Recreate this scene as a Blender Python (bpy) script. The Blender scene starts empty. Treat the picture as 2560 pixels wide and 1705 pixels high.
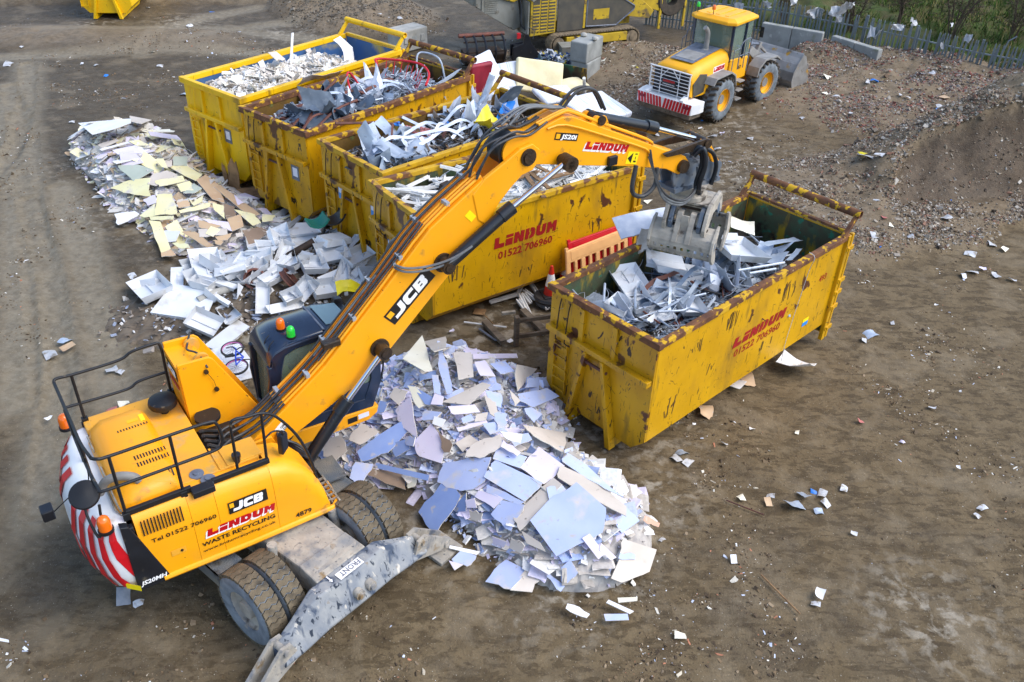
import bpy, math, random
import numpy as np
from mathutils import Vector, Matrix
R = math.radians
sc = bpy.context.scene
col = sc.collection
# ------------------------------------------------------------------ camera, sky, sun, exposure
F_PX, PITCH, ROLL, CAM_H = (2220.44, 0.60404, 0.03734, 11.022)
cam = bpy.data.cameras.new('camera'); camo = bpy.data.objects.new('camera', cam); col.objects.link(camo)
cam.sensor_width = 36; cam.lens = 36*F_PX/2560; cam.clip_start = .1; cam.clip_end = 2000
_f = Vector((0, math.cos(PITCH), -math.sin(PITCH))); _r = Vector((1,0,0)); _u = _r.cross(_f)
_R = math.cos(ROLL)*_r + math.sin(ROLL)*_u; _U = -math.sin(ROLL)*_r + math.cos(ROLL)*_u
_m = Matrix((_R, _U, -_f)).transposed().to_4x4(); _m.translation = (0, 0, CAM_H); camo.matrix_world = _m
sc.camera = camo
SUN_AZ, SUN_EL = -12, 50
w = bpy.data.worlds.new('World'); sc.world = w; w.use_nodes = True
nt = w.node_tree; sky = nt.nodes.new('ShaderNodeTexSky'); sky.sky_type = 'NISHITA'; sky.sun_disc = False
sky.sun_elevation = R(SUN_EL); sky.sun_rotation = R(90 - SUN_AZ); sky.air_density = 1.0; sky.dust_density = 1.5; sky.ozone_density = 1.0
nt.links.new(sky.outputs[0], nt.nodes['Background'].inputs[0]); nt.nodes['Background'].inputs[1].default_value = .15
sl = bpy.data.lights.new('sun', 'SUN'); sl.energy = 1.3; sl.angle = R(48); sl.color = (1, .97, .92)
slo = bpy.data.objects.new('sun', sl); col.objects.link(slo)
slo.rotation_euler = Vector((-math.cos(R(SUN_AZ))*math.cos(R(SUN_EL)), -math.sin(R(SUN_AZ))*math.cos(R(SUN_EL)), -math.sin(R(SUN_EL)))).to_track_quat('-Z', 'Y').to_euler()
slo.location = (20, -5, 30)
vs = sc.view_settings; vs.view_transform = 'Standard'; vs.look = 'None'; vs.exposure = .98; vs.gamma = 1; vs.use_curve_mapping = False
sc.render.engine = 'CYCLES'; sc.cycles.use_denoising = True; sc.cycles.max_bounces = 6
# ------------------------------------------------------------------ helpers
rng = random.Random(7); nr = np.random.default_rng(7)
def srgb(r, g, b):
    f = lambda c: (c/255/12.92) if c <= 10 else ((c/255+.055)/1.055)**2.4
    return (f(r), f(g), f(b), 1)
def MX(o=(0,0,0), x=(1,0,0), y=(0,1,0), z=None):
    x = Vector(x); y = Vector(y); z = Vector(z) if z else x.cross(y)
    m = Matrix((x, y, z)).transposed().to_4x4(); m.translation = o; return m
def RZ(a, o=(0,0,0)):
    m = Matrix.Rotation(R(a), 4, 'Z'); m.translation = o; return m
class MB:
    def __init__(s): s.v = []; s.f = []
    def add(s, vs, fs, M=None):
        o = len(s.v)
        s.v += [tuple(M @ Vector(v)) for v in vs] if M is not None else [tuple(v) for v in vs]
        s.f += [tuple(i+o for i in f) for f in fs]; return s
    def box(s, c, d, M=None):
        x, y, z = (k/2 for k in d); cx, cy, cz = c
        return s.add([(cx+a*x, cy+b*y, cz+e*z) for a in (-1,1) for b in (-1,1) for e in (-1,1)],
            [(0,1,3,2),(4,6,7,5),(0,4,5,1),(2,3,7,6),(0,2,6,4),(1,5,7,3)], M)
    def prism(s, poly, a, b, ax='y', M=None):
        P = {'x': lambda p, t: (t, p[0], p[1]), 'y': lambda p, t: (p[0], t, p[1]), 'z': lambda p, t: (p[0], p[1], t)}[ax]
        n = len(poly)
        return s.add([P(p, a) for p in poly]+[P(p, b) for p in poly],
            [tuple(range(n)), tuple(range(2*n-1, n-1, -1))]+[(i, i+n, (i+1) % n+n, (i+1) % n) for i in range(n)], M)
    def cyl(s, p0, p1, r0, r1=None, n=12, cap=True, M=None):
        r1 = r0 if r1 is None else r1
        p0 = Vector(p0); p1 = Vector(p1); d = (p1-p0).normalized()
        u = d.orthogonal().normalized(); v = d.cross(u)
        vs = [p0+r0*(u*math.cos(t)+v*math.sin(t)) for t in (2*math.pi*i/n for i in range(n))]
        vs += [p1+r1*(u*math.cos(t)+v*math.sin(t)) for t in (2*math.pi*i/n for i in range(n))]
        fs = [(i, (i+1) % n, (i+1) % n+n, i+n) for i in range(n)]
        if cap: fs += [tuple(range(n-1, -1, -1)), tuple(range(n, 2*n))]
        return s.add(vs, fs, M)
    def tube(s, pts, r, n=6, M=None, sub=0, closed=False):
        pts = [Vector(p) for p in pts]
        if sub:
            q = []; m = len(pts)
            for i in range(m-1):
                a, b, c, d = pts[max(i-1,0)], pts[i], pts[i+1], pts[min(i+2,m-1)]
                for k in range(sub):
                    t = k/sub; q.append(.5*((2*b)+(c-a)*t+(2*a-5*b+4*c-d)*t*t+(3*b-a-3*c+d)*t**3))
            pts = q+[pts[-1]]
        vs = []; fs = []; m = len(pts); u = None
        for i, p in enumerate(pts):
            d = (pts[min(i+1,m-1)]-pts[max(i-1,0)])
            d = d.normalized() if d.length > 1e-9 else Vector((0,0,1))
            u = d.orthogonal().normalized() if u is None else (u-d*u.dot(d)).normalized() if (u-d*u.dot(d)).length > 1e-6 else d.orthogonal().normalized()
            v = d.cross(u)
            vs += [p+r*(u*math.cos(2*math.pi*k/n)+v*math.sin(2*math.pi*k/n)) for k in range(n)]
        for i in range(m-1):
            fs += [(i*n+k, i*n+(k+1) % n, (i+1)*n+(k+1) % n, (i+1)*n+k) for k in range(n)]
        fs += [tuple(range(n-1,-1,-1)), tuple(range((m-1)*n, m*n))]
        return s.add(vs, fs, M)
    def lathe(s, prof, n=24, M=None, closed=False):
        vs = []; fs = []; m = len(prof)
        for r, z in prof: vs += [(r*math.cos(2*math.pi*k/n), r*math.sin(2*math.pi*k/n), z) for k in range(n)]
        for i in range(m-1 if not closed else m):
            j = (i+1) % m
            fs += [(i*n+k, i*n+(k+1) % n, j*n+(k+1) % n, j*n+k) for k in range(n)]
        if not closed:
            fs += [tuple(range(n-1,-1,-1)), tuple(range((m-1)*n, m*n))]
        return s.add(vs, fs, M)
    def loft(s, rings, M=None, cap=True):
        n = len(rings[0]); vs = [p for r in rings for p in r]; fs = []
        for i in range(len(rings)-1):
            fs += [(i*n+k, i*n+(k+1) % n, (i+1)*n+(k+1) % n, (i+1)*n+k) for k in range(n)]
        if cap: fs += [tuple(range(n-1,-1,-1)), tuple(range((len(rings)-1)*n, len(rings)*n))]
        return s.add(vs, fs, M)
    def sheet(s, nx, ny, fn, th=.006, M=None):
        P = [[Vector(fn(i/nx, j/ny)) for j in range(ny+1)] for i in range(nx+1)]
        vs = []; fs = []
        def N(i, j):
            a = P[min(i+1,nx)][j]-P[max(i-1,0)][j]; b = P[i][min(j+1,ny)]-P[i][max(j-1,0)]
            c = a.cross(b); return c.normalized() if c.length > 1e-9 else Vector((0,0,1))
        for q in (1, -1):
            for i in range(nx+1):
                for j in range(ny+1): vs.append(P[i][j]+N(i, j)*th/2*q)
        k = (nx+1)*(ny+1); I = lambda i, j: i*(ny+1)+j
        for i in range(nx):
            for j in range(ny):
                fs.append((I(i,j), I(i+1,j), I(i+1,j+1), I(i,j+1))); fs.append((I(i,j)+k, I(i,j+1)+k, I(i+1,j+1)+k, I(i+1,j)+k))
        ring = [I(i,0) for i in range(nx+1)]+[I(nx,j) for j in range(1,ny+1)]+[I(i,ny) for i in range(nx-1,-1,-1)]+[I(0,j) for j in range(ny-1,0,-1)]
        for a, b in zip(ring, ring[1:]+ring[:1]): fs.append((b, a, a+k, b+k))
        return s.add(vs, fs, M)
    def mesh(s, name, mat=None, smooth=None):
        me = bpy.data.meshes.new(name); me.from_pydata(s.v, [], s.f)
        if mat: me.materials.append(mat)
        if smooth: me.shade_smooth(); me.set_sharp_from_angle(angle=R(smooth))
        return me
    def build(s, name, mat, parent=None, smooth=None, bevel=0, M=None, seg=2):
        import bmesh
        me = s.mesh(name, mat)
        bm = bmesh.new(); bm.from_mesh(me); bmesh.ops.recalc_face_normals(bm, faces=bm.faces); bm.to_mesh(me); bm.free()
        if smooth: me.shade_smooth(); me.set_sharp_from_angle(angle=R(smooth))
        o = link(name, me, parent, M)
        if bevel:
            b = o.modifiers.new('bevel', 'BEVEL'); b.width = bevel; b.segments = seg; b.limit_method = 'ANGLE'; b.angle_limit = R(40)
            b.harden_normals = False
        return o
def link(name, me, parent=None, M=None):
    o = bpy.data.objects.new(name, me); col.objects.link(o)
    if parent: o.parent = parent
    if M is not None: o.matrix_basis = M
    return o
def tag(o, label=None, cat=None, group=None, kind=None):
    for k, v in (('label', label), ('category', cat), ('group', group), ('kind', kind)):
        if v: o[k] = v
    return o
def thing(name, label, cat, loc=(0,0,0), az=0, group=None, scale=1):
    o = bpy.data.objects.new(name, None); col.objects.link(o); o.location = loc; o.rotation_euler = (0,0,R(az)); o.scale = (scale,)*3
    o.empty_display_size = .1
    return tag(o, label, cat, group)
def copy_tree(o, parent=None):
    c = o.copy(); col.objects.link(c); c.parent = parent
    for ch in [x for x in o.children]: copy_tree(ch, c)
    return c
# ------------------------------------------------------------------ materials
def nodes(name):
    m = bpy.data.materials.new(name); m.use_nodes = True; t = m.node_tree
    return m, t, t.nodes['Principled BSDF'], t.nodes.new, t.links.new
def mat(name, c1, c2=None, scale=4, rough=.6, metal=0, spots=(), bump=0, bscale=30, rnd=0, alpha=1, emit=None, coat=0, detail=4, rough2=None, rbump=None):
    """base colour mixed from two tones, then layers of marks: (colour, scale, threshold, softness, stretch(xyz), distort)"""
    m, t, p, N, L = nodes(name)
    tc = N('ShaderNodeTexCoord'); p.inputs['Roughness'].default_value = rough; p.inputs['Metallic'].default_value = metal
    def noise(sc_, det=detail, st=None, dist=0, rot=None):
        n = N('ShaderNodeTexNoise'); n.inputs['Scale'].default_value = sc_; n.inputs['Detail'].default_value = det; n.inputs['Distortion'].default_value = dist
        mp = N('ShaderNodeMapping'); L(tc.outputs['Object'], mp.inputs[0])
        if st: mp.inputs['Scale'].default_value = st
        if rot: mp.inputs['Rotation'].default_value = rot
        mp.inputs['Location'].default_value = (rng.uniform(-9,9), rng.uniform(-9,9), rng.uniform(-9,9))
        L(mp.outputs[0], n.inputs['Vector']); return n.outputs['Fac']
    def mix(f, a, b):
        x = N('ShaderNodeMix'); x.data_type = 'RGBA'
        if isinstance(f, float): x.inputs[0].default_value = f
        else: L(f, x.inputs[0])
        for i, c in ((6, a), (7, b)):
            if isinstance(c, tuple): x.inputs[i].default_value = c
            else: L(c, x.inputs[i])
        return x.outputs[2]
    def ramp(f, lo, hi):
        r = N('ShaderNodeMapRange'); r.inputs[1].default_value = lo; r.inputs[2].default_value = hi; L(f, r.inputs[0]); return r.outputs[0]
    c = c1
    if c2: c = mix(ramp(noise(scale), .35, .65), c1, c2)
    rmask = None
    for q in spots:
        if q[0] == 'scr':      # thin scratches: broken crack lines of a distorted cell pattern
            _, colr, s_, wd, thr, st = q; v = N('ShaderNodeTexVoronoi'); v.feature = 'DISTANCE_TO_EDGE'; v.inputs['Scale'].default_value = s_; mp = N('ShaderNodeMapping'); mp.inputs['Scale'].default_value = st; mp.inputs['Location'].default_value = (rng.uniform(-9,9), rng.uniform(-9,9), rng.uniform(-9,9))
            nn = N('ShaderNodeTexNoise'); nn.inputs['Scale'].default_value = 1.5; nn.inputs['Detail'].default_value = 5; L(tc.outputs['Object'], nn.inputs['Vector']); vm = N('ShaderNodeVectorMath'); vm.operation = 'MULTIPLY_ADD'; L(nn.outputs['Color'], vm.inputs[0]); vm.inputs[1].default_value = (.22,.22,.22); L(tc.outputs['Object'], vm.inputs[2]); L(vm.outputs[0], mp.inputs[0]); L(mp.outputs[0], v.inputs['Vector'])
            e = ramp(v.outputs['Distance'], wd, wd*.4); k = ramp(noise(s_*1.4, 3), thr, thr+.05); mm = N('ShaderNodeMath'); mm.operation = 'MULTIPLY'; L(e, mm.inputs[0]); L(k, mm.inputs[1]); c = mix(mm.outputs[0], c, colr); continue
        colr, s_, thr, soft = q[:4]; st = q[4] if len(q) > 4 else None; di = q[5] if len(q) > 5 else 0; rot = q[6] if len(q) > 6 else None
        f = ramp(noise(s_, 6, st, di, rot), thr, thr+soft); c = mix(f, c, colr)
    if rnd:
        oi = N('ShaderNodeObjectInfo'); h = N('ShaderNodeHueSaturation'); r = N('ShaderNodeMapRange')
        L(oi.outputs['Random'], r.inputs[0]); r.inputs[3].default_value = 1-rnd; r.inputs[4].default_value = 1+rnd*.5
        L(r.outputs[0], h.inputs['Value']); L(c, h.inputs['Color']) if not isinstance(c, tuple) else setattr(h.inputs['Color'], 'default_value', c); c = h.outputs[0]
    if isinstance(c, tuple): p.inputs['Base Color'].default_value = c
    else: L(c, p.inputs['Base Color'])
    if rough2 is not None: 
        r = N('ShaderNodeMapRange'); L(noise(scale*1.7), r.inputs[0]); r.inputs[1].default_value = .3; r.inputs[2].default_value = .7
        r.inputs[3].default_value = rough; r.inputs[4].default_value = rough2; L(r.outputs[0], p.inputs['Roughness'])
    if bump:
        b = N('ShaderNodeBump'); b.inputs['Strength'].default_value = bump; b.inputs['Distance'].default_value = .02; L(noise(bscale, 6), b.inputs['Height']); L(b.outputs[0], p.inputs['Normal'])
    if coat: p.inputs['Coat Weight'].default_value = coat; p.inputs['Coat Roughness'].default_value = .1
    if alpha < 1: p.inputs['Alpha'].default_value = alpha
    if emit: p.inputs['Emission Color'].default_value = emit[0]; p.inputs['Emission Strength'].default_value = emit[1]
    return m
def skip_paint(name, base, dark, wear, rust):
    """yellow skip paint, scratched to dark steel in thin strokes of several directions, rust in patches"""
    ru = srgb(86,48,26); rd = srgb(52,34,24); sp = []
    if rust: sp += [(ru, 2.6, .70-rust*.09, .03, (1,1,.7), .5), (rd, 7, .70-rust*.06, .02, (1,1,.4), .8)]
    if wear:
        for k, (st, rot) in enumerate((((12,12,1.1),(0,0,0)), ((14,14,1.3),(0,.5,0)), ((14,14,1.2),(.45,.2,0)), ((1.4,1.4,12),(.1,.25,0)), ((13,13,1.3),(0,-.7,.3)))):
            sp.append((srgb(58,44,20), 1.7+.3*k, .74-wear*.045, .02, st, .45, rot))
        for s_, wd in ((2.4,.016), (4.3,.02)): sp.append(('scr', srgb(74,54,22), s_, wd, .645-.05*wear, (1,1,.6)))
        sp += [(srgb(146,112,30), 3.2, .6, .12, (1.2,1.2,.25), .2), (srgb(120,90,40), 1.1, .62, .2, (1,1,.35), 0)]
        sp.append((srgb(150,120,40), .9, .6, .25, (1,1,.4), 0))
    return mat(name, base, dark, 1.1, .5, spots=sp, bump=.45, bscale=2.4, rough2=.35)
Y = lambda v=1: srgb(222*v,180*v,4)
MT = {}
def setmats():
    D = MT
    D['skip_worn'] = skip_paint('skip_worn', srgb(214,162,0), srgb(196,146,2), 1.0, .22)
    D['skip_rusty'] = skip_paint('skip_rusty', srgb(204,152,2), srgb(176,128,6), 1.2, 1.0)
    D['skip_end'] = skip_paint('skip_end', srgb(204,154,2), srgb(180,132,4), 1.2, .9)
    D['skip_new'] = skip_paint('skip_new', srgb(240,192,2), srgb(230,180,2), .15, 0)
    D['rim_rust'] = mat('rim_rust', srgb(120,78,44), srgb(84,52,34), 6, .8, spots=[(srgb(200,156,20), 5, .54, .04), (srgb(186,160,120), 9, .68, .05)], bump=.3)
    D['rim_half'] = mat('rim_half', srgb(206,162,14), srgb(180,138,20), 4, .6, spots=[(srgb(110,70,38), 3, .53, .05, (1,1,1), .8), (srgb(172,140,90), 8, .66, .06)], bump=.2)
    D['inner_dark'] = mat('inner_dark', srgb(70,58,36), srgb(46,40,30), 2.5, .85, spots=[(srgb(44,84,62), 2, .55, .1, (1,1,.5)), (srgb(150,118,20), 3.2, .62, .06, (1,1,.4))], bump=.3)
    D['inner_green'] = mat('inner_green', srgb(62,88,62), srgb(72,64,44), 2.5, .8, spots=[(srgb(164,134,20), 2.6, .54, .08, (1,1,.35)), (srgb(40,110,84), 4, .63, .05), (srgb(40,30,22), 3, .6, .1)], bump=.2)
    D['inner_brown'] = mat('inner_brown', srgb(122,92,26), srgb(90,66,30), 2, .8, spots=[(srgb(66,46,28), 3, .55, .1, (1,1,.4)), (srgb(110,120,60), 2, .64, .1)], bump=.2)
    D['inner_blue'] = mat('inner_blue', srgb(46,92,150), srgb(66,100,140), 1.5, .6, spots=[(srgb(190,168,40), .9, .60, .12), (srgb(120,120,110), 3, .62, .1, (1,1,.5))])
    D['steel_dark'] = mat('steel_dark', srgb(40,34,30), srgb(64,48,36), 5, .7, .3)
    D['exc'] = mat('exc', srgb(250,170,2), srgb(244,162,2), .8, .42, spots=[(srgb(206,150,44), 1.4, .58, .3), (srgb(176,128,50), 4, .64, .12), (srgb(110,80,40), 16, .71, .03), ('scr', srgb(120,84,30), 3.1, .008, .66, (1,1,1))], coat=.12, rough2=.55)
    D['exc_deck'] = mat('exc_deck', srgb(240,170,40), srgb(224,160,56), 3, .55, spots=[(srgb(200,160,90), 4, .58, .12), (srgb(120,90,50), 18, .72, .04)])
    D['black'] = mat('black', srgb(22,24,30), srgb(30,33,40), 3, .35, spots=[(srgb(90,84,72), 5, .66, .1)])
    D['blacksat'] = mat('blacksat', srgb(26,28,33), srgb(18,19,22), 3, .5, spots=[(srgb(96,84,66), 7, .66, .08)])
    D['cabblue'] = mat('cabblue', srgb(26,38,58), srgb(34,48,70), 2, .14, spots=[(srgb(150,130,100), 2.4, .71, .02), (srgb(46,48,52), 6, .6, .2)], coat=.3)
    D['cyl'] = mat('cyl', srgb(22,28,36), srgb(30,34,40), 4, .32, spots=[(srgb(110,92,66), 5, .64, .08)])
    D['chrome'] = mat('chrome', srgb(214,216,222), None, 4, .12, 1)
    D['grease'] = mat('grease', srgb(40,30,20), srgb(60,44,28), 9, .45, bump=.6, bscale=24)
    D['hose'] = mat('hose', srgb(40,42,46), srgb(62,64,66), 7, .5)
    D['hose_grey'] = mat('hose_grey', srgb(108,112,114), srgb(84,88,92), 7, .55)
    D['clamp'] = mat('clamp', srgb(190,194,198), None, 7, .4, .5)
    D['white'] = mat('white', srgb(238,238,236), srgb(226,228,230), 3, .4, spots=[(srgb(200,194,182), 3, .66, .1)])
    D['red'] = mat('red', srgb(206,14,30), srgb(196,12,28), 3, .4)
    D['lettering_red'] = mat('lettering_red', srgb(160,16,20), srgb(146,14,14), 4, .6, spots=[(srgb(200,158,6), 9, .74, .03)])
    D['logo_red'] = mat('logo_red', srgb(184,10,22), None, 4, .4)
    D['logo_white'] = mat('logo_white', srgb(244,244,244), None, 4, .4)
    D['ink'] = mat('ink', srgb(24,22,20), None, 4, .5)
    D['decal_yellow'] = mat('decal_yellow', srgb(250,226,10), None, 4, .45)
    D['decal_gold'] = mat('decal_gold', srgb(250,180,20), None, 4, .45)
    D['decal_blue'] = mat('decal_blue', srgb(50,140,220), None, 4, .45)
    D['decal_paper'] = mat('decal_paper', srgb(226,226,236), None, 4, .5)
    D['plate_grey'] = mat('plate_grey', srgb(112,120,134), srgb(92,98,110), 8, .5)
    D['amber'] = mat('amber', srgb(240,110,10), None, 4, .2, coat=.6)
    D['green_lens'] = mat('green_lens', srgb(30,200,60), None, 4, .2, coat=.6)
    D['rubber'] = mat('rubber', srgb(38,38,38), srgb(52,50,47), 5, .8)
    D['tyre'] = mat('tyre', srgb(112,100,80), srgb(88,78,62), 7, .9, spots=[(srgb(60,56,50), 4, .58, .12)], bump=.5, bscale=40)
    D['tyre_side'] = mat('tyre_side', srgb(138,146,154), srgb(108,116,124), 6, .85, spots=[(srgb(150,146,138), 5, .6, .1)], bump=.2)
    D['mud_steel'] = mat('mud_steel', srgb(178,170,156), srgb(150,144,134), 5, .85, spots=[(srgb(126,130,134), 3, .48, .3, (1,1,1), .3), (srgb(92,100,112), 5, .54, .2, (1,1,.6), .2), (srgb(58,66,78), 16, .6, .14, (1,1,.5), .3), (srgb(134,112,80), 4, .62, .1), (srgb(98,82,58), 1.5, .63, .04)], bump=.4, bscale=18)
    D['grey_cast'] = mat('grey_cast', srgb(186,178,164), srgb(152,146,136), 4, .75, .1, spots=[(srgb(84,76,68), 4, .6, .1), (srgb(84,100,118), 2.2, .63, .06)], bump=.3, bscale=20)
    D['scuffed'] = mat('scuffed', srgb(150,152,152), srgb(122,128,136), 4, .75, spots=[(srgb(66,78,96), 6, .53, .12, (1,1,.35), .5), (srgb(38,48,62), 14, .6, .06, (1,1,.3), .5), (srgb(196,190,178), 9, .62, .08, (1,1,.4), .3), (srgb(126,104,72), 4, .66, .06)], bump=.3, bscale=18)
    D['grab_blue'] = mat('grab_blue', srgb(92,108,128), srgb(120,124,128), 5, .5, .3, spots=[(srgb(48,56,68), 6, .58, .08)])
    D['grating'] = mat('grating', srgb(168,164,154), srgb(140,132,116), 8, .6, .3)
    D['tread'] = mat('tread', srgb(100,108,116), srgb(140,136,126), 3, .6, .4, spots=[(srgb(60,50,38), 3, .6, .1)], bump=.8, bscale=55)
    D['hivis'] = mat('hivis', srgb(206,240,20), None, 5, .7)
    D['reflective'] = mat('reflective', srgb(210,220,224), None, 5, .4)
    D['skin'] = mat('skin', srgb(196,146,118), None, 5, .6)
    D['hair'] = mat('hair', srgb(50,36,26), None, 5, .7)
    D['navy'] = mat('navy', srgb(30,34,48), None, 5, .8)
    D['galv'] = mat('galv', srgb(196,206,218), srgb(168,182,200), 3, .4, .25, spots=[(srgb(120,126,132), 4, .62, .1)], rnd=.25)
    D['galv_dark'] = mat('galv_dark', srgb(122,136,152), srgb(96,110,126), 3, .42, .25, spots=[(srgb(150,160,170), 4, .6, .15)], rnd=.3)
    D['alu'] = mat('alu', srgb(222,228,238), srgb(196,206,222), 5, .35, .2, rnd=.2)
    D['tray'] = mat('tray', srgb(226,230,234), srgb(214,216,218), 2, .4, spots=[(srgb(186,178,164), 2.6, .6, .16), (srgb(120,104,80), 7, .70, .05)], rnd=.12)
    D['upvc'] = mat('upvc', srgb(234,234,232), srgb(216,216,212), 3, .45, spots=[(srgb(170,164,150), 3, .62, .12)], rnd=.14)
    D['wood'] = mat('wood', srgb(156,122,84), srgb(120,92,62), 4, .8, spots=[(srgb(86,66,46), 3, .6, .1, (1,6,6))], rnd=.2)
    D['wood_old'] = mat('wood_old', srgb(120,108,92), srgb(92,80,66), 4, .85, spots=[(srgb(60,50,40), 3, .58, .1, (1,7,7))], rnd=.2)
    D['rustpipe'] = mat('rustpipe', srgb(112,64,50), srgb(84,52,44), 5, .7, rnd=.2)
    D['brickred'] = mat('brickred', srgb(190,112,104), srgb(170,98,92), 5, .7)
    D['blue_plastic'] = mat('blue_plastic', srgb(30,110,200), srgb(40,124,206), 4, .4)
    D['yellow_bag'] = mat('yellow_bag', srgb(232,216,40), srgb(214,196,30), 4, .4)
    D['red_tube'] = mat('red_tube', srgb(206,28,40), srgb(180,24,34), 5, .45)
    D['orange_plastic'] = mat('orange_plastic', srgb(240,186,124), srgb(228,174,116), 3, .5)
    D['red_plastic'] = mat('red_plastic', srgb(206,24,44), srgb(184,18,36), 3, .45)
    D['cone_red'] = mat('cone_red', srgb(216,44,24), srgb(196,40,22), 4, .5)
    D['cone_orange'] = mat('cone_orange', srgb(224,120,46), None, 4, .5)
    D['mattress'] = mat('mattress', srgb(230,234,240), srgb(216,220,230), 3, .85, spots=[(srgb(180,196,216), 2.5, .56, .03, (9,.2,.2))], bump=.3, bscale=6)
    D['cream_mattress'] = mat('cream_mattress', srgb(236,226,186), srgb(226,214,172), 3, .85, bump=.5, bscale=6)
    D['maroon'] = mat('maroon', srgb(150,28,52), srgb(126,22,42), 3, .6)
    D['film'] = mat('film', srgb(212,212,212), srgb(190,192,196), 4, .4, spots=[(srgb(150,140,124), 2.2, .55, .15)], rnd=.25)
    D['concrete'] = mat('concrete', srgb(176,174,166), srgb(156,154,146), 2.5, .85, spots=[(srgb(122,120,104), 1.6, .6, .15, (1,1,.6)), (srgb(204,200,190), 4, .64, .1)], bump=.3, bscale=14)
    D['concrete_mossy'] = mat('concrete_mossy', srgb(160,162,158), srgb(140,142,138), 2, .85, spots=[(srgb(112,116,84), 1.8, .58, .14), (srgb(190,190,184), 4, .64, .1)], bump=.3, bscale=14)
    D['fence'] = mat('fence', srgb(136,146,150), srgb(112,124,130), 3, .5, .4, rnd=.15)
    D['glass'] = gl = mat('glass', srgb(132,152,138), None, 4, .05, alpha=.5); gl.node_tree.nodes['Principled BSDF'].inputs['Specular IOR Level'].default_value = .8  # grey-green base colour stands in for reflections on the panes
    D['glass_reflection'] = mat('glass_reflection', srgb(118,146,156), None, 4, .05, alpha=.75)  # pale tint painted in for the reflection on the roof window
    D['crush'] = mat('crush', srgb(206,172,34), srgb(176,146,36), 2, .6, spots=[(srgb(110,92,58), 2.4, .58, .1), (srgb(70,54,36), 5, .63, .05)])
    D['crush_grey'] = mat('crush_grey', srgb(140,140,132), srgb(120,118,108), 2, .7, spots=[(srgb(96,84,66), 3, .6, .12)])
    D['crush_dark'] = mat('crush_dark', srgb(74,72,66), srgb(92,86,74), 3, .55)
    D['track'] = mat('track', srgb(140,124,100), srgb(108,96,78), 6, .85, bump=.4)
    D['loader'] = mat('loader', srgb(246,178,20), srgb(240,170,14), 2, .45, spots=[(srgb(176,140,80), 2, .64, .14)])
    D['loader_tyre'] = mat('loader_tyre', srgb(78,68,56), srgb(58,52,44), 6, .9, bump=.6, bscale=30)
    D['loader_side'] = mat('loader_side', srgb(126,134,140), srgb(96,102,106), 5, .85)
    D['loader_grey'] = mat('loader_grey', srgb(150,148,144), srgb(126,124,120), 3, .6)
    D['bucket'] = mat('bucket', srgb(166,164,160), srgb(140,138,134), 2.5, .5, .35, spots=[(srgb(186,140,50), 2, .64, .06), (srgb(90,80,66), 3, .62, .1)])
    D['black_plastic'] = mat('black_plastic', srgb(30,30,32), srgb(44,44,46), 5, .5)
    D['bin_liner'] = mat('bin_liner', srgb(48,48,50), srgb(70,70,70), 5, .4, bump=.5)
    # plasterboard faces
    P = dict(B=((192,204,238),(178,192,232),'pale blue'), D=((126,150,204),(144,166,212),'strong blue'), L=((232,224,240),(224,214,234),'lilac'), G=((218,208,196),(204,193,180),'grey beige'),
        C=((244,240,222),(236,230,206),'cream'), W=((242,242,242),(230,230,230),'white'), P=((226,178,152),(210,160,136),'pinkish'), N=((148,126,106),(130,110,92),'brown'), Y=((244,238,190),(238,228,172),'pale yellow'),
        E=((186,196,182),(172,182,168),'grey green'), T=((206,176,140),(192,160,126),'tan'))
    for k, (a, b, n) in P.items():
        D['pb_'+k] = mat('plasterboard_'+n.replace(' ','_'), srgb(*a), srgb(*b), 1.6, .75, spots=[(srgb(214,206,196), 2.3, .6, .16), (srgb(196,186,172), 4.5, .62, .1), (srgb(140,130,116), 7, .7, .05)], rnd=.12, bump=.08)
    D['gypsum'] = mat('gypsum', srgb(226,220,208), srgb(206,198,184), 6, .9, bump=.4)
    PB.update({k: v[2] for k, v in P.items()})
PB = {}
setmats()
def attr_mat(name, rough=.85, bump=.3, bscale=20, metal=0):
    m, t, p, N, L = nodes(name); a = N('ShaderNodeAttribute'); a.attribute_name = 'Col'
    n = N('ShaderNodeTexNoise'); n.inputs['Scale'].default_value = bscale; n.inputs['Detail'].default_value = 5; tc = N('ShaderNodeTexCoord'); L(tc.outputs['Object'], n.inputs['Vector'])
    h = N('ShaderNodeHueSaturation'); r = N('ShaderNodeMapRange'); r.inputs[3].default_value = .7; r.inputs[4].default_value = 1.25; L(n.outputs['Fac'], r.inputs[0]); L(r.outputs[0], h.inputs['Value']); L(a.outputs['Color'], h.inputs['Color'])
    L(h.outputs[0], p.inputs['Base Color']); p.inputs['Roughness'].default_value = rough; p.inputs['Metallic'].default_value = metal
    b = N('ShaderNodeBump'); b.inputs['Strength'].default_value = bump; b.inputs['Distance'].default_value = .02; L(n.outputs['Fac'], b.inputs['Height']); L(b.outputs[0], p.inputs['Normal'])
    return m
MT['debris'] = attr_mat('debris')
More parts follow.
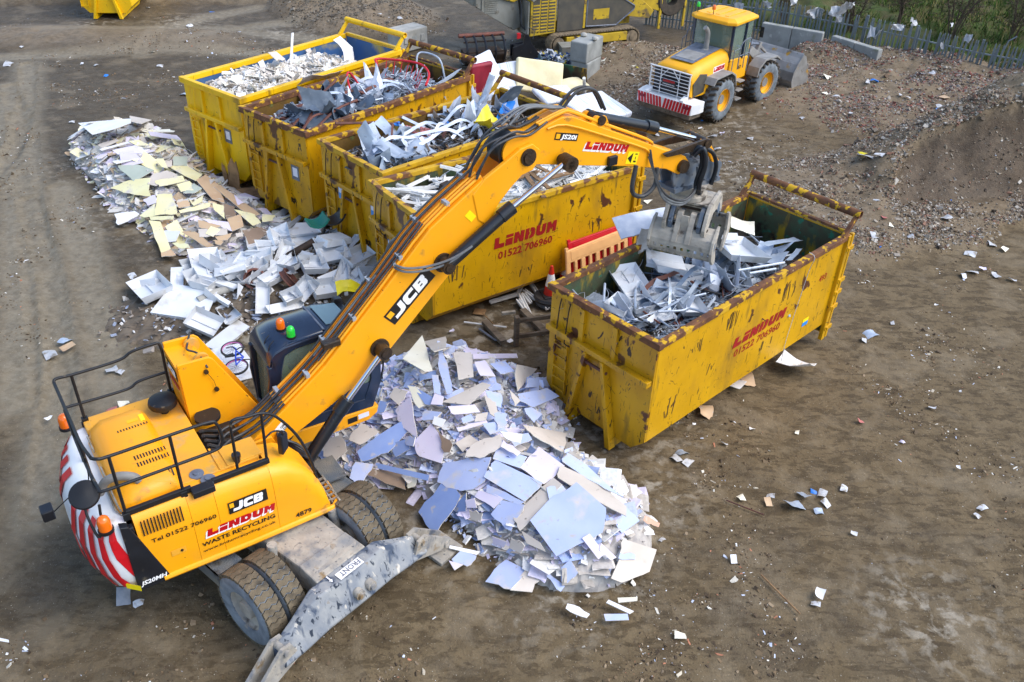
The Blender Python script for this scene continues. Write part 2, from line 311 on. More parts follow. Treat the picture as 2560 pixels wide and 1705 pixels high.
# ------------------------------------------------------------------ lettering
GL = dict(
 L=[[(0,0),(1,0),(1,.38),(.44,.38),(.44,1),(0,1)]], I=[[(0,0),(.72,0),(.72,.62),(0,.62)], [(0,.74),(.72,.74),(.72,1),(0,1)]],
 N=[[(0,0),(0,1),(.4,1),(.62,.5),(.62,1),(1,1),(1,0),(.6,0),(.38,.5),(.38,0)]],
 D=[[(0,0),(.4,0),(.4,1),(0,1)], [(.402,0),(.68,0),(.9,.1),(1,.32),(1,.68),(.9,.9),(.68,1),(.402,1),(.402,.68),(.55,.68),(.62,.6),(.62,.4),(.55,.32),(.402,.32)]],
 d=[[(0,0),(.36,0),(.36,.36),(.44,.42),(.44,.58),(.36,.64),(.36,1),(0,1)], [(.5,0),(.68,0),(.9,.1),(1,.32),(1,.68),(.9,.9),(.68,1),(.5,1),(.5,.72),(.6,.62),(.6,.38),(.5,.28)]],
 U=[[(0,1),(0,.3),(.12,.08),(.34,0),(.66,0),(.88,.08),(1,.3),(1,1),(.62,1),(.62,.42),(.56,.34),(.44,.34),(.38,.42),(.38,1)]],
 M=[[(0,0),(0,1),(.34,1),(.5,.66),(.66,1),(1,1),(1,0),(.66,0),(.66,.5),(.5,.2),(.34,.5),(.34,0)]],
 J=[[(0,0),(.72,0),(.94,.1),(1,.28),(1,1),(.62,1),(.62,.4),(.54,.3),(0,.3)]],
 C=[[(.2,0),(1,0),(1,.3),(.48,.3),(.38,.4),(.38,.6),(.48,.7),(1,.7),(1,1),(.2,1),(.06,.92),(0,.78),(0,.22),(.06,.08)]],
 B=[[(0,0),(.38,0),(.38,1),(0,1)], [(.382,.74),(.6,.74),(.6,1),(.382,1)], [(.382,.4),(.6,.4),(.6,.6),(.382,.6)], [(.382,0),(.6,0),(.6,.26),(.382,.26)],
    [(.602,.5),(.94,.52),(1,.62),(1,.88),(.9,1),(.602,1)], [(.602,0),(.9,0),(1,.12),(1,.4),(.94,.498),(.602,.498)]])
def word(keys, h, lw, gap, shear=.18, th=.004):
    b = MB(); x = 0
    for k in keys:
        ww = lw*(.72 if k == 'I' else 1)
        for poly in GL[k]:
            sx = lw if k != 'I' else lw
            b.prism([((x+px_*sx+pz*h*shear), pz*h) for px_, pz in poly], 0, th, 'z')
        x += ww+gap
    return b, x-gap
def lettering(name, keys, h, width, mt, parent, M, shear=.18, gap=.12, th=.004):
    n = sum(.72 if k == 'I' else 1 for k in keys)
    lw = width/(n+gap*(len(keys)-1)); b, _ = word(keys, h, lw, gap*lw, shear, th)
    return b.build(name, mt, parent, M=M)
_tc = {}
def text(name, s, size, mt, parent, M, bold=0, shear=0, width=None, th=.002):
    cu = bpy.data.curves.new('t', 'FONT'); cu.body = s; cu.size = size; cu.offset = bold; cu.shear = shear; cu.extrude = th/2; cu.resolution_u = 2
    o = bpy.data.objects.new('t', cu); col.objects.link(o); bpy.context.view_layer.update()
    me = bpy.data.meshes.new_from_object(o); bpy.data.objects.remove(o); me.name = name
    me.materials.clear(); me.materials.append(mt)
    if width:
        xs = [v.co.x for v in me.vertices]; k = width/(max(xs)-min(xs)); x0 = min(xs)
        for v in me.vertices: v.co.x = (v.co.x-x0)*k
    for v in me.vertices: v.co.z += th/2
    return link(name, me, parent, M)

# ------------------------------------------------------------------ traced pieces of the heaps (world metres)
TR_P3=[
('B',[(0.663,10.23,0.797),(1.13,10.56,0.88),(1.59,10.12,0.782),(1.52,9.73,0.655),(0.807,9.40,0.418),(0.39,9.95,0.614)]),
('G',[(0.891,11.01,0.872),(1.52,10.75,0.825),(1.94,10.30,0.681),(1.91,10.08,0.65),(1.67,10.20,0.774),(1.26,10.42,0.876),(0.827,10.70,0.88)]),
('B',[(1.01,11.48,0.778),(1.33,11.22,0.763),(1.71,10.67,0.785),(1.90,10.44,0.713),(1.51,10.69,0.834),(0.928,11.15,0.856)]),
('L',[(0.526,11.50,0.862),(0.957,11.04,0.866),(0.601,10.60,0.857),(0.206,10.97,0.855)]),
('B',[(-0.2,11.17,0.824),(0.586,10.62,0.859),(0.297,10.32,0.729),(-0.385,10.88,0.692)]),
('B',[(-0.194,11.43,0.867),(0.33,11.20,0.886),(0.206,10.96,0.857),(-0.249,11.19,0.821)]),
('B',[(-1.09,11.33,0.59),(-0.266,11.21,0.823),(-0.375,10.81,0.671),(-0.561,10.74,0.551),(-0.822,10.82,0.437),(-1.17,11.06,0.35)]),
('D',[(-1.02,11.08,0.487),(-0.75,10.71,0.401),(-1.15,10.17,0.0405),(-1.46,10.65,0.0405)]),
('G',[(0.758,10.71,0.888),(0.91,10.54,0.887),(0.632,10.22,0.801),(0.249,9.86,0.494),(0.105,10.13,0.571)]),
('B',[(0.647,10.51,0.86),(0.91,10.54,0.888),(0.97,10.44,0.885),(0.692,10.27,0.825)]),
('B',[(-0.0751,10.42,0.634),(0.298,10.25,0.714),(0.0973,9.93,0.447),(-0.237,10.27,0.452)]),
('L',[(-0.462,10.68,0.576),(-0.0451,10.44,0.658),(-0.194,10.33,0.524),(-0.522,10.61,0.503)]),
('B',[(-0.323,10.73,0.667),(0.297,10.29,0.733),(0.206,10.27,0.69),(-0.333,10.61,0.607)]),
('G',[(0.263,9.87,0.521),(0.55,9.63,0.533),(0.642,9.50,0.47),(0.344,9.68,0.445)]),
('L',[(1.20,9.63,0.663),(1.32,9.70,0.697),(1.56,9.48,0.496),(1.46,9.40,0.452)]),
('L',[(1.50,9.60,0.603),(1.75,9.49,0.414),(1.66,9.43,0.407),(1.47,9.51,0.547)]),
('B',[(1.81,9.56,0.446),(2.07,9.65,0.313),(2.07,9.60,0.256),(1.78,9.49,0.395)]),
('G',[(1.91,9.75,0.527),(2.41,9.96,0.0555),(2.38,9.52,0.0555),(1.80,9.26,0.0555),(1.61,9.25,0.153),(1.84,9.50,0.364)]),
('B',[(0.0387,9.66,0.057),(0.358,9.43,0.144),(0.128,9.07,0.057),(-0.278,9.24,0.057)]),
('G',[(0.343,9.43,0.134),(0.57,9.32,0.104),(0.453,9.05,0.0585),(0.113,9.07,0.0585)]),
('B',[(-0.692,9.84,0.06),(-0.439,9.73,0.06),(-0.578,9.51,0.06),(-0.83,9.64,0.06)]),
('W',[(-0.884,9.93,0.0615),(-0.382,9.82,0.0615),(-0.44,9.75,0.0615),(-0.886,9.87,0.0615)]),
('L',[(-0.874,9.61,0.063),(-0.641,9.54,0.063),(-0.769,9.42,0.063)]),
('B',[(0.883,9.29,0.348),(1.02,9.37,0.467),(1.15,9.24,0.314),(0.923,9.16,0.131)]),
('B',[(0.696,9.29,0.255),(0.956,9.17,0.0765),(0.895,9.07,0.066),(0.67,9.26,0.174)]),
('W',[(0.991,8.85,0.0675),(1.32,8.67,0.0675),(1.27,8.60,0.0675),(0.96,8.76,0.0675)]),
('B',[(1.53,8.68,0.069),(1.89,8.70,0.069),(1.90,8.59,0.069),(1.55,8.56,0.069)]),
('W',[(1.62,8.95,0.0705),(1.99,8.75,0.0705),(1.92,8.70,0.0705),(1.58,8.89,0.0705)]),
('C',[(1.76,8.99,0.072),(2.07,9.02,0.072),(2.06,8.95,0.072),(1.77,8.90,0.072)]),
('P',[(2.27,10.35,0.48),(2.60,10.58,0.0735),(2.56,10.49,0.0735),(2.23,10.22,0.501)]),
('C',[(-1.90,15.36,0.075),(-1.43,13.16,0.994),(-1.58,12.97,0.912),(-2.04,13.58,0.926)]),
('G',[(-1.86,15.50,0.0765),(-1.42,15.64,0.0765),(-1.26,13.87,1.07),(-1.46,13.67,1.07)]),
('B',[(-1.42,14.06,1.04),(-1.29,13.79,1.08),(-1.05,12.78,0.933),(-1.15,12.77,0.914),(-1.35,13.39,1.05)]),
('G',[(-1.12,13.93,1.06),(-0.789,14.00,0.992),(-0.689,13.21,1.04),(-0.964,13.08,1.02)]),
('B',[(-1.47,13.23,1.01),(-1.35,13.22,1.02),(-1.26,12.77,0.902),(-1.39,12.83,0.899)]),
('L',[(-0.748,13.93,1.00),(0.111,15.30,0.0825),(0.134,15.13,0.0825),(-0.718,13.74,1.03)]),
('B',[(-0.405,13.69,0.989),(-0.116,13.95,0.859),(0.0753,13.57,0.916),(-0.193,13.34,1.01)]),
('G',[(0.111,13.73,0.87),(0.535,14.68,0.0855),(0.142,12.86,0.902),(0.079,13.32,0.948)]),
('B',[(0.371,13.51,0.819),(0.947,14.57,0.087),(0.979,14.26,0.087),(0.263,13.09,0.886)]),
('B',[(0.141,12.88,0.908),(0.709,13.47,0.633),(0.937,13.41,0.462),(0.448,12.73,0.749),(0.181,12.72,0.861)]),
('B',[(0.272,12.61,0.796),(0.412,12.71,0.763),(0.593,12.63,0.638),(0.466,12.32,0.733),(0.292,12.50,0.751)]),
('G',[(0.447,12.20,0.783),(1.06,12.56,0.21),(0.969,11.47,0.847),(0.409,11.69,0.91),(0.24,12.02,0.882)]),
('C',[(-1.91,13.05,0.881),(-1.74,12.98,0.901),(-1.51,12.62,0.791),(-1.65,12.58,0.728)]),
('D',[(-1.74,12.97,0.902),(-1.30,12.66,0.86),(-1.19,12.52,0.862),(-1.54,12.62,0.785)]),
('L',[(-1.88,12.78,0.775),(-1.79,12.78,0.802),(-1.65,11.92,0.608),(-1.91,12.34,0.462),(-2.13,12.66,0.594)]),
('L',[(-1.37,12.08,0.799),(-1.08,11.61,0.775),(-1.12,11.27,0.6),(-1.54,11.54,0.506),(-1.69,11.84,0.546)]),
('D',[(-1.95,12.43,0.519),(-1.83,12.19,0.501),(-2.12,11.79,0.339),(-2.58,11.64,0.226),(-2.69,11.85,0.3)]),
('D',[(-2.07,11.98,0.397),(-1.79,11.98,0.504),(-1.73,11.76,0.475),(-1.97,11.72,0.297)]),
('G',[(-2.72,12.43,0.439),(-2.34,12.23,0.439),(-2.65,11.96,0.347),(-2.86,12.07,0.351)]),
('G',[(-2.16,13.08,0.797),(-1.89,12.92,0.845),(-2.03,12.70,0.678),(-2.23,12.92,0.694)]),
('G',[(-3.36,12.21,0.226),(-3.04,12.19,0.351),(-2.87,11.87,0.276),(-3.07,11.73,0.119),(-3.31,11.88,0.105)]),
('N',[(-2.41,11.54,0.211),(-1.78,11.47,0.107),(-1.74,11.14,0.107),(-1.98,11.22,0.107),(-2.43,11.41,0.107)]),
('C',[(-1.80,11.54,0.177),(-1.60,11.39,0.327),(-1.56,11.19,0.108),(-1.73,11.16,0.108)]),
('D',[(-2.31,11.60,0.258),(-1.33,11.19,0.397),(-1.34,11.13,0.317),(-2.32,11.52,0.212)]),
('B',[(-2.68,11.65,0.213),(-2.36,11.58,0.246),(-2.51,11.19,0.111),(-2.76,11.27,0.111)]),
('G',[(-0.638,11.47,0.875),(-0.138,11.67,0.962),(-0.0974,11.42,0.95),(-0.396,11.20,0.867),(-0.721,11.23,0.779)]),
('B',[(-0.465,11.94,0.961),(-0.233,12.00,0.96),(-0.0927,11.80,0.963),(-0.32,11.67,0.954)]),
('L',[(-0.913,11.87,0.906),(-0.403,12.04,0.965),(-0.366,11.96,0.965),(-0.873,11.78,0.896)]),
('W',[(-0.157,11.74,0.967),(0.241,11.71,0.952),(0.211,11.46,0.967),(0.0468,11.50,0.966)]),
('B',[(0.0468,11.50,0.968),(0.341,11.76,0.937),(0.407,11.59,0.948),(0.115,11.36,0.965)]),
('L',[(-0.0846,11.52,0.965),(0.214,11.22,0.965),(0.152,11.14,0.954),(-0.128,11.37,0.949)]),
('G',[(-1.23,12.59,0.874),(-0.519,13.01,1.06),(-0.356,12.93,1.05),(-0.731,12.45,0.965)]),
('G',[(-0.467,12.69,1.01),(-0.253,12.55,0.951),(-0.168,12.06,0.962),(-0.342,12.20,0.964)]),
('B',[(-0.455,12.80,1.03),(-0.174,12.77,1.00),(-0.145,12.45,0.904),(-0.356,12.53,0.958)]),
('L',[(-0.693,13.60,1.08),(-0.497,13.70,1.04),(-0.279,13.20,1.06),(-0.562,13.17,1.08)]),
('G',[(-0.0202,12.90,0.997),(0.197,12.71,0.892),(0.0956,12.55,0.879)]),
('N',[(-1.23,11.82,0.827),(-0.953,11.52,0.817),(-0.993,11.39,0.754),(-1.09,11.42,0.723)]),
('B',[(0.945,11.34,0.921),(1.31,12.42,0.13),(1.29,12.32,0.13),(0.974,11.26,0.93)]),
('D',[(-2.40,12.90,0.612),(-2.24,12.80,0.657),(-2.30,12.66,0.538),(-2.48,12.67,0.478)]),
('L',[(-1.11,12.41,0.933),(-0.627,12.44,0.977),(-0.513,12.22,0.982),(-0.985,12.17,0.956)]),
('B',[(-1.53,12.49,0.762),(-1.20,12.27,0.913),(-1.32,12.11,0.861),(-1.57,12.23,0.747)]),
('B',[(-0.842,12.06,0.966),(-0.679,12.16,0.984),(-0.603,12.01,0.981),(-0.799,11.93,0.954)]),
('L',[(-1.38,12.78,0.938),(-1.20,12.68,0.935),(-1.22,12.50,0.898),(-1.43,12.57,0.832)]),
('G',[(-0.578,12.16,0.989),(-0.378,12.23,0.981),(-0.402,12.01,0.989),(-0.6,11.96,0.981)]),
('B',[(-0.278,12.31,0.965),(-0.0371,12.25,0.939),(-0.0622,11.88,0.985),(-0.192,11.76,0.991)]),
('W',[(-1.33,12.20,0.874),(-1.11,12.05,0.925),(-1.17,11.89,0.88),(-1.35,12.02,0.846)]),
('B',[(-1.87,12.05,0.482),(-1.64,11.88,0.647),(-1.66,11.72,0.564),(-1.81,11.85,0.479)]),
('L',[(-0.678,10.57,0.449),(-0.517,10.53,0.545),(-0.478,10.39,0.464),(-0.639,10.47,0.378)]),
('G',[(-0.605,10.43,0.374),(-0.378,10.28,0.451),(-0.404,10.20,0.319),(-0.567,10.32,0.266)]),
('D',[(-0.808,10.61,0.357),(-0.651,10.65,0.545),(-0.669,10.45,0.31),(-0.837,10.57,0.176)]),
('L',[(-0.206,9.97,0.261),(0.0429,9.78,0.348),(-0.0145,9.77,0.226),(-0.171,9.90,0.158)]),
('G',[(0.101,9.79,0.428),(0.314,9.61,0.459),(0.259,9.56,0.338),(0.0765,9.71,0.294)])]
TR_P1=[
('W',[(-13.73,26.30,0.03),(-11.41,24.86,0.893),(-11.11,24.22,0.911),(-11.59,23.98,0.859),(-12.22,24.00,0.695)]),
('W',[(-13.43,27.10,0.0315),(-12.43,27.48,0.0315),(-12.20,27.13,0.0315),(-13.17,26.71,0.0315)]),
('Y',[(-14.11,27.07,0.033),(-13.62,26.98,0.033),(-13.61,26.71,0.033),(-13.97,26.54,0.033)]),
('G',[(-12.40,27.01,0.0345),(-11.65,26.86,0.0345),(-10.81,24.16,0.914),(-11.23,24.46,0.911)]),
('Y',[(-10.96,24.57,0.893),(-10.74,24.87,0.816),(-10.46,24.46,0.841),(-10.58,24.13,0.903)]),
('L',[(-10.64,24.15,0.907),(-10.62,26.02,0.0375),(-10.34,25.66,0.0375),(-10.45,23.77,0.925)]),
('Y',[(-10.01,24.12,0.815),(-10.44,25.86,0.039),(-10.15,25.38,0.039),(-9.74,23.60,0.843)]),
('E',[(-9.66,23.17,0.818),(-9.37,23.44,0.702),(-9.26,23.03,0.608),(-9.56,22.80,0.696)]),
('L',[(-11.49,23.48,0.808),(-10.83,23.64,0.929),(-10.50,23.08,0.921),(-11.22,23.18,0.817)]),
('L',[(-11.21,23.28,0.841),(-10.78,23.26,0.914),(-10.29,22.65,0.827),(-10.88,22.54,0.727)]),
('Y',[(-11.18,23.91,0.918),(-10.90,23.99,0.932),(-10.48,23.65,0.939),(-10.80,23.56,0.931)]),
('G',[(-12.10,23.97,0.746),(-11.62,24.08,0.881),(-11.46,23.98,0.895),(-11.88,23.73,0.755)]),
('W',[(-11.98,23.73,0.719),(-11.06,23.94,0.929),(-10.97,23.86,0.932),(-11.87,23.61,0.724)]),
('E',[(-11.02,22.61,0.721),(-10.44,22.59,0.815),(-9.94,22.43,0.702),(-10.40,22.03,0.561)]),
('Y',[(-11.08,22.02,0.301),(-10.59,22.13,0.555),(-9.93,22.07,0.641),(-9.85,21.60,0.532),(-9.70,21.33,0.477),(-10.40,21.63,0.401)]),
('Y',[(-9.68,22.73,0.737),(-9.25,23.00,0.621),(-8.73,22.64,0.544),(-8.75,22.15,0.592),(-9.37,22.50,0.676)]),
('G',[(-9.94,21.82,0.582),(-9.96,22.24,0.675),(-9.63,22.49,0.702),(-9.29,22.32,0.664),(-9.69,21.75,0.594)]),
('Y',[(-9.78,21.96,0.633),(-9.14,22.30,0.648),(-8.99,22.02,0.625),(-9.58,21.70,0.592)]),
('Y',[(-9.15,21.81,0.621),(-8.88,22.05,0.616),(-8.62,21.59,0.572),(-8.93,21.46,0.574)]),
('E',[(-8.74,21.96,0.599),(-8.45,21.73,0.561),(-8.56,21.45,0.561),(-8.86,21.41,0.569)]),
('T',[(-8.75,22.20,0.598),(-8.66,22.69,0.523),(-8.17,22.21,0.476),(-7.69,21.14,0.464),(-8.04,21.22,0.507)]),
('T',[(-8.21,21.98,0.515),(-8.10,22.17,0.467),(-7.25,21.36,0.38),(-7.32,21.02,0.416)]),
('L',[(-7.62,21.74,0.416),(-7.25,21.35,0.382),(-7.35,21.11,0.418)]),
('T',[(-7.36,21.06,0.424),(-7.21,21.33,0.379),(-6.68,20.79,0.338),(-6.85,20.58,0.377)]),
('Y',[(-9.53,20.60,0.256),(-8.81,20.43,0.386),(-8.78,20.29,0.351),(-9.44,20.46,0.222)]),
('Y',[(-9.85,20.75,0.183),(-9.48,21.00,0.431),(-9.35,20.55,0.302),(-9.67,20.63,0.205)]),
('Y',[(-9.55,21.37,0.53),(-9.12,21.33,0.563),(-8.75,20.52,0.42),(-9.35,20.55,0.303)]),
('Y',[(-8.73,20.62,0.447),(-8.02,21.03,0.506),(-7.98,20.82,0.489),(-8.65,20.51,0.43)]),
('Y',[(-9.48,20.44,0.198),(-9.15,20.34,0.281),(-8.53,19.23,0.072),(-8.72,19.05,0.072)]),
('T',[(-8.72,19.05,0.0735),(-8.53,19.23,0.0735),(-8.32,18.97,0.0735),(-8.64,18.86,0.0735)]),
('W',[(-10.60,20.96,0.075),(-10.05,20.97,0.22),(-9.88,20.82,0.221),(-10.10,20.57,0.075),(-10.34,20.46,0.075)]),
('W',[(-8.95,19.97,0.201),(-8.44,19.80,0.284),(-8.50,19.51,0.163),(-8.75,19.56,0.0765)]),
('L',[(-8.10,20.26,0.426),(-7.18,20.14,0.415),(-7.11,19.74,0.37),(-7.43,19.91,0.402)]),
('T',[(-8.11,20.21,0.419),(-7.43,19.94,0.406),(-7.61,19.79,0.383),(-8.00,19.90,0.369)]),
('G',[(-8.00,19.82,0.354),(-7.27,19.85,0.396),(-7.19,19.60,0.352),(-7.88,19.51,0.309)]),
('Y',[(-7.70,19.93,0.398),(-7.42,19.79,0.391),(-7.53,19.49,0.334),(-7.75,19.62,0.348)]),
('T',[(-8.40,19.76,0.289),(-8.06,19.73,0.334),(-7.43,19.20,0.255),(-7.57,19.13,0.225)]),
('Y',[(-7.95,21.02,0.515),(-7.65,20.92,0.482),(-7.45,20.29,0.434),(-7.82,20.66,0.482)]),
('N',[(-7.68,21.03,0.49),(-7.38,20.94,0.451),(-7.23,20.50,0.433),(-7.42,20.29,0.436)]),
('T',[(-7.39,20.29,0.437),(-7.12,20.58,0.426),(-6.89,20.01,0.391),(-7.11,19.73,0.377)]),
('Y',[(-7.35,20.79,0.451),(-6.79,20.68,0.389),(-6.53,20.29,0.351),(-6.69,20.09,0.372)]),
('Y',[(-6.63,20.79,0.355),(-6.33,20.90,0.268),(-6.30,20.55,0.291),(-6.52,20.35,0.351)]),
('G',[(-7.01,19.65,0.361),(-6.87,19.73,0.358),(-6.80,19.60,0.324),(-6.95,19.52,0.328)]),
('T',[(-7.47,19.48,0.344),(-7.09,19.66,0.37),(-7.15,19.39,0.315),(-7.35,19.33,0.307)]),
('T',[(-7.50,19.34,0.31),(-7.22,19.32,0.302),(-7.27,19.20,0.263)]),
('L',[(-9.86,21.21,0.439),(-9.56,21.29,0.535),(-9.44,20.99,0.467),(-9.66,20.94,0.391)]),
('T',[(-8.87,20.92,0.526),(-8.59,21.01,0.554),(-8.47,20.77,0.52),(-8.75,20.69,0.489)]),
('Y',[(-8.46,20.87,0.536),(-8.29,21.32,0.574),(-8.22,20.99,0.546),(-8.38,20.77,0.523)]),
('Y',[(-10.00,22.81,0.898),(-9.82,22.87,0.876),(-9.60,22.53,0.75),(-9.78,22.55,0.764)]),
('G',[(-9.86,22.72,0.845),(-9.60,22.90,0.81),(-9.54,22.68,0.749),(-9.76,22.55,0.764)]),
('N',[(-6.88,19.79,0.382),(-6.47,20.08,0.342),(-6.24,19.96,0.26),(-6.62,19.32,0.223)]),
('T',[(-7.69,19.08,0.217),(-7.31,19.15,0.257),(-7.42,18.97,0.172),(-7.62,19.00,0.178)]),
('Y',[(-8.57,19.46,0.128),(-8.09,19.26,0.225),(-8.00,19.12,0.184),(-8.37,19.27,0.118)])]
TR_P2=[
('t',[(-8.82,17.40,0.09),(-8.24,17.58,0.182),(-7.83,17.16,0.278),(-8.15,16.53,0.256)]),
('p',[(-7.79,17.12,0.286),(-6.67,16.92,0.381),(-6.81,16.13,0.246),(-7.85,16.29,0.269)]),
('t',[(-7.61,18.15,0.246),(-7.43,19.15,0.033),(-6.84,17.87,0.44),(-7.33,17.50,0.361)]),
('p',[(-7.41,19.39,0.0345),(-6.46,18.53,0.487),(-6.45,17.58,0.481),(-6.83,17.73,0.443)]),
('t',[(-6.67,17.46,0.45),(-6.07,18.03,0.559),(-5.96,17.83,0.546),(-6.51,17.38,0.456)]),
('t',[(-6.27,17.48,0.484),(-5.81,17.88,0.571),(-5.68,17.71,0.534),(-6.16,17.29,0.458)]),
('t',[(-6.87,20.05,0.039),(-6.32,20.42,0.039),(-5.79,18.86,0.592),(-6.39,18.71,0.487)]),
('t',[(-6.43,20.68,0.0405),(-5.60,21.09,0.0405),(-5.50,20.75,0.0405),(-5.61,19.08,0.561)]),
('p',[(-5.62,19.23,0.53),(-5.63,20.77,0.042),(-4.97,19.73,0.507),(-5.11,18.89,0.602)]),
('t',[(-6.40,21.01,0.0435),(-6.16,22.03,0.0435),(-5.67,21.42,0.0435),(-5.97,20.64,0.0435)]),
('t',[(-5.56,21.43,0.045),(-4.96,21.55,0.045),(-4.82,21.14,0.045),(-5.47,21.05,0.045)]),
('t',[(-5.68,18.20,0.637),(-6.13,20.00,0.0465),(-5.35,18.85,0.613),(-5.26,18.21,0.618)]),
('t',[(-5.44,17.85,0.576),(-5.19,18.50,0.619),(-4.83,18.22,0.533),(-5.08,17.71,0.497)]),
('t',[(-5.06,18.03,0.568),(-4.60,18.33,0.501),(-4.50,18.04,0.397),(-4.84,17.68,0.431)]),
('t',[(-4.78,18.61,0.576),(-4.21,18.99,0.522),(-4.11,18.70,0.456),(-4.49,18.18,0.44)]),
('t',[(-4.18,18.47,0.423),(-3.76,19.03,0.439),(-3.56,18.80,0.326),(-3.76,18.41,0.26)]),
('t',[(-4.18,18.28,0.369),(-3.64,18.41,0.214),(-3.71,17.85,0.054),(-4.22,17.81,0.187)]),
('t',[(-3.64,18.41,0.215),(-3.50,18.82,0.318),(-3.28,18.89,0.255),(-3.21,18.61,0.0879)]),
('t',[(-3.66,18.29,0.157),(-3.24,18.54,0.0606),(-3.24,18.10,0.057),(-3.61,18.12,0.057)]),
('t',[(-5.03,17.13,0.274),(-4.79,17.57,0.387),(-4.64,17.49,0.297),(-4.67,17.13,0.101)]),
('t',[(-4.69,17.46,0.31),(-4.27,17.81,0.219),(-4.13,17.44,0.06),(-4.54,17.15,0.06)]),
('p',[(-5.46,16.48,0.129),(-5.29,16.80,0.215),(-4.84,17.06,0.164),(-4.87,16.91,0.069)]),
('t',[(-5.27,17.01,0.304),(-4.96,17.18,0.278),(-4.82,17.07,0.159),(-5.11,16.81,0.151)]),
('t',[(-5.79,17.09,0.424),(-5.58,17.09,0.398),(-5.43,16.60,0.178),(-5.68,16.45,0.199)]),
('t',[(-5.76,17.31,0.479),(-5.48,17.69,0.553),(-5.33,17.46,0.474),(-5.55,17.10,0.397)]),
('t',[(-7.04,15.74,0.231),(-6.79,16.09,0.274),(-6.40,16.06,0.232),(-6.44,15.60,0.109)]),
('p',[(-6.40,15.55,0.082),(-5.96,16.00,0.11),(-5.85,16.04,0.0836),(-6.22,15.09,0.069)]),
('p',[(-6.27,15.00,0.0705),(-5.52,15.09,0.0705),(-5.31,14.40,0.0705),(-5.76,14.37,0.0705)]),
('t',[(-7.79,17.11,0.326),(-7.94,17.72,0.271),(-7.69,17.67,0.328),(-7.50,17.04,0.363)]),
('t',[(-7.28,17.04,0.391),(-7.25,17.27,0.409),(-6.81,17.18,0.45),(-6.86,16.90,0.413)]),
('p',[(-7.14,17.30,0.425),(-6.96,17.43,0.455),(-6.30,17.22,0.482),(-6.37,17.09,0.46)]),
('p',[(-5.69,17.62,0.555),(-5.48,18.08,0.651),(-5.30,18.15,0.648),(-5.44,17.76,0.581)]),
('p',[(-6.61,16.76,0.403),(-6.28,16.60,0.36),(-6.34,16.54,0.35),(-6.63,16.66,0.386)]),
('p',[(-6.37,18.75,0.527),(-5.85,18.68,0.652),(-5.73,18.41,0.676),(-6.18,18.39,0.606)]),
('t',[(-6.12,18.16,0.61),(-5.74,18.25,0.672),(-5.63,18.01,0.649),(-5.99,17.86,0.593)]),
('t',[(-7.53,17.46,0.377),(-7.33,17.53,0.411),(-7.11,17.19,0.43),(-7.36,17.13,0.396)]),
('p',[(-4.51,17.80,0.37),(-4.21,18.12,0.358),(-4.16,17.99,0.279),(-4.46,17.66,0.298)]),
('t',[(-4.72,19.13,0.62),(-4.33,19.53,0.589),(-4.19,19.05,0.559),(-4.47,18.71,0.569)])]
TR_E=[
('t',[(4.01,16.10,2.55),(4.72,16.37,2.55),(4.78,15.35,2.55),(4.17,15.08,2.55)]),
('t',[(2.72,15.32,2.35),(3.25,15.39,2.35),(3.60,15.11,2.35),(2.99,15.01,2.35)]),
('p',[(2.64,15.65,2.45),(3.36,15.64,2.45),(3.26,15.35,2.45),(2.64,15.20,2.45)]),
('t',[(1.92,14.75,2.30),(2.29,15.32,2.30),(2.59,14.54,2.30),(2.12,14.41,2.30)]),
('t',[(2.07,14.33,2.25),(2.38,14.56,2.25),(2.59,14.02,2.25),(2.26,13.85,2.25)]),
('t',[(1.71,13.82,2.25),(1.98,14.28,2.25),(2.24,13.95,2.25),(1.96,13.69,2.25)]),
('t',[(2.89,14.62,2.20),(3.33,14.79,2.20),(3.58,13.97,2.20),(3.14,13.80,2.20)]),
('p',[(2.45,14.14,2.20),(2.83,14.27,2.20),(3.00,13.70,2.20),(2.61,13.67,2.20)]),
('p',[(1.81,13.89,2.10),(2.46,14.10,2.10),(2.55,13.96,2.10),(1.96,13.78,2.10)]),
('m',[(5.06,16.34,2.40),(5.28,16.17,2.40),(4.95,15.57,2.40),(4.79,15.61,2.40)]),
('m',[(5.28,16.08,2.45),(5.50,15.87,2.45),(5.21,15.39,2.45),(5.01,15.49,2.45)]),
('m',[(4.84,15.78,2.50),(5.82,16.83,2.50),(5.84,16.55,2.50),(5.28,15.99,2.50)]),
('m',[(5.36,15.37,2.50),(5.76,16.21,2.50),(5.77,16.03,2.50),(5.40,15.21,2.50)]),
('c',[(4.72,17.59,2.40),(5.16,17.43,2.40),(4.90,16.69,2.40),(4.52,16.73,2.40)]),
('p',[(4.05,16.40,2.60),(4.52,16.32,2.60),(4.52,16.17,2.60),(4.04,16.16,2.60)]),
('m',[(3.74,15.60,2.30),(4.02,15.79,2.30),(3.99,15.23,2.30),(3.72,15.32,2.30)]),
('p',[(2.22,13.81,2.15),(2.70,13.99,2.15),(2.73,13.75,2.15),(2.30,13.63,2.15)]),
('t',[(3.18,15.07,2.20),(3.56,15.26,2.20),(3.58,14.99,2.20),(3.22,14.80,2.20)]),
('m',[(2.79,14.90,2.25),(3.16,14.98,2.25),(3.10,14.76,2.25),(2.83,14.75,2.25)]),
('p',[(3.82,15.27,2.20),(4.05,15.35,2.20),(4.03,15.07,2.20),(3.83,15.01,2.20)])]
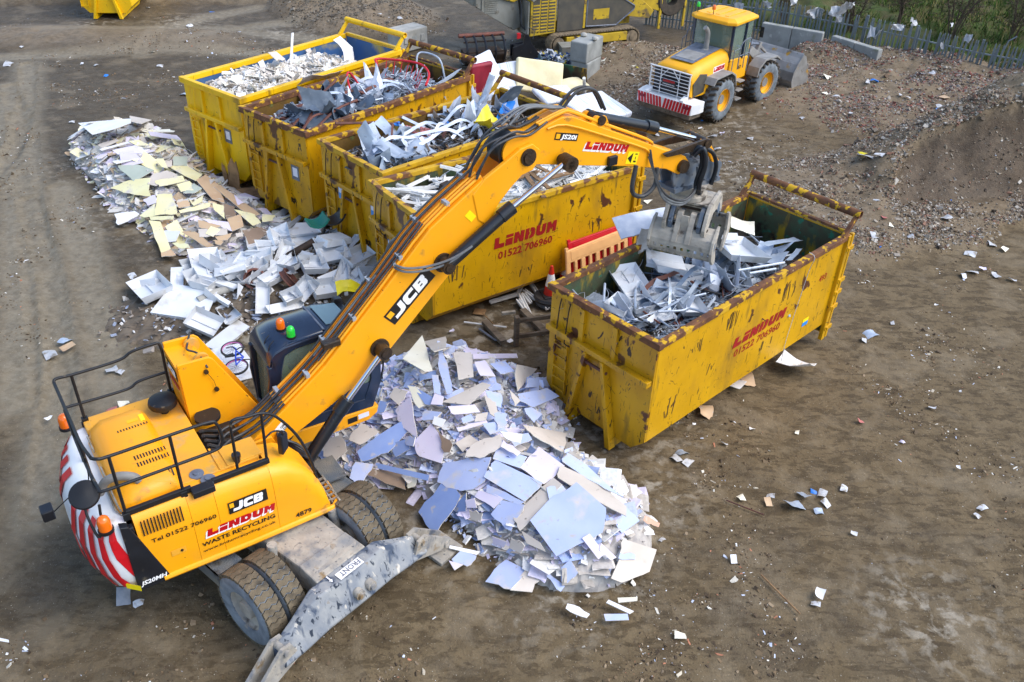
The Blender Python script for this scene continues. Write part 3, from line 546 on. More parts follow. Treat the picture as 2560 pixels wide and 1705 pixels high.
TUBES_E=[[(2.24,13.79,2.35),(2.29,14.34,2.35),(2.42,14.55,2.35),(3.16,14.50,2.35),(3.21,14.25,2.35),(2.64,13.68,2.35)],
[(2.30,13.83,2.30),(3.64,14.46,2.30)],
[(2.64,13.68,2.35),(3.09,13.75,2.35),(3.23,13.84,2.35),(3.56,13.67,2.35)],
[(3.88,15.21,2.40),(4.45,14.88,2.40)],
[(4.18,16.11,2.55),(4.30,15.37,2.55),(4.41,14.67,2.55)],
[(4.17,14.48,2.82),(5.12,14.85,2.82)],
[(4.40,14.51,2.75),(4.94,14.72,2.75)],
[(1.65,13.86,2.40),(1.72,14.52,2.40)],
[(1.02,14.42,2.40),(1.19,14.03,2.40)],
[(3.35,14.91,2.30),(3.54,14.51,2.30)],
[(3.56,14.82,2.30),(3.45,15.13,2.30)]]
PILES={'P1': [(-12.3, 25.6, 0.85, -10.4, 23.4, 0.9, 1.4, 0.4), (-10.4, 23.2, 0.75, -7.4, 20.4, 0.35, 1.5, 0.7)], 'P2': [(-7.6, 16.6, 0.25, -5.6, 18.4, 0.6, 1.6, 0.8), (-5.6, 18.4, 0.6, -4.3, 19.6, 0.5, 1.5, 0.8)], 'P3': [(-1.3, 13.7, 1.0, -0.5, 13.2, 0.95, 1.75, 0.8), (-0.7, 12.3, 0.85, 1.15, 10.5, 0.85, 1.35, 0.6), (-2.6, 12.6, 0.35, -2.2, 12.4, 0.35, 1.0, 0.8)]}
# ------------------------------------------------------------------ ground
_perm = np.random.default_rng(3).random((256, 256))
def vnoise(x, y):
    xi = np.floor(x).astype(int); yi = np.floor(y).astype(int); fx = x-xi; fy = y-yi
    fx = fx*fx*(3-2*fx); fy = fy*fy*(3-2*fy); P = lambda a, b: _perm[a & 255, b & 255]
    return (P(xi,yi)*(1-fx)+P(xi+1,yi)*fx)*(1-fy)+(P(xi,yi+1)*(1-fx)+P(xi+1,yi+1)*fx)*fy
def fbm(x, y, o=4):
    s = 0; a = .5
    for i in range(o): s = s+a*vnoise(x*2**i+17*i, y*2**i+31*i); a *= .5
    return s
def caps(x, y, c):
    ax, ay, ah, bx, by, bh, r, p = c
    dx, dy = bx-ax, by-ay; t = np.clip(((x-ax)*dx+(y-ay)*dy)/(dx*dx+dy*dy+1e-9), 0, 1)
    d = np.hypot(x-ax-t*dx, y-ay-t*dy); q = np.maximum(1-(d/r)**2, 0)
    return (ah+(bh-ah)*t)*q**p
def pile_h(pn, x, y):
    return np.maximum.reduce([caps(np.asarray(x, float), np.asarray(y, float), c) for c in PILES[pn]])
# mounds of rubble and soil that rise from the yard
MOUNDS = [ # right-hand stone heap with its hollow, heap behind the loader, heap at the fence, small heap at the back, soil bank beyond the fence
 (9.4,24.0,.35,15.3,26.4,3.1,3.0,1.1), (17.5,26.0,2.6,22,22,2.6,4.0,1.0), (8.6,22.0,.3,11.5,23.2,.5,2.2,1),
 (11.5,34.5,.35,20,31.8,1.0,3.4,1.0), (10.5,32.6,.3,16,29.6,.5,3.0,1), (13,37.6,.75,22,32.8,1.0,2.0,.9), (20,32,1.2,26,28,2.0,4,1),
 (-8.8,43.5,1.3,-7.2,41.5,.7,3.4,1.1), (4.6,37.2,.35,7.6,35.4,.5,2.2,1), (0.2,35.4,.2,5.2,34.2,.3,2.4,1), (4.0,32.6,.18,4.4,31.0,.1,1.8,1),
 (-21,36.5,.25,-13,37,.2,2.0,1), (-25,44,.6,-13,46,.5,3,1)]
def rut(x, y, pts, wd, dep):
    best = np.full(np.shape(x), 9.)
    for (ax, ay, *_), (bx, by, *_) in zip(pts, pts[1:]):
        dx, dy = bx-ax, by-ay; t = np.clip(((x-ax)*dx+(y-ay)*dy)/(dx*dx+dy*dy), 0, 1)
        best = np.minimum(best, np.hypot(x-ax-t*dx, y-ay-t*dy))
    q = best/wd
    return np.where(q < 1, -dep, 0)+np.where((q >= 1) & (q < 1.6), dep*.9*np.sin((q-1)/.6*math.pi), 0), best
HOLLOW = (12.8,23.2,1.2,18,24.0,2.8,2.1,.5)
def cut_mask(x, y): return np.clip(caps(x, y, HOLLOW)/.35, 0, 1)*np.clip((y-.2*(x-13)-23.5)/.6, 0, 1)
TRACKS = [[(-18.7,33.2),(-17.2,30.0),(-16.0,27.0),(-15.0,24.0),(-14.3,20.0)], [(-18.2,30.8),(-16.9,28.6),(-15.6,26.0),(-14.9,22.2)], [(-13.4,22),(-11.0,18.0),(-9.2,14.5),(-7.8,10.5)], [(-14.0,36.6),(-11.5,39.6),(-8.5,41)], [(-22,33.2),(-15,35.6),(-8,35.8),(-5,33)], [(-20,37.5),(-13,38.8),(-7.5,37.5)], [(-17.84,29.94,0),(-16.25,27.61,0),(-14.22,23.66,0),(-12.17,19.67,0),(-10.29,16.11,0),(-8.59,12.78,0)], [(-17.83,28.94,0),(-15.68,25.63,0),(-13.67,21.85,0),(-11.64,17.73,0),(-9.50,13.33,1.78e-15)], [(-12.84,22.70,0),(-10.61,18.96,0),(-9.10,16.19,0),(-7.67,13.44,1.78e-15)], [(-15.00,35.17,-1.78e-15),(-15.43,38.23,0),(-14.13,40.64,0),(-12.40,42.27,0)]]
def ground_h(x, y, fine=True):
    x = np.asarray(x, float); y = np.asarray(y, float)
    z = np.zeros(np.shape(x))
    for c in MOUNDS: z = np.maximum(z, caps(x, y, c))
    hol = caps(x, y, HOLLOW); z = np.maximum(z-hol, np.minimum(z, .12))
    bank = np.clip(((x-10.8)*.62+(y-40.1)*.78-1.0)/6, 0, 1); z = np.maximum(z, bank*1.2*(fbm(x*.3, y*.3, 3)+.5))
    m = z > .05
    z = z+np.where(m, np.clip(z, 0, .6)*(fbm(x*1.3, y*1.3, 4)-.47)*.9, 0)
    if fine:
        rough = np.clip((24-(x+22))/24, 0, 1)*.6+.4
        z = z+(fbm(x*.55, y*.55, 3)-.45)*.05*rough+(fbm(x*3.1, y*3.1, 4)-.47)*.045*rough+(vnoise(x*9, y*9)-.5)*.016+(vnoise(x*21, y*21)-.5)*.008
        for t in TRACKS[:3]:
            d, b = rut(x, y, t, .26, .035); z = z+d+np.where(b < .26, .012*np.sin((x+y)*14), 0)
        for t in TRACKS[3:]:
            d, b = rut(x, y, t, .34, .02); z = z+d+np.where(b < .34, .009*np.sin((x*.6+y)*17)+(vnoise(x*15, y*15)-.5)*.012, 0)
        z = z-.03
    return z
def build_ground():
    xs = np.concatenate([np.linspace(-160,-27,10), np.linspace(-26.5,-10,190), np.linspace(-9.93,12,300), np.linspace(12.1,28,160), np.linspace(29,160,10)])
    dy = np.concatenate([np.linspace(-60,4,8), np.geomspace(1, 7.3, 430)*7-.4, np.linspace(52,260,12)])
    X, Yy = np.meshgrid(xs, dy); Z = ground_h(X, Yy); nx, ny = len(xs), len(dy)
    me = bpy.data.meshes.new('ground'); v = np.stack([X, Yy, Z], -1).reshape(-1, 3).astype(np.float32)
    idx = np.arange(nx*ny).reshape(ny, nx); q = np.stack([idx[:-1,:-1], idx[:-1,1:], idx[1:,1:], idx[1:,:-1]], -1).reshape(-1)
    me.vertices.add(len(v)); me.vertices.foreach_set('co', v.ravel()); me.loops.add(len(q)); me.loops.foreach_set('vertex_index', q.astype(np.int32))
    n = len(q)//4; me.polygons.add(n); me.polygons.foreach_set('loop_start', np.arange(0, 4*n, 4, dtype=np.int32)); me.update()
    # soil type: 0 dry tan, 1 dark and damp, plus shade painted on the hollow wall; second channel grey-white gypsum dust; third mound of stones
    wet = np.clip(.46-.03*(X+2)+.012*(Yy-14)-.2*(fbm(X*.2, Yy*.2, 3)-.45)*3, 0, 1)
    dust = np.zeros_like(X)
    for cx, cy, r in ((2.2,13.2,1.6),(2.6,11.4,1.0),(-.5,16.3,1.5),(.2,17.3,1.3),(6.6,9.0,1.2),(-5.5,16,1.5),(-10.5,21.5,1.6),(-15,39.5,1.6),(-18.5,39,1.2),(-10,38.5,1.6),(7,30,2),(6.5,25.5,2.5),(9,26,2),(.9,9.7,1.5),(-.7,10.5,1.2),(1.9,10.8,1.1),(-2.8,12.2,1.2),(-12.4,24.6,1.7),(-10.2,22.2,1.6),(-8.2,20,1.5)):
        dust = np.maximum(dust, np.clip(1.25-np.hypot(X-cx, Yy-cy)/r, 0, 1))
    hl = cut_mask(X, Yy); wet = np.maximum(wet, hl*.95)  # hollow wall pushed to the dark tone to paint in its shade
    st = np.zeros_like(X)
    for c in MOUNDS: st = np.maximum(st, np.clip(caps(X, Yy, c)/.25, 0, 1))
    st = st*(1-hl*.6)
    gr = np.clip(((X-10.8)*.62+(Yy-40.1)*.78-.6)/1.5, 0, 1)
    trk = np.zeros_like(X)
    for t in TRACKS: trk = np.maximum(trk, np.clip(1.5-rut(X, Yy, t, .3, .03)[1]/.5, 0, 1))
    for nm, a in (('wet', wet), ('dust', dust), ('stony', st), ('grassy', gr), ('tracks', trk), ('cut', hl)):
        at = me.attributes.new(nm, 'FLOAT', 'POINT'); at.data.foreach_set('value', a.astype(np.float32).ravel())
    me.shade_smooth()
    m, t, p, N, L = nodes('mud'); tc = N('ShaderNodeTexCoord')
    def A(nm): a = N('ShaderNodeAttribute'); a.attribute_name = nm; return a.outputs['Fac']
    def nz(s, d=6, dist=0, st_=None):
        n = N('ShaderNodeTexNoise'); n.inputs['Scale'].default_value = s; n.inputs['Detail'].default_value = d+4; n.inputs['Roughness'].default_value = .62; n.inputs['Distortion'].default_value = dist
        mp = N('ShaderNodeMapping'); L(tc.outputs['Object'], mp.inputs[0]); L(mp.outputs[0], n.inputs['Vector'])
        if st_: mp.inputs['Scale'].default_value = st_
        return n.outputs['Fac']
    def mr(f, a, b, c=0., d=1.): r = N('ShaderNodeMapRange'); L(f, r.inputs[0]); r.inputs[1].default_value = a; r.inputs[2].default_value = b; r.inputs[3].default_value = c; r.inputs[4].default_value = d; return r.outputs[0]
    def mth(op, a, b):
        x = N('ShaderNodeMath'); x.operation = op
        for i, v_ in ((0, a), (1, b)):
            if isinstance(v_, (int, float)): x.inputs[i].default_value = v_
            else: L(v_, x.inputs[i])
        return x.outputs[0]
    def mix(f, a, b):
        x = N('ShaderNodeMix'); x.data_type = 'RGBA'; L(f, x.inputs[0])
        for i, c in ((6, a), (7, b)):
            if isinstance(c, tuple): x.inputs[i].default_value = c
            else: L(c, x.inputs[i])
        return x.outputs[2]
    wet_shade_f = mr(mth('ADD', A('wet'), mth('MULTIPLY', mth('SUBTRACT', nz(.9, 8, .6), .5), 1.6)), .2, .8)
    c = mix(mr(nz(2.2, 8), .35, .65), srgb(114,98,72), srgb(94,79,55))
    c = mix(wet_shade_f, c, mix(mr(nz(3.1, 8), .35, .65), srgb(70,61,46), srgb(92,81,64)))
    dk = mr(nz(1.9, 12, .5, (1,2.2,1)), .52, .57); c = mix(mth('MULTIPLY', dk, .72), c, srgb(74,61,40)); dk3 = mr(nz(4.5, 12, .2, (.7,1.8,1)), .55, .59); c = mix(mth('MULTIPLY', dk3, .55), c, srgb(64,52,34)); dk2 = mr(nz(9, 8, .3), .56, .62); c = mix(mth('MULTIPLY', dk2, .45), c, srgb(66,53,37))
    pale = mr(nz(.8, 12, .4), .52, .62); c = mix(mth('MULTIPLY', pale, .42), c, srgb(134,120,97))
    c = mix(mth('MULTIPLY', A('tracks'), mr(nz(6, 4), .3, .7, .35, .95)), c, srgb(138,128,108))
    c = mix(mth('MULTIPLY', A('dust'), mr(nz(3.4, 10, .3), .5, .62, 0., .75)), c, srgb(162,153,136))
    c = mix(mth('MULTIPLY', A('stony'), mr(nz(5, 8), .4, .6, .4, .9)), c, srgb(130,114,92))
    c = mix(A('grassy'), c, mix(mr(nz(1.2, 6), .4, .6), srgb(84,78,44), srgb(66,82,30)))
    c = mix(mth('MULTIPLY', A('cut'), mr(nz(4, 6), .3, .7, .6, 1.)), c, mix(mr(nz(5, 6), .4, .6), srgb(64,50,35), srgb(84,68,50)))  # shade of the hollow wall painted as dark brown soil colour
    speck = mr(nz(38, 1), .66, .7); c = mix(mth('MULTIPLY', speck, .7), c, srgb(206,198,180))
    speck = mr(nz(30, 3), .66, .7); c = mix(mth('MULTIPLY', speck, .5), c, srgb(70,56,40))
    L(c, p.inputs['Base Color']); L(mr(wet_shade_f, 0, 1, .85, .62), p.inputs['Roughness'])
    p.inputs['Specular IOR Level'].default_value = .35
    b = N('ShaderNodeBump'); b.inputs['Strength'].default_value = .7; b.inputs['Distance'].default_value = .03
    L(mth('ADD', nz(7, 10), mth('MULTIPLY', nz(26, 8), .7)), b.inputs['Height']); L(b.outputs[0], p.inputs['Normal'])
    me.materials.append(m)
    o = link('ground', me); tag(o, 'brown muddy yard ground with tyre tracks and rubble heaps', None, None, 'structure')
build_ground()
# ------------------------------------------------------------------ masses of small pieces, each a real little block
_CUBE = np.array([(a,b,c) for a in (-1,1) for b in (-1,1) for c in (-1,1)], float)*.5
_CF = np.array([(0,1,3),(0,3,2),(4,6,7),(4,7,5),(0,4,5),(0,5,1),(2,3,7),(2,7,6),(0,2,6),(0,6,4),(1,5,7),(1,7,3)])
def mass(name, P, size, colors, label, cat, flat=(.6,.5), aspect=(.6,1.), parent=None, jitter=.35, tilt=.5, mt='debris', nrm=None, seed=1):
    g = np.random.default_rng(seed); n = len(P)
    s = np.stack([size*g.uniform(1/aspect[1], 1/aspect[0], n), size*g.uniform(*aspect, n), size*g.uniform(flat[1], flat[0], n)], -1)
    v = _CUBE[None]*(1+g.uniform(-jitter, jitter, (n,8,3)))*s[:,None]
    def rot(ax, a):
        c, q = np.cos(a), np.sin(a); m = np.zeros((n,3,3)); i, j = [(1,2),(0,2),(0,1)][ax]; m[:,ax,ax] = 1; m[:,i,i] = c; m[:,j,j] = c; m[:,i,j] = -q; m[:,j,i] = q; return m
    M = rot(0, g.normal(0, tilt, n)) @ rot(1, g.normal(0, tilt, n)); M = M @ rot(2, g.uniform(0, 6.3, n))
    v = np.einsum('nij,nkj->nki', M, v)+P[:,None]
    me = bpy.data.meshes.new(name); me.vertices.add(n*8); me.vertices.foreach_set('co', v.astype(np.float32).ravel())
    f = (_CF[None]+8*np.arange(n)[:,None,None]).reshape(-1); me.loops.add(len(f)); me.loops.foreach_set('vertex_index', f.astype(np.int32))
    k = len(f)//3; me.polygons.add(k); me.polygons.foreach_set('loop_start', np.arange(0, 3*k, 3, dtype=np.int32)); me.update(); me.shade_flat()
    ci = np.array([srgb(*c) for c in colors])[g.integers(0, len(colors), n)]; ci[:,:3] *= g.uniform(.75, 1.15, (n,1))
    a = me.color_attributes.new('Col', 'FLOAT_COLOR', 'POINT'); a.data.foreach_set('color', np.repeat(ci, 8, 0).astype(np.float32).ravel())
    me.materials.append(MT[mt]); o = link(name, me, parent)
    if not parent: tag(o, label, cat, None, 'stuff')
    else: o['kind'] = 'stuff'
    return o
STONE = [(150,138,120),(128,114,96),(166,156,142),(100,82,62),(176,170,160),(132,98,80),(82,70,58),(142,126,104),(104,92,78)]
RED = STONE+[(138,82,68),(150,96,80),(122,72,60),(166,146,134),(126,118,114),(112,104,100),(144,138,132)]
def on_ground(g, n, fn, lo, hi):
    """rejection sample points where fn(x,y) gives a density"""
    out = []
    while sum(map(len, out)) < n:
        x = g.uniform(lo[0], hi[0], 4*n); y = g.uniform(lo[1], hi[1], 4*n); d = fn(x, y); k = g.random(4*n) < d
        out.append(np.stack([x[k], y[k]], -1))
        if len(out) > 60: break
    p = np.concatenate(out)[:n]; return np.concatenate([p, ground_h(p[:,0], p[:,1])[:,None]], 1)
def rubble():
    g = np.random.default_rng(11)
    dn = lambda i, lim=.3: (lambda x, y: np.clip(np.maximum.reduce([caps(x, y, MOUNDS[k]) for k in i])/lim, 0, 1)*np.clip((fbm(x*.8, y*.8, 3)-.3)*4, .08, 1)*(1-.9*cut_mask(x, y)))
    P = on_ground(g, 17000, dn((0,2)), (5,17), (21,31)); mass('stones', P, g.gamma(1.6, .013, len(P))+.016, STONE, 'grey brown crushed stones on the large heap at the right edge', 'rubble', seed=1)
    P = on_ground(g, 8000, dn((0,1,2,6)), (11,17), (24,26)); mass('stones', P, g.gamma(1.6, .014, len(P))+.016, STONE, 'mixed stones strewn in and below the hollow of the right edge heap', 'rubble', seed=2)
    P = on_ground(g, 24000, dn((3,4,5)), (8,26), (25,40)); mass('brick_rubble', P, g.gamma(1.6, .013, len(P))+.018, RED, 'reddish crushed brick rubble sloping down from the palisade fence', 'rubble', seed=3)
    P = on_ground(g, 9000, dn((8,9,10), .15), (-2,29), (10,40)); mass('stones', P, g.gamma(1.6, .015, len(P))+.016, STONE, 'pale gravel and soil clods around the crusher tracks', 'rubble', seed=4)
    P = on_ground(g, 4000, dn((7,)), (-13,38), (-3,48)); mass('stones', P, g.gamma(2, .014, len(P))+.02, [(112,104,92),(96,88,76),(130,122,110),(84,74,62)], 'fine grey gravel heap behind the bright yellow skip', 'rubble', seed=5)
    def yard(x, y): return np.clip((fbm(x*.5+5, y*.5, 4)-.47)*5, .02, 1)**1.5*np.clip((fbm(x*2.3, y*2.3, 2)-.3)*4, .1, 1)*np.clip(1.3-y/60, .2, 1)
    P = on_ground(g, 26000, yard, (-22,7), (16,42)); mass('soil_clods', P, g.gamma(1.4, .009, len(P))+.008, [(86,70,50),(104,86,62),(72,58,42),(120,100,74),(140,122,98)], 'small brown soil clods and grit scattered over the yard', 'grit', flat=(.6,.35), seed=6)
    P = on_ground(g, 5200, yard, (-22,7), (16,42)); mass('litter_chips', P, g.gamma(1.3, .01, len(P))+.008, [(226,222,212),(206,200,186),(236,236,236),(190,180,160),(200,208,226),(180,120,90)], 'tiny pale chips of plaster and paper trodden into the mud', 'litter', flat=(.35,.15), aspect=(.4,1), tilt=.25, seed=7)
rubble()

# ------------------------------------------------------------------ roll-on skips
def skip(label, loc, az, L, H, paint, endp, rim, inner, W=2.5, bar='rim_rust', ladder=True, big_rim=False, group='hook-lift skips'):
    t = thing('skip', label, 'skip', loc, az, group); w = W/2
    zb, zc, yc = .24, .52, w-.28
    b = MB(); b.prism([(-w,H),(-w,zc),(-yc,zb),(yc,zb),(w,zc),(w,H),(w-.05,H),(w-.05,zc+.03),(yc-.03,zb+.05),(-yc+.03,zb+.05),(-w+.05,zc+.03),(-w+.05,H)], 0.02, L-.14, 'x')
    b.build('body', MT[paint], t)
    e = MB(); e.prism([(-w+.004,H),(-w+.004,zc),(-yc,zb-.004),(yc,zb-.004),(w-.004,zc),(w-.004,H)], -.03, .018, 'x'); e.build('end_wall', MT[endp], t)
    i = MB(); i.prism([(-w+.053,H-.02),(-w+.053,zc+.04),(-yc+.04,zb+.056),(yc-.04,zb+.056),(w-.053,zc+.04),(w-.053,H-.02),(w-.058,H-.02),(w-.058,zc+.045),(yc-.045,zb+.062),(-yc+.045,zb+.062),(-w+.058,zc+.045),(-w+.058,H-.02)], .03, L-.16, 'x')
    i.box((.026,0,(H+zc)/2), (.008, W-.12, H-zc-.04)); i.build('inner_lining', MT[inner], t)
    rh, rw = (.15, .1) if big_rim else (.12, .07)
    r = MB(); r.box((L/2-.1,-w-rw/2+.045,H-rh/2+.012), (L-.16,rw+.06,rh)); r.box((L/2-.1,w+rw/2-.045,H-rh/2+.012), (L-.16,rw+.06,rh)); r.build('side_rim', MT[rim], t, bevel=.012)
    r = MB(); r.box((-.03,0,H-rh/2+.016), (.13,W+2*rw,rh+.008)); r.build('end_rim', MT[rim], t, bevel=.012)
    q = MB(); q.box((-.1,0,H*.685), (.14,W-.05,.11)); q.build('end_rail', MT[endp], t, bevel=.01)
    for y in (-.36, .42, ): MB().box((-.065,y,H*.685+.055+(H*.315-rh-.06)/2), (.07,.1,H*.315-rh-.055)).build('stiffener', MT[endp], t)
    for s in (1, -1):
        # slanted hook-frame plates meeting at the hook bar
        MB().prism([(s*.17,H*.665),(s*.24,H*.665),(s*.62,.02),(s*.5,.02)], -.2, -.032, 'x').build('hook_frame', MT[endp], t, bevel=.006)
        MB().box((L/2-.1,s*.53,.125), (L+.1,.12,.23)).build('skid_rail', MT[paint], t)
    MB().cyl((-.13,-.3,H*.585), (-.13,.3,H*.585), .03).build('hook_bar', MT['rustpipe'], t, smooth=40)
    if ladder:
        for yy in (.72, 1.04): MB().box((-.075,yy,1.05), (.06,.02,1.15)).build('ladder_stile', MT[endp], t)
        for k in range(5): MB().box((-.1,.88,.55+.25*k), (.03,.34,.025)).build('ladder_rung', MT[endp], t)
        for yy in (.75, .98):
            MB().tube([(-.05,yy,H-.18),(-.09,yy,H-.35),(-.13,yy,H*.69),(-.12,yy+.02,H*.62),(-.1,yy-.1,H*.61)], .012, 5, sub=3).build('grab_handle', MT['steel_dark' if endp != 'skip_new' else 'skip_new'], t, smooth=50)
    # tail end: door leaf, frame posts, hinges, raised bar
    d = MB(); d.box((L-.1,0,(H+zb)/2-.02), (.06,W-.1,H-zb-.04)); d.build('tail_door', MT[paint], t)
    MB().box((L-.139,0,(H+zb)/2-.02), (.006,W-.13,H-zb-.1)).build('door_lining', MT[inner], t)
    MB().box((L-.1,0,H+.012), (.1,W-.1,.055)).build('door_rim', MT[rim], t, bevel=.008)
    for s in (-1, 1):
        MB().box((L-.19,s*(w+.03),(H+.12)/2), (.11,.09,H-.13)).build('corner_post', MT[paint], t, bevel=.01)
        MB().box((L-.03,s*(w+.02),(H+.12)/2), (.08,.08,H-.13)).build('corner_post', MT[paint], t, bevel=.01)
        for z in (.42, .95, 1.32, 1.62, H-.32): MB().box((L-.09,s*(w+.075),z), (.27,.04,.1)).box((L-.16,s*(w+.1),z), (.05,.03,.07)).build('hinge', MT[paint], t, bevel=.006)
        MB().prism([(L-.42,H+.02),(L-.26,H+.02),(L+.1,H+.4),(L-.02,H+.4)], s*(w-.04), s*(w+.04), 'y').build('bar_bracket', MT[rim], t, bevel=.008)
        MB().cyl((L-.25,s*.53,.1), (L-.25,s*.74,.1), .09, n=16).build('roller', MT['steel_dark'], t, smooth=40)
        MB().prism([(s*.6,.02),(s*.66,.02),(s*1.16,.5),(s*1.06,.5)], L-.5, L-.42, 'x').build('tail_strut', MT[paint], t)
    b = MB().lathe([(.085,-w-.07),(.085,w+.07),(.07,w+.07),(.07,-w-.07)], 18, MX((L+.02,0,H+.4), (0,0,1), (1,0,0)), closed=True); b.build('tail_bar', MT[bar], t, smooth=40)
    return t
def side_M(x, z, w=1.25, ang=0): # lettering plane on the right-hand side
    return MX((x,-w-.004,z), (math.cos(ang),0,math.sin(ang)), (-math.sin(ang),0,math.cos(ang)))
def decal(name, parent, mt, M, w, h, th=.003): return MB().box((w/2,h/2,th/2), (w,h,th)).build(name, MT[mt], parent, M=M)
END = lambda y, z, x=-.036: MX((x,y,z), (0,-1,0), (0,0,1))
sE = skip('worn yellow skip of white metal scrap standing alone under the grab', (1.591,13.061,0), 44.04, 6.21, 2.70, 'skip_worn', 'skip_end', 'rim_rust', 'inner_green')
lettering('company_name', 'LINdUM', .22, 1.74, MT['lettering_red'], sE, side_M(2.35,1.5), .3, .16)
text('phone_number', '01522 706960', .23, MT['lettering_red'], sE, side_M(2.46,1.26), .003, .1, 1.56)
text('skip_number', '493', .2, MT['lettering_red'], sE, side_M(5.25,1.85), .002)
decal('label_sticker', sE, 'decal_yellow', side_M(5.0,.96), .22, .08); decal('label_sticker', sE, 'decal_blue', side_M(5.0,.86), .22, .098)
decal('label_sticker', sE, 'decal_blue', END(.48,1.7), .22, .1)
MB().tube([(4.62,-1.2,2.76),(4.62,-1.34,2.7),(4.6,-1.3,2.4),(4.55,-1.285,1.9),(4.45,-1.28,1.2),(4.4,-1.28,.75),(4.38,-1.3,.3)], .007, 5, sub=4).build('hanging_cord', MT['film'], sE, smooth=50)
def scrape(sk, x, z, w, h, n, seed):
    g = random.Random(seed)
    for k in range(n):
        b = MB(); xx = x+g.uniform(0, w); hh = h*g.uniform(.3,1); ww = g.uniform(.012,.04); l = g.uniform(-.06,.06); zz = z+g.uniform(0, h-hh)
        b.prism([(xx,zz),(xx+ww*.7,zz+.02),(xx+ww+l,zz+hh),(xx+l,zz+hh*.94)], -1.2535, -1.2505, 'y'); b.build('paint_scrape', MT['scraped'], sk)
MT['scraped'] = mat('scraped', srgb(92,66,24), srgb(66,46,26), 6, .7)
for i, q in enumerate(((2.02,2.02,.3,.42,9), (3.86,1.9,.5,.5,8), (1.0,1.95,.25,.3,5), (3.4,.9,.4,.3,4), (.4,.8,.3,.5,4), (1.3,1.2,.5,.3,3))): scrape(sE, *q, i)
sA = skip('bright new yellow skip with blue inside, holding broken white plasterboard', (-8.464,23.69,0), 52.81, 6.21, 2.70, 'skip_new', 'skip_new', 'skip_new', 'inner_blue', bar='skip_new', big_rim=True)
text('skip_number', '7', .26, MT['lettering_red'], sA, side_M(.12,1.98), .004)
sB = skip('worn yellow skip heaped with tangled metal and a bent red tube rail', (-6.247,21.557,0), 51.91, 6.21, 2.70, 'skip_worn', 'skip_rusty', 'rim_rust', 'inner_brown', big_rim=True)
sC = skip('rusty yellow skip third from the left with crumpled galvanised sheets', (-3.91,19.45,0), 44.91, 6.0, 2.70, 'skip_worn', 'skip_rusty', 'rim_half', 'inner_brown')
sD = skip('worn yellow skip full of white window frames behind the excavator boom', (-2.452,17.082,0), 36.97, 5.79, 2.70, 'skip_worn', 'skip_rusty', 'rim_half', 'inner_green', bar='rim_half')
lettering('company_name', 'LINdUM', .26, 1.7, MT['lettering_red'], sD, side_M(1.54,1.68), .12, .14)
text('phone_number', '01522 706960', .25, MT['lettering_red'], sD, side_M(1.66,1.4), .006, .05, 1.5)
for i, q in enumerate(((.25,1.2,.5,.4,7), (.8,1.9,.3,.3,5), (3.6,2.0,.3,.25,5), (4.2,1.3,.4,.4,5), (2.2,.7,.5,.3,4))): scrape(sD, *q, 20+i)
for s_, y, z in ((sA,-.35,1.35), (sB,-.55,1.35)):
    decal('document_holder', s_, 'plate_grey', END(y,z-.1), .3, .4); decal('document', s_, 'decal_paper', END(y-.06,z,-.0395), .18, .24)
for s_, y, z in ((sC,.62,1.5), (sC,-.7,1.52), (sD,.62,1.35)):
    decal('document_holder', s_, 'decal_blue', END(y,z-.1), .18, .3); decal('document', s_, 'decal_paper', END(y-.02,z+.06,-.0395), .14, .12)
sF = skip('plain yellow skip standing far off at the top left', (-18.15,39.7,0), 95, 6.0, 2.5, 'skip_new', 'skip_new', 'skip_new', 'inner_dark', W=2.1, bar='skip_new')
# ------------------------------------------------------------------ loose pieces: shared meshes
def broken_poly(g, w, h, jag=.12):
    pts = []
    for (x0,y0),(x1,y1) in zip([(-1,-1),(1,-1),(1,1),(-1,1)], [(1,-1),(1,1),(-1,1),(-1,-1)]):
        cut = g.random() < .55; pts.append((x0*w/2*(1-g.random()*jag), y0*h/2*(1-g.random()*jag)))
        if cut:
            for t in (.3, .6): pts.append((((x0+(x1-x0)*t)*w/2)*(1-g.random()*jag*1.5), ((y0+(y1-y0)*t)*h/2)*(1-g.random()*jag*1.5)))
    return pts
_bg = random.Random(5)
BOARD = {k: [] for k in PB}
for k in PB:
    for j in range(5):
        b = MB().prism(broken_poly(_bg, _bg.uniform(.75,1), _bg.uniform(.5,.9), .3), -.5, .5, 'z'); BOARD[k].append(b.mesh('plasterboard', MT['pb_'+k]))
def edge_mat(me):
    me.materials.append(MT['gypsum'])
    for p in me.polygons:
        if abs(p.normal.z) < .5: p.material_index = 1
for q in BOARD.values():
    for me in q: me.update(); edge_mat(me)
def put(name, me, loc, rot, scale, label, cat, group): 
    o = bpy.data.objects.new(name, me); col.objects.link(o); o.location = loc; o.rotation_euler = rot; o.scale = scale
    return tag(o, label, cat, group)
def crumple(g, w, h, folds=3, amp=.25, nx=7, ny=6, th=.004):
    """a buckled metal sheet: flat facets between random fold lines"""
    L_ = [(g.uniform(0,6.28), g.uniform(-.5,.5), g.uniform(-amp,amp)*2) for _ in range(folds)]
    J = [[g.uniform(-1,1) for _ in range(ny+1)] for _ in range(nx+1)]
    def fn(u, v):
        x, y = (u-.5)*w, (v-.5)*h; z = 0
        for a, o, k in L_: z += k*abs((x*math.cos(a)+y*math.sin(a))/max(w,h)*2-o)
        i, j = round(u*nx), round(v*ny); z += J[i][j]*amp*.14
        return (x*(1-.12*abs(z)), y*(1-.12*abs(z)), z*.5)
    return MB().sheet(nx, ny, fn, th)
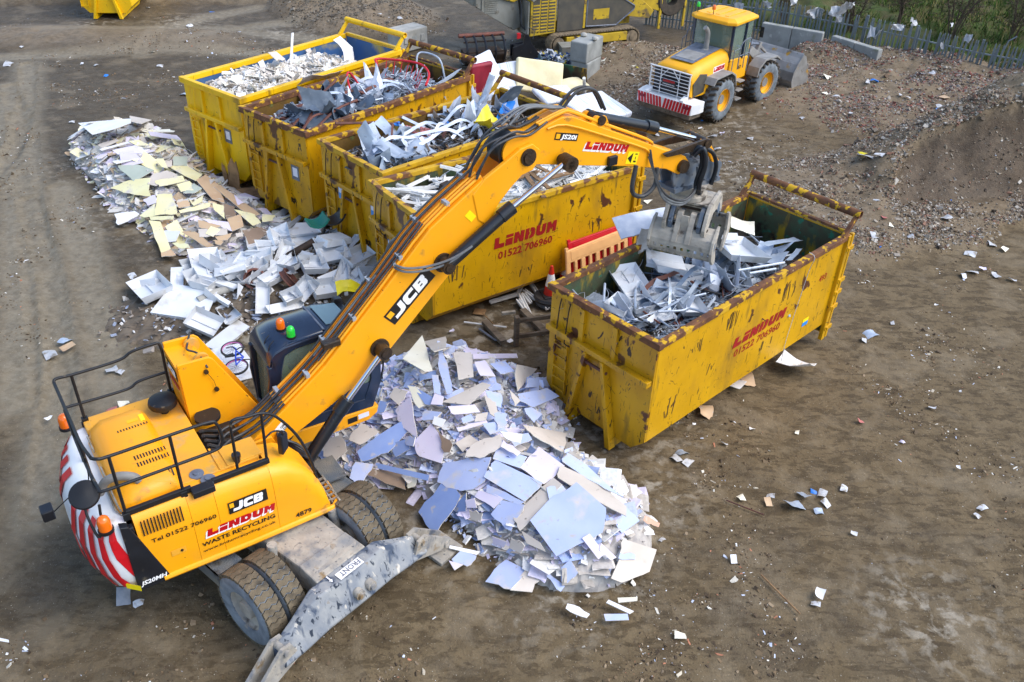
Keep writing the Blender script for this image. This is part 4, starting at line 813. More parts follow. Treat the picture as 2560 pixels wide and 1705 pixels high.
def tray_mesh(g, w, h, d, bend=.1, mt='tray'):
    """shallow pressed tray: base, four sloping sides, rim, dented"""
    b = MB(); t = .006; f = .86
    B0 = [(-w/2*f,-h/2*f,0),(w/2*f,-h/2*f,0),(w/2*f,h/2*f,0),(-w/2*f,h/2*f,0)]
    T0 = [(-w/2,-h/2,d),(w/2,-h/2,d),(w/2,h/2,d),(-w/2,h/2,d)]
    k = lambda p: (p[0]+g.uniform(-1,1)*bend*.12, p[1]+g.uniform(-1,1)*bend*.12, p[2]+g.uniform(-1,1)*bend*.18)
    T0 = [k(p) for p in T0]; B1 = [(x,y,z-t) for x,y,z in B0]; T1 = [(x*1.012,y*1.012,z-t*.3) for x,y,z in T0]
    b.add(B0+T0, [(0,1,2,3),(0,4,5,1),(1,5,6,2),(2,6,7,3),(3,7,4,0)])
    b.add(B1+T1, [(3,2,1,0),(1,5,4,0),(2,6,5,1),(3,7,6,2),(0,4,7,3)])
    b.add(T0+T1, [(0,4,5,1),(1,5,6,2),(2,6,7,3),(3,7,4,0)])
    if g.random() < .6: b.box((0,0,d*.1), (w*f*.98,h*.035,d*.2))
    return b.mesh('tray', MT[mt])
def frame_of(P):
    """centre, axes and size of a traced quadrilateral"""
    P = [Vector(p) for p in P]; c = sum(P, Vector())/len(P); n = Vector()
    for a, b in zip(P, P[1:]+P[:1]): n += (a-c).cross(b-c)
    n.normalize(); n = -n if n.z < 0 else n
    e = max((((b-a).length, b-a) for a, b in zip(P, P[1:]+P[:1])), key=lambda q: q[0])[1]; x = (e-n*e.dot(n)).normalized(); y = n.cross(x)
    us = [(p-c).dot(x) for p in P]; vs_ = [(p-c).dot(y) for p in P]
    return c, x, y, n, us, vs_
def traced_board(name, k, P, label, cat, group, th=.014, curl=0):
    c, x, y, n, us, vs_ = frame_of(P); m = MX(c, x, y, n)
    pp = list(zip(us, vs_)); poly = []
    for (ax, ay), (bx_, by_) in zip(pp, pp[1:]+pp[:1]):      # broken edges wander a little
        l = math.hypot(bx_-ax, by_-ay); q = _bg.random() < .55; poly.append((ax, ay))
        for f in (.25,.5,.75) if l > .25 else ():
            d = _bg.uniform(-.035,.02) if q else 0; poly.append((ax+(bx_-ax)*f+(by_-ay)/l*d, ay+(by_-ay)*f-(bx_-ax)/l*d))
    b = MB(); b.prism(poly, -th, 0, 'z'); o = b.build(name, MT['pb_'+k] if k in PB else MT[k], M=m); edge_mat(o.data)
    return tag(o, label, cat, group)

# ------------------------------------------------------------------ excavator (wheeled scrap handler)
EX = thing('excavator', 'yellow wheeled excavator with grab reaching into the right-hand skip, striped white and red tail', 'excavator', (-4.25,10.05,0), 35.5)
UC = RZ(-74, (-.1,.07,0)); UC.translation = (.03*0+.12*math.sin(R(74)), .12*math.cos(R(74)), 0)
def part(b, name, m, smooth=None, bevel=0, M=None, parent=None): return b.build(name, MT[m], parent or EX, smooth, bevel, M)
# undercarriage ---------------------------------------------------
b = MB(); b.prism([(-1.9,-.42),(-1.9,.42),(-.6,.5),(.6,.5),(1.95,.44),(1.95,-.44),(.6,-.5),(-.6,-.5)], .52, 1.02, 'z', ); part(b, 'chassis', 'mud_steel', bevel=.03, M=UC)
part(MB().lathe([(.62,1.0),(.62,1.1),(.55,1.1),(.55,1.2)], 32), 'slew_ring', 'grease', 40, M=UC)
def wheel(x, y0, s):
    # twin solid tyres on one hub; tread blocks stand proud of the casing
    for k, yy in enumerate((y0, y0+s*.37)):
        prof = [(.33,-.14),(.51,-.165),(.575,-.14),(.59,-.11),(.59,.11),(.575,.14),(.51,.165),(.33,.14)]
        Mw = UC @ MX((x,yy,.6), (1,0,0), (0,0,1), (0,-1,0))
        o = part(MB().lathe(prof, 40, closed=True), 'wheel', 'tyre_side', 40, M=Mw)
        tr = MB()
        for j in range(34):
            a = 2*math.pi*j/34; ys_ = (-.145,-.085,-.03,.03,.085,.145); of = (.03,-.02,.03,-.02,.03,-.02); hw = .074
            V_ = [(r_*math.cos(a+o_+s2*hw), r_*math.sin(a+o_+s2*hw), y_) for r_ in (.565,.62) for s2 in (-1,1) for y_, o_ in zip(ys_, of)]
            F_ = []
            for i in range(5): F_ += [(12+i,13+i,19+i,18+i), (i,12+i,18-6+i+0,i) if False else (i,i+1,13+i,12+i), (6+i,18+i,19+i,7+i)]
            F_ += [(0,12,18,6), (5,11,23,17)]; tr.add(V_, F_)
        tr.build('tread', MT['tyre'], o)
        MB().lathe([(.34,-.14),(.3,-.06),(.16,-.03),(.14,-.12),(.002,-.12),(.002,.12),(.14,.12),(.16,.03),(.3,.06),(.34,.14)], 24, closed=True).build('rim', MT['grey_cast'], o, 40)
for x in (1.68, -1.2):
    for s in (-1, 1): wheel(x, s*.76, s)
    part(MB().cyl((x,-.8,.54), (x,.8,.54), .13).box((x,0,.52), (.4,.5,.34)), 'axle', 'grey_cast', 40, M=UC)
part(MB().cyl((1.5,-.62,.55), (1.5,-.55,1.25), .075).cyl((1.5,-.6,.55), (1.5,-.6,.7), .11), 'steering_cylinder', 'mud_steel', 40, M=UC)
part(MB().cyl((1.5,.62,.55), (1.5,.55,1.15), .075).cyl((1.5,.6,.55), (1.5,.6,.7), .11), 'steering_cylinder', 'mud_steel', 40, M=UC)
# stabiliser beam
b = MB(); b.loft([[(1.95,y,z1) for y, z1 in ()] or [(1.92,-.44,.62),(1.92,.44,.62),(1.92,.44,1.03),(1.92,-.44,1.03)], [(2.34,-.46,.5),(2.34,.46,.5),(2.34,.46,1.0),(2.34,-.46,1.0)]])
part(b, 'stabiliser_neck', 'mud_steel', bevel=.02, M=UC)
b = MB(); sect = lambda y, zt, zb, x0, x1: [(x0,y,zb),(x1-.02,y,zb-.02),(x1+.02,y,zb+.06),(x1-.2,y,zt),(x0,y,zt)]
b.loft([sect(-1.38,.6,.34,2.44,2.7), sect(-1.0,.78,.38,2.4,2.72), sect(-.6,.99,.46,2.34,2.74), sect(0,.99,.54,2.32,2.8), sect(.6,.99,.46,2.34,2.74), sect(1.0,.78,.38,2.4,2.72), sect(1.38,.6,.34,2.44,2.7)])
part(b, 'stabiliser_beam', 'scuffed', bevel=.02, M=UC)
b = MB(); fp = lambda y, zt, zb, x: [(x+.004,y,zb-.03),(x+.03,y,zb-.03),(x+.03,y,zt-.07),(x+.004,y,zt-.07)]
b.loft([fp(-1.34,.66,.38,2.68), fp(-1.0,.86,.46,2.68), fp(-.66,1.0,.54,2.68), fp(0,1.0,.56,2.72), fp(.66,1.0,.54,2.68), fp(1.0,.86,.46,2.68), fp(1.34,.66,.38,2.68)]); pass
part(MB().prism([(-.3+.12*math.cos(a), .12*math.sin(a)) for a in np.linspace(math.pi/2, 1.5*math.pi, 8)]+[(.3+.12*math.cos(a), .12*math.sin(a)) for a in np.linspace(-math.pi/2, math.pi/2, 8)], 0, .012, 'z'), 'cover_plate', 'mud_steel', M=UC @ MX((2.12,.02,1.0), (0,1,0), (-1,0,0)))
decal('direction_sticker', EX, 'logo_white', UC @ MX((2.42,.24,1.003), (0,-1,0), (1,0,0)), .44, .14)
text('direction_text', 'FRONT', .13, MT['plate_grey'], EX, UC @ MX((2.44,.21,1.007), (0,-1,0), (1,0,0)), .002, 0, .36)
part(MB().prism([(-.01,0),(.01,0),(.01,.09),(.03,.09),(0,.14),(-.03,.09),(-.01,.09)], 0, .004, 'z'), 'arrow_mark', 'logo_white', M=UC @ MX((2.36,-.3,1.003), (0,-1,0), (1,0,0)))
for y in (-.06, .16): part(MB().cyl((2.7,y,.74), (2.84,y,.74), .05).cyl((2.7,y,.74), (2.8,y,.74), .08), 'beam_lug', 'mud_steel', 40, M=UC)
for s in (-1, 1):
    b = MB()
    for dx in (2.44, 2.66): b.prism([(s*1.1,.36),(s*1.22,.7),(s*1.38,.72),(s*1.95,.2),(s*1.9,.1),(s*1.7,.12)], dx-.025, dx+.025, 'x')
    b.cyl((2.4,s*1.32,.62), (2.72,s*1.32,.62), .05).cyl((2.4,s*1.82,.17), (2.72,s*1.82,.17), .045)
    part(b, 'stabiliser_leg', 'mud_steel', 40, M=UC)
    part(MB().prism([(2.28,s*1.55),(2.84,s*1.55),(2.84,s*2.06),(2.28,s*2.06)], -.02, .05, 'z').prism([(2.46,.05),(2.64,.05),(2.6,.22),(2.5,.22)], s*1.8-.03, s*1.8+.03, 'y'), 'stabiliser_foot', 'mud_steel', bevel=.012, M=UC)
    part(MB().box((.75,s*1.08,.97), (.85,.42,.02)).box((.75,s*1.28,.86), (.85,.02,.24)).box((.35,s*1.08,.8), (.02,.42,.34)), 'tread_step', 'tread', M=UC)
    part(MB().tube([(2.0,s*.9,.9),(2.1,s*1.12,.86),(2.25,s*1.2,.6)], .03, 6, sub=3), 'guard_rod', 'mud_steel', 40, M=UC)
# upper structure ---------------------------------------------------
part(MB().prism([(-1.75,-1.2),(.9,-1.2),(.9,-.5),(1.1,-.45),(1.1,.5),(.7,1.2),(-1.75,1.2)], 1.1, 1.22, 'z'), 'turntable_frame', 'blacksat')
# right side cowl: section bulges out and rounds over to the deck
def cowl(x0, x1, name, zt0=2.24, zt1=2.24, m='exc', taper=0):
    rings = []
    for x, zt in ((x0,zt0), ((x0+x1)/2,(zt0+zt1)/2), (x1,zt1)):
        k = (zt-1.2)/1.04
        rings.append([(x,-1.2,1.15),(x,-1.255,1.19),(x,-1.262,1.2+.45*k),(x,-1.25,1.2+.7*k),(x,-1.215,1.2+.88*k),(x,-1.16,1.2+.98*k),(x,-1.06,1.2+1.04*k),(x,-.95,1.2+1.05*k),(x,-.95,1.15)])
    return part(MB().loft(rings), name, m, 50)
cowl(-.915, -.565, 'engine_door', 2.38, 2.37)
b = MB(); part(MB().loft([[(x,-1.2,1.15),(x,-1.255,1.19),(x,-1.262,1.7),(x,-1.25,2.02),(x,-1.215,2.22),(x,-1.16,2.33),(x,-1.06,2.38),(x,-.95,2.39),(x,-.95,1.15)] for x in (-1.62,-.92)]), 'engine_door', 'exc', 50)
cowl(-.56, .245, 'tank_door', 2.37, 2.32)
b = MB(); rings = []
for x, zt in ((.25,2.32), (.5,2.26), (.72,2.1), (.88,1.88), (1.0,1.58), (1.05,1.3)):
    k = (zt-1.2)/1.04; rings.append([(x,-1.2,1.15),(x,-1.255,1.19),(x,-1.262,1.2+.45*k),(x,-1.25,1.2+.7*k),(x,-1.215,1.2+.88*k),(x,-1.16,1.2+.98*k),(x,-1.0,1.2+1.03*k),(x,-.62,1.2+1.04*k),(x,-.62,1.15)])
part(b.loft(rings), 'front_fender', 'exc', 50)
part(MB().tube([(-1.45,-1.25,1.16),(-.2,-1.27,1.15),(1.1,-1.25,1.15),(1.2,-1.15,1.15),(1.22,-.7,1.15)], .045, 8), 'lower_rail', 'exc', 40)
part(MB().prism([(-1.8,1.13),(-1.35,1.13),(-1.62,2.06),(-1.7,2.3),(-1.8,2.34)], -1.268, -1.15, 'y'), 'tail_panel', 'black', bevel=.01)
part(MB().box((-1.5,-1.22,1.12), (.6,.06,.05)), 'lower_edge', 'blacksat')
PANEL = lambda x, z, y=-1.2665: MX((x,y,z), (1,0,0), (0,0,1))
def jcb(parent, M, w, h):
    """white three-letter maker's logo on a black plate with a small gold square"""
    decal('logo_plate', parent, 'ink', M, w, h, .003)
    decal('logo_square', parent, 'decal_gold', M @ Matrix.Translation((.03*w,h*.52,.003)), w*.11, h*.36, .003)
    lettering('logo_letters', 'JCB', h*.7, w*.76, MT['logo_white'], parent, M @ Matrix.Translation((w*.1,h*.15,.003)), .16, .1, .004)
def lindum(parent, M, w, h):
    lettering('company_name_shadow', 'LINDUM', h, w, MT['logo_white'], parent, M @ Matrix.Translation((-h*.22,-h*.26,0)), .2, .05, .002)
    b_ = lettering('company_name_shadow', 'LINDUM', h, w, MT['logo_white'], parent, M @ Matrix.Translation((-h*.11,-h*.13,.002)), .2, .05, .002)
    lettering('company_name', 'LINDUM', h, w, MT['logo_red'], parent, M @ Matrix.Translation((0,0,.004)), .2, .1, .003)
jcb(EX, PANEL(-.42,1.84,-1.268) @ Matrix.Rotation(R(-4), 4, 'X'), .56, .2)
lindum(EX, PANEL(-.78,1.6), .98, .125)
text('company_strapline', 'WASTE RECYCLING', .1, MT['ink'], EX, PANEL(-.87,1.445), .002, 0, 1.07)
text('web_address', 'www.lindumrecycling.co.uk', .07, MT['ink'], EX, PANEL(-.87,1.335), 0, 0, 1.06)
text('phone_number', 'Tel 01522 706960', .1, MT['ink'], EX, PANEL(-1.48,1.88), .001, 0, .88)
text('fleet_number', '4879', .12, MT['ink'], EX, PANEL(.5,1.26), .002, 0, .25)
text('model_number', 'JS20MH', .1, MT['logo_white'], EX, PANEL(-1.76,1.2,-1.271), .003, .2, .36)
for k in range(13): decal('vent_slot', EX, 'ink', MX((-1.55+.043*k,-1.262,2.05), (1,0,0), (0,.16,.99)), .018, .24)
decal('door_latch', EX, 'exc_deck', PANEL(-1.28,1.5), .2, .1); part(MB().cyl((-1.14,-1.265,1.55), (-1.14,-1.28,1.55), .02), 'door_lock', 'ink')
for x in (-.925, -.34, .382): pass
# deck and hood
part(MB().prism([(-.95,-.95),(.2,-.95),(.2,-.5),(-.38,-.5),(-.38,.5),(-.38,1.2),(-1.7,1.2),(-1.7,.9),(-.95,.6)], 2.3, 2.4, 'z'), 'deck_plate', 'exc_deck', bevel=.015)
part(MB().box((-.35,-.7,2.41), (.03,.5,.02)).box((.0,-.72,2.4), (.5,.42,.04)), 'deck_cover', 'exc_deck', bevel=.008)
hd = MB(); ring = lambda x, y0, y1, zt: [(x,y0,2.18),(x,y0,zt-.16),(x,y0+.1,zt-.05),(x,y0+.3,zt),(x,y1-.35,zt),(x,y1-.12,zt-.07),(x,y1,zt-.18),(x,y1,2.18)]
hd.loft([ring(-1.74,-.95,.78,2.42), ring(-1.66,-1.0,.86,2.58), ring(-1.5,-1.0,.92,2.64), ring(-1.0,-1.0,.92,2.64), ring(-.9,-.98,.88,2.56), ring(-.86,-.95,.84,2.42)])
part(hd, 'engine_hood', 'exc', 55)
for k in range(11):
    decal('vent_slot', EX, 'ink', MX((-1.3+.04*k,-.42,2.641), (0,1,0), (-1,0,0)), .09, .018); decal('vent_slot', EX, 'ink', MX((-1.3+.04*k,-.58,2.641), (0,1,0), (-1,0,0)), .09, .018)
    decal('vent_slot', EX, 'ink', MX((-1.35+.04*k,.28,2.641), (0,1,0), (-1,0,0)), .05, .016); decal('vent_slot', EX, 'ink' if k > 5 else 'plate_grey', MX((-1.34+.04*k,-.9,2.56), (0,.88,.47), (-1,0,0)), .11, .018)
decal('warning_sticker', EX, 'decal_gold', MX((-1.2,.42,2.641), (1,0,0), (0,1,0)), .16, .07); decal('warning_sticker', EX, 'decal_yellow', MX((-1.02,.38,2.641), (1,0,0), (0,1,0)), .06, .16)
for y0 in (.45, -.3, -.85): part(MB().tube([(-1.71,y0-.18,2.4),(-1.73,y0-.16,2.5),(-1.73,y0+.16,2.5),(-1.71,y0+.18,2.4)], .014, 6), 'hood_handle', 'grating', 40)
part(MB().tube([(-1.0,-1.02,2.3),(-1.4,-1.02,2.3),(-1.72,-1.0,2.3),(-1.76,-.9,2.34),(-1.76,-.4,2.36)], .014, 6), 'hood_handle', 'grating', 40)
part(MB().tube([(-1.86,-.6,2.46),(-1.76,-.68,2.68),(-1.6,-.74,2.74),(-1.44,-.8,2.7),(-1.38,-.82,2.62)], .06, 12, sub=4), 'exhaust_pipe', 'loader_grey', 50)
part(MB().lathe([(.06,2.28),(.06,2.4),(.2,2.44),(.215,2.48),(.2,2.54),(.1,2.58),(.001,2.585)], 24, MX((-.62,.72,.1))), 'air_precleaner', 'blacksat', 40)
for x, y in ((-.66,-.86), (-.56,-1.04)): part(MB().cyl((x,y,2.35), (x,y,2.41), .1, n=20).cyl((x,y,2.41), (x,y,2.43), .04), 'filler_cap', 'plate_grey', 40)
part(MB().cyl((-.1,-.9,2.38), (-.1,-.9,2.48), .05).cyl((-.1,-.9,2.48), (-.1,-.9,2.53), .065), 'filler_neck', 'black', 40)
# counterweight with sloping stripes
cw = []
for z, xo, yo in ((1.12,-2.02,1.15),(1.2,-2.2,1.22),(1.45,-2.3,1.25),(1.8,-2.3,1.25),(2.1,-2.2,1.22),(2.26,-2.05,1.18),(2.3,-1.95,1.1)):
    row = [(-1.7,-yo,z)]
    for a in np.linspace(-90, 90, 15): row.append((-1.72+(xo+1.72)*math.cos(R(a))**.62, yo*math.sin(R(a)), z))
    row.append((-1.7,yo,z)); cw.append(row)
part(MB().loft(cw), 'counterweight', 'white', 55)
def cw_pt(a, z, off=.012):
    zs = [q[0] for q in ((1.12,0),)]; T_ = ((1.12,-2.02,1.15),(1.2,-2.2,1.22),(1.45,-2.3,1.25),(1.8,-2.3,1.25),(2.1,-2.2,1.22),(2.26,-2.05,1.18),(2.3,-1.95,1.1))
    xo = np.interp(z, [q[0] for q in T_], [q[1] for q in T_]); yo = np.interp(z, [q[0] for q in T_], [q[2] for q in T_])
    aa = np.linspace(-90, 90, 15); i = min(int((a+90)/180*14), 13); f = (a-aa[i])/(aa[i+1]-aa[i])
    P = [(-1.72+(xo+1.72)*math.cos(R(q))**.62 if abs(q) < 89.9 else -1.72, yo*math.sin(R(q))) for q in (aa[i], aa[i+1])]
    x, y = P[0][0]*(1-f)+P[1][0]*f, P[0][1]*(1-f)+P[1][1]*f
    n = Vector((-1, y*.5, .25*(z-1.6))).normalized(); return (x+n.x*off*2, y+n.y*off, z+n.z*off)
def stripe(a0, lean, wd):
    b_ = MB(); Z_ = [1.22,1.32,1.45,1.62,1.8,1.95,2.1,2.18,2.25]
    Lf = []
    for z in Z_:
        s_ = lean*(2.25-z)/1.03; A = [max(-89,min(89, a0+s_-wd/2+wd*j/3)) for j in range(4)]; Lf.append([cw_pt(q, z) for q in A])
    for i in range(len(Z_)-1):
        for j in range(3): b_.add([Lf[i][j],Lf[i][j+1],Lf[i+1][j+1],Lf[i+1][j]], [(0,1,2,3)])
    part(b_, 'stripe', 'red', 60)
for k, a in enumerate((-74,-58,-42,-26,-10)): stripe(a, -20, 8.5)
for k, a in enumerate((80,64,48,32,16)): stripe(a, 18, 8.5)
part(MB().box((-2.28,-.75,1.5), (.06,.5,.16), None), 'reflector', 'logo_red') if False else None
decal('warning_sticker', EX, 'decal_yellow', MX((-1.93,-1.2,1.2), (.55,-.83,0) if False else (.7,-.71,0), (0,0,1)), .22, .1)
# body left wall
part(MB().box((-1.04,1.2,1.72), (1.36,.08,1.1)), 'left_cowl', 'exc', bevel=.03)
# black top edges
part(MB().box((-1.24,-1.1,2.41), (.86,.06,.09)).box((-.68,-1.17,2.38), (.3,.16,.1)).box((-.12,-1.1,2.39), (.82,.06,.08)), 'kick_strip', 'blacksat', bevel=.008)
part(MB().box((-1.04,1.19,2.3), (1.36,.05,.09)), 'kick_strip', 'blacksat', bevel=.008)
def rail(pts, r=.022, name='handrail', sub=4): return part(MB().tube(pts, r, 8, sub=sub), name, 'blacksat', 50)
def rr(p0, p1, p2, p3, c=.08): # round a rectangle corner run
    return [p0, p1, p2, p3]
rail([(-1.86,-1.02,3.4),(-1.8,-1.1,3.42),(-1.66,-1.1,3.4),(-.9,-1.1,3.4),(-.42,-1.1,3.39),(-.32,-1.1,3.33),(-.28,-1.1,3.1),(-.3,-1.1,2.97),(-.4,-1.1,2.9),(-.9,-1.1,2.89),(-1.79,-1.1,2.89),(-1.88,-1.05,2.89)])
for x in (-1.67, -.92): rail([(x,-1.1,2.3),(x,-1.1,2.85),(x,-1.1,3.4)], .022, 'rail_post', 0); part(MB().box((x,-1.1,2.36), (.09,.08,.12)), 'rail_foot', 'blacksat', bevel=.008)
rail([(-1.9,1.08,3.2),(-1.87,1.15,3.24),(-1.64,1.15,3.23),(-1.2,1.15,3.23),(-.95,1.15,3.25),(-.8,1.15,3.32),(-.5,1.15,3.34),(-.4,1.15,3.28),(-.4,1.15,2.8),(-.4,1.15,2.3)])
rail([(-1.86,1.15,2.72),(-1.2,1.15,2.7),(-.95,1.15,2.71),(-.8,1.15,2.78),(-.4,1.15,2.79)])
for x in (-1.66, -.4): part(MB().box((x,1.15,2.38), (.09,.08,.14)), 'rail_foot', 'blacksat', bevel=.008)
rail([(-1.66,1.15,2.3),(-1.66,1.15,3.23)], .022, 'rail_post', 0)
rail([(-1.9,1.08,3.2),(-1.91,.9,2.9),(-1.91,.6,2.78),(-1.91,.1,2.85),(-1.91,-.5,3.0),(-1.9,-.9,3.36),(-1.86,-1.02,3.4)] if False else [(-1.9,1.08,3.22),(-1.9,.6,3.25),(-1.9,0,3.3),(-1.9,-.6,3.36),(-1.86,-1.02,3.41)])
rail([(-1.88,1.1,2.72),(-1.9,.3,2.76),(-1.9,-.6,2.85),(-1.88,-1.05,2.89)])
rail([(-1.88,.35,2.3),(-1.9,.35,3.27)], .022, 'rail_post', 0); rail([(-1.88,-.35,2.3),(-1.9,-.35,3.33)], .022, 'rail_post', 0)
rail([(-.15,-1.05,2.3),(-.14,-1.05,2.8),(-.13,-1.05,3.18),(-.06,-1.05,3.25),(.1,-1.05,3.22),(.3,-1.05,3.2),(.5,-1.05,3.05),(.75,-1.05,2.6),(.9,-1.05,2.1),(.95,-1.05,1.7),(.93,-1.05,1.22)])
rail([(.27,-1.05,2.3),(.3,-1.05,3.2)], .022, 'rail_post', 0); part(MB().box((-.15,-1.05,2.33), (.14,.08,.02)), 'rail_foot', 'grating')
# lamps, mirrors, beacons at the tail
def beacon(x, y, z, m='amber', s=1):
    o = part(MB().lathe([(.085*s,0),(.085*s,.12*s),(.07*s,.18*s),(.04*s,.21*s),(.001,.215*s)], 20, MX((x,y,z))), 'beacon', m, 50)
    part(MB().lathe([(.1*s,-.05*s),(.1*s,-.002),(.09*s,-.002)], 20, MX((x,y,z))), 'beacon_base', 'blacksat', 50)
beacon(-1.95,-1.12,2.0+.3); beacon(-1.92,1.3,2.3)
part(MB().lathe([(.001,-.02),(.18,-.02),(.195,0),(.18,.03),(.05,.06),(.001,.06)], 24, MX((-2.05,-.86,2.74), Vector((.97,0,.24)), Vector((-.14,.81,.57)).normalized())), 'rear_mirror', 'blacksat', 50)
rail([(-2.06,-.84,2.7),(-2.1,-.95,2.5),(-2.06,-1.12,2.2),(-1.98,-1.06,2.3),(-1.93,-.98,2.6)], .018, 'mirror_arm')
part(MB().box((-2.52,-.02,1.96), (.16,.2,.18)), 'rear_camera_lamp', 'black', bevel=.02); rail([(-2.45,-.05,1.95),(-2.2,-.15,2.2),(-1.95,-.25,2.4),(-1.9,-.3,2.7)], .008, 'cable')
part(MB().box((-1.72,-1.2,2.2), (.16,.1,.12)), 'side_camera', 'black', bevel=.015)
part(MB().prism([(0,0),(.16,.03),(.18,.3),(.14,.36),(.02,.34)], -.04, .05, 'y', MX((.5,-1.0,2.3), (.8,.6,0), (-.6,.8,0))), 'front_mirror', 'black', bevel=.02); rail([(.3,-1.05,2.75),(.42,-1.03,2.8),(.55,-1.0,2.72),(.6,-.95,2.55)], .014, 'mirror_arm')
# front step grating
b = MB()
for k in range(6): b.box((1.02,-1.14+.1*k,1.2), (.42,.016,.04))
for k in range(5): b.box((.83+.095*k,-.9,1.2), (.014,.56,.038))
part(b, 'step_grating', 'grating'); part(MB().box((1.22,-.9,1.17), (.03,.66,.1)), 'step_edge', 'grating', bevel=.01)
part(MB().prism([(1.25,1.06),(1.6,1.06),(1.6,1.09),(1.25,1.09)], -.65, -.1, 'y'), 'front_step', 'tread')
for y in (-.62, -.15): part(MB().box((1.42,y,.8), (.06,.04,.34)), 'step_bracket', 'grating')
# boom tower and cab lift
TW = [(-.36,3.32),(.1,3.3),(.16,3.24),(.72,2.1),(.95,1.55),(.95,1.2),(-.3,1.2),(-.34,2.2)]
for y0, y1 in ((.45,.5), (1.12,1.17)): part(MB().prism(TW, y0, y1, 'y'), 'tower_cheek', 'exc', bevel=.01)
part(MB().prism([(-.37,3.24),(-.33,3.24),(-.3,1.25),(-.34,1.25)], .5, 1.12, 'y'), 'tower_back', 'exc'); part(MB().prism([(-.33,3.22),(.0,3.2),(.0,3.16),(-.33,3.18)], .5, 1.12, 'y'), 'tower_top', 'exc'); part(MB().prism([(.0,3.2),(.04,3.2),(.6,2.0),(.86,1.5),(.82,1.5),(.56,2.0)], .5, 1.12, 'y'), 'tower_front', 'exc')
for y in (.56, 1.02): part(MB().cyl((.02,y,3.2), (.02,y+.06,3.2), .12, n=16), 'tower_pin', 'exc_deck', 40)
part(MB().tube([(.05,1.1,3.4),(-.05,1.0,3.25),(-.1,.8,3.3),(0,.62,3.3),(.05,.42,3.15)], .016, 6, sub=4), 'hydraulic_hose', 'hose', 50)
for x, z in ((.02,3.08), (.12,2.72)): part(MB().cyl((x,.45,z), (x,.41,z), .035), 'hose_fitting', 'grease', 40)
part(MB().tube([(.02,.42,3.08),(.1,.415,2.9),(.12,.42,2.74)], .005, 4), 'cable', 'ink')
BK = MX((-.374,1.06,2.96), (0,-1,0), (-.02,0,1), (-1,0,-.02)); jcb(EX, BK, .5, .18); lindum(EX, MX((-.373,1.03,2.78), (0,-1,0), (-.02,0,1), (-1,0,-.02)), .44, .09)
part(MB().prism([(.5,1.1),(2.6,1.1),(2.6,1.25),(.5,1.35)], .5, 1.25, 'y'), 'cab_lift_arm', 'exc', bevel=.02)
# cab ---------------------------------------------------
part(MB().prism([(.92,1.02),(2.55,1.02),(2.72,1.12),(2.76,1.26),(.98,1.36)], .46, 1.34, 'y'), 'cab_base', 'exc', bevel=.02)
decal('label_sticker', EX, 'ink', MX((2.16,.457,1.1), (1,0,0), (0,0,1)), .18, .11); decal('label_sticker', EX, 'decal_paper', MX((2.36,.457,1.12), (1,0,0), (0,0,1)), .2, .1)
c0, c1 = .47, 1.33
CB = [(.95,1.36),(2.66,1.27),(2.84,1.75),(2.86,2.2),(2.72,2.7),(2.45,3.0),(2.1,3.1),(1.3,3.08),(1.08,3.0),(1.0,2.75),(.9,2.3)]
def ringcab(pts, y0, y1, wd):
    """frame: outline minus an inset outline"""
    c_ = Vector((sum(p[0] for p in pts)/len(pts), sum(p[1] for p in pts)/len(pts))); ins = []
    n = len(pts)
    for i in range(n):
        p = Vector(pts[i]); ins.append(p+(c_-p)*wd)
    b_ = MB(); V = [(x,y,z) for y in (y0,y1) for x, z in pts]+[(x,y,z) for y in (y0,y1) for x, z in ins]
    fs = []
    for i in range(n):
        j = (i+1) % n; fs += [(i,j,2*n+j,2*n+i), (n+i,3*n+i,3*n+j,n+j), (i,n+i,n+j,j), (2*n+i,2*n+j,3*n+j,3*n+i)]
    return b_.add(V, fs), ins
for y0, y1, nm in ((c0,c0+.07,'cab_side_frame'), (c1-.07,c1,'cab_side_frame')):
    b, ins = ringcab(CB, y0, y1, .2); part(b, nm, 'cabblue', bevel=.015)
    part(MB().prism(ins, (y0+y1)/2-.004, (y0+y1)/2+.004, 'y'), 'side_window', 'glass')
    part(MB().prism([(1.22,1.5),(2.6,1.46),(2.68,1.8),(1.15,1.85)], y0+.012, y1-.012, 'y'), 'door_lower_panel', 'cabblue')
roof = MB(); roof.loft([[(x, c0+.02+e, z-d) if i < 1 else p for i, p in enumerate([(0,0,0)])] for x, z, e, d in ()] or [[(x,c0-.01,z-.05),(x,c0+.06,z+.0),(x,.9,z+.035),(x,c1-.06,z),(x,c1+.01,z-.05),(x,c1+.01,z-.08),(x,c0-.01,z-.08)] for x, z in ((.97,2.82),(1.0,2.94),(1.08,3.03),(1.25,3.09),(1.9,3.12))])
part(roof, 'cab_roof', 'cabblue', 60)
part(MB().box((1.92,.9,3.125), (.03,.8,.02)), 'roof_seam', 'plate_grey')
part(MB().loft([[(x,c0+.01,z),(x,c0+.1,z+.03),(x,c1-.1,z+.03),(x,c1-.01,z),(x,c1-.01,z-.03),(x,c0+.01,z-.03)] for x, z in ((1.94,3.1),(2.1,3.09),(2.3,3.04),(2.52,2.93))]), 'roof_front', 'cabblue', 60)
part(MB().prism([(2.0,.58),(2.42,.6),(2.42,1.2),(2.0,1.22)], 0, .006, 'z', MX((0,0,3.462), (1,0,-.16), (0,1,0), (.16,0,1))), 'roof_window', 'glass_reflection')
part(MB().prism([(.985,1.55),(1.03,2.68),(1.06,2.68),(1.015,1.55)], c0+.1, c1-.1, 'y'), 'rear_window', 'glass'); 
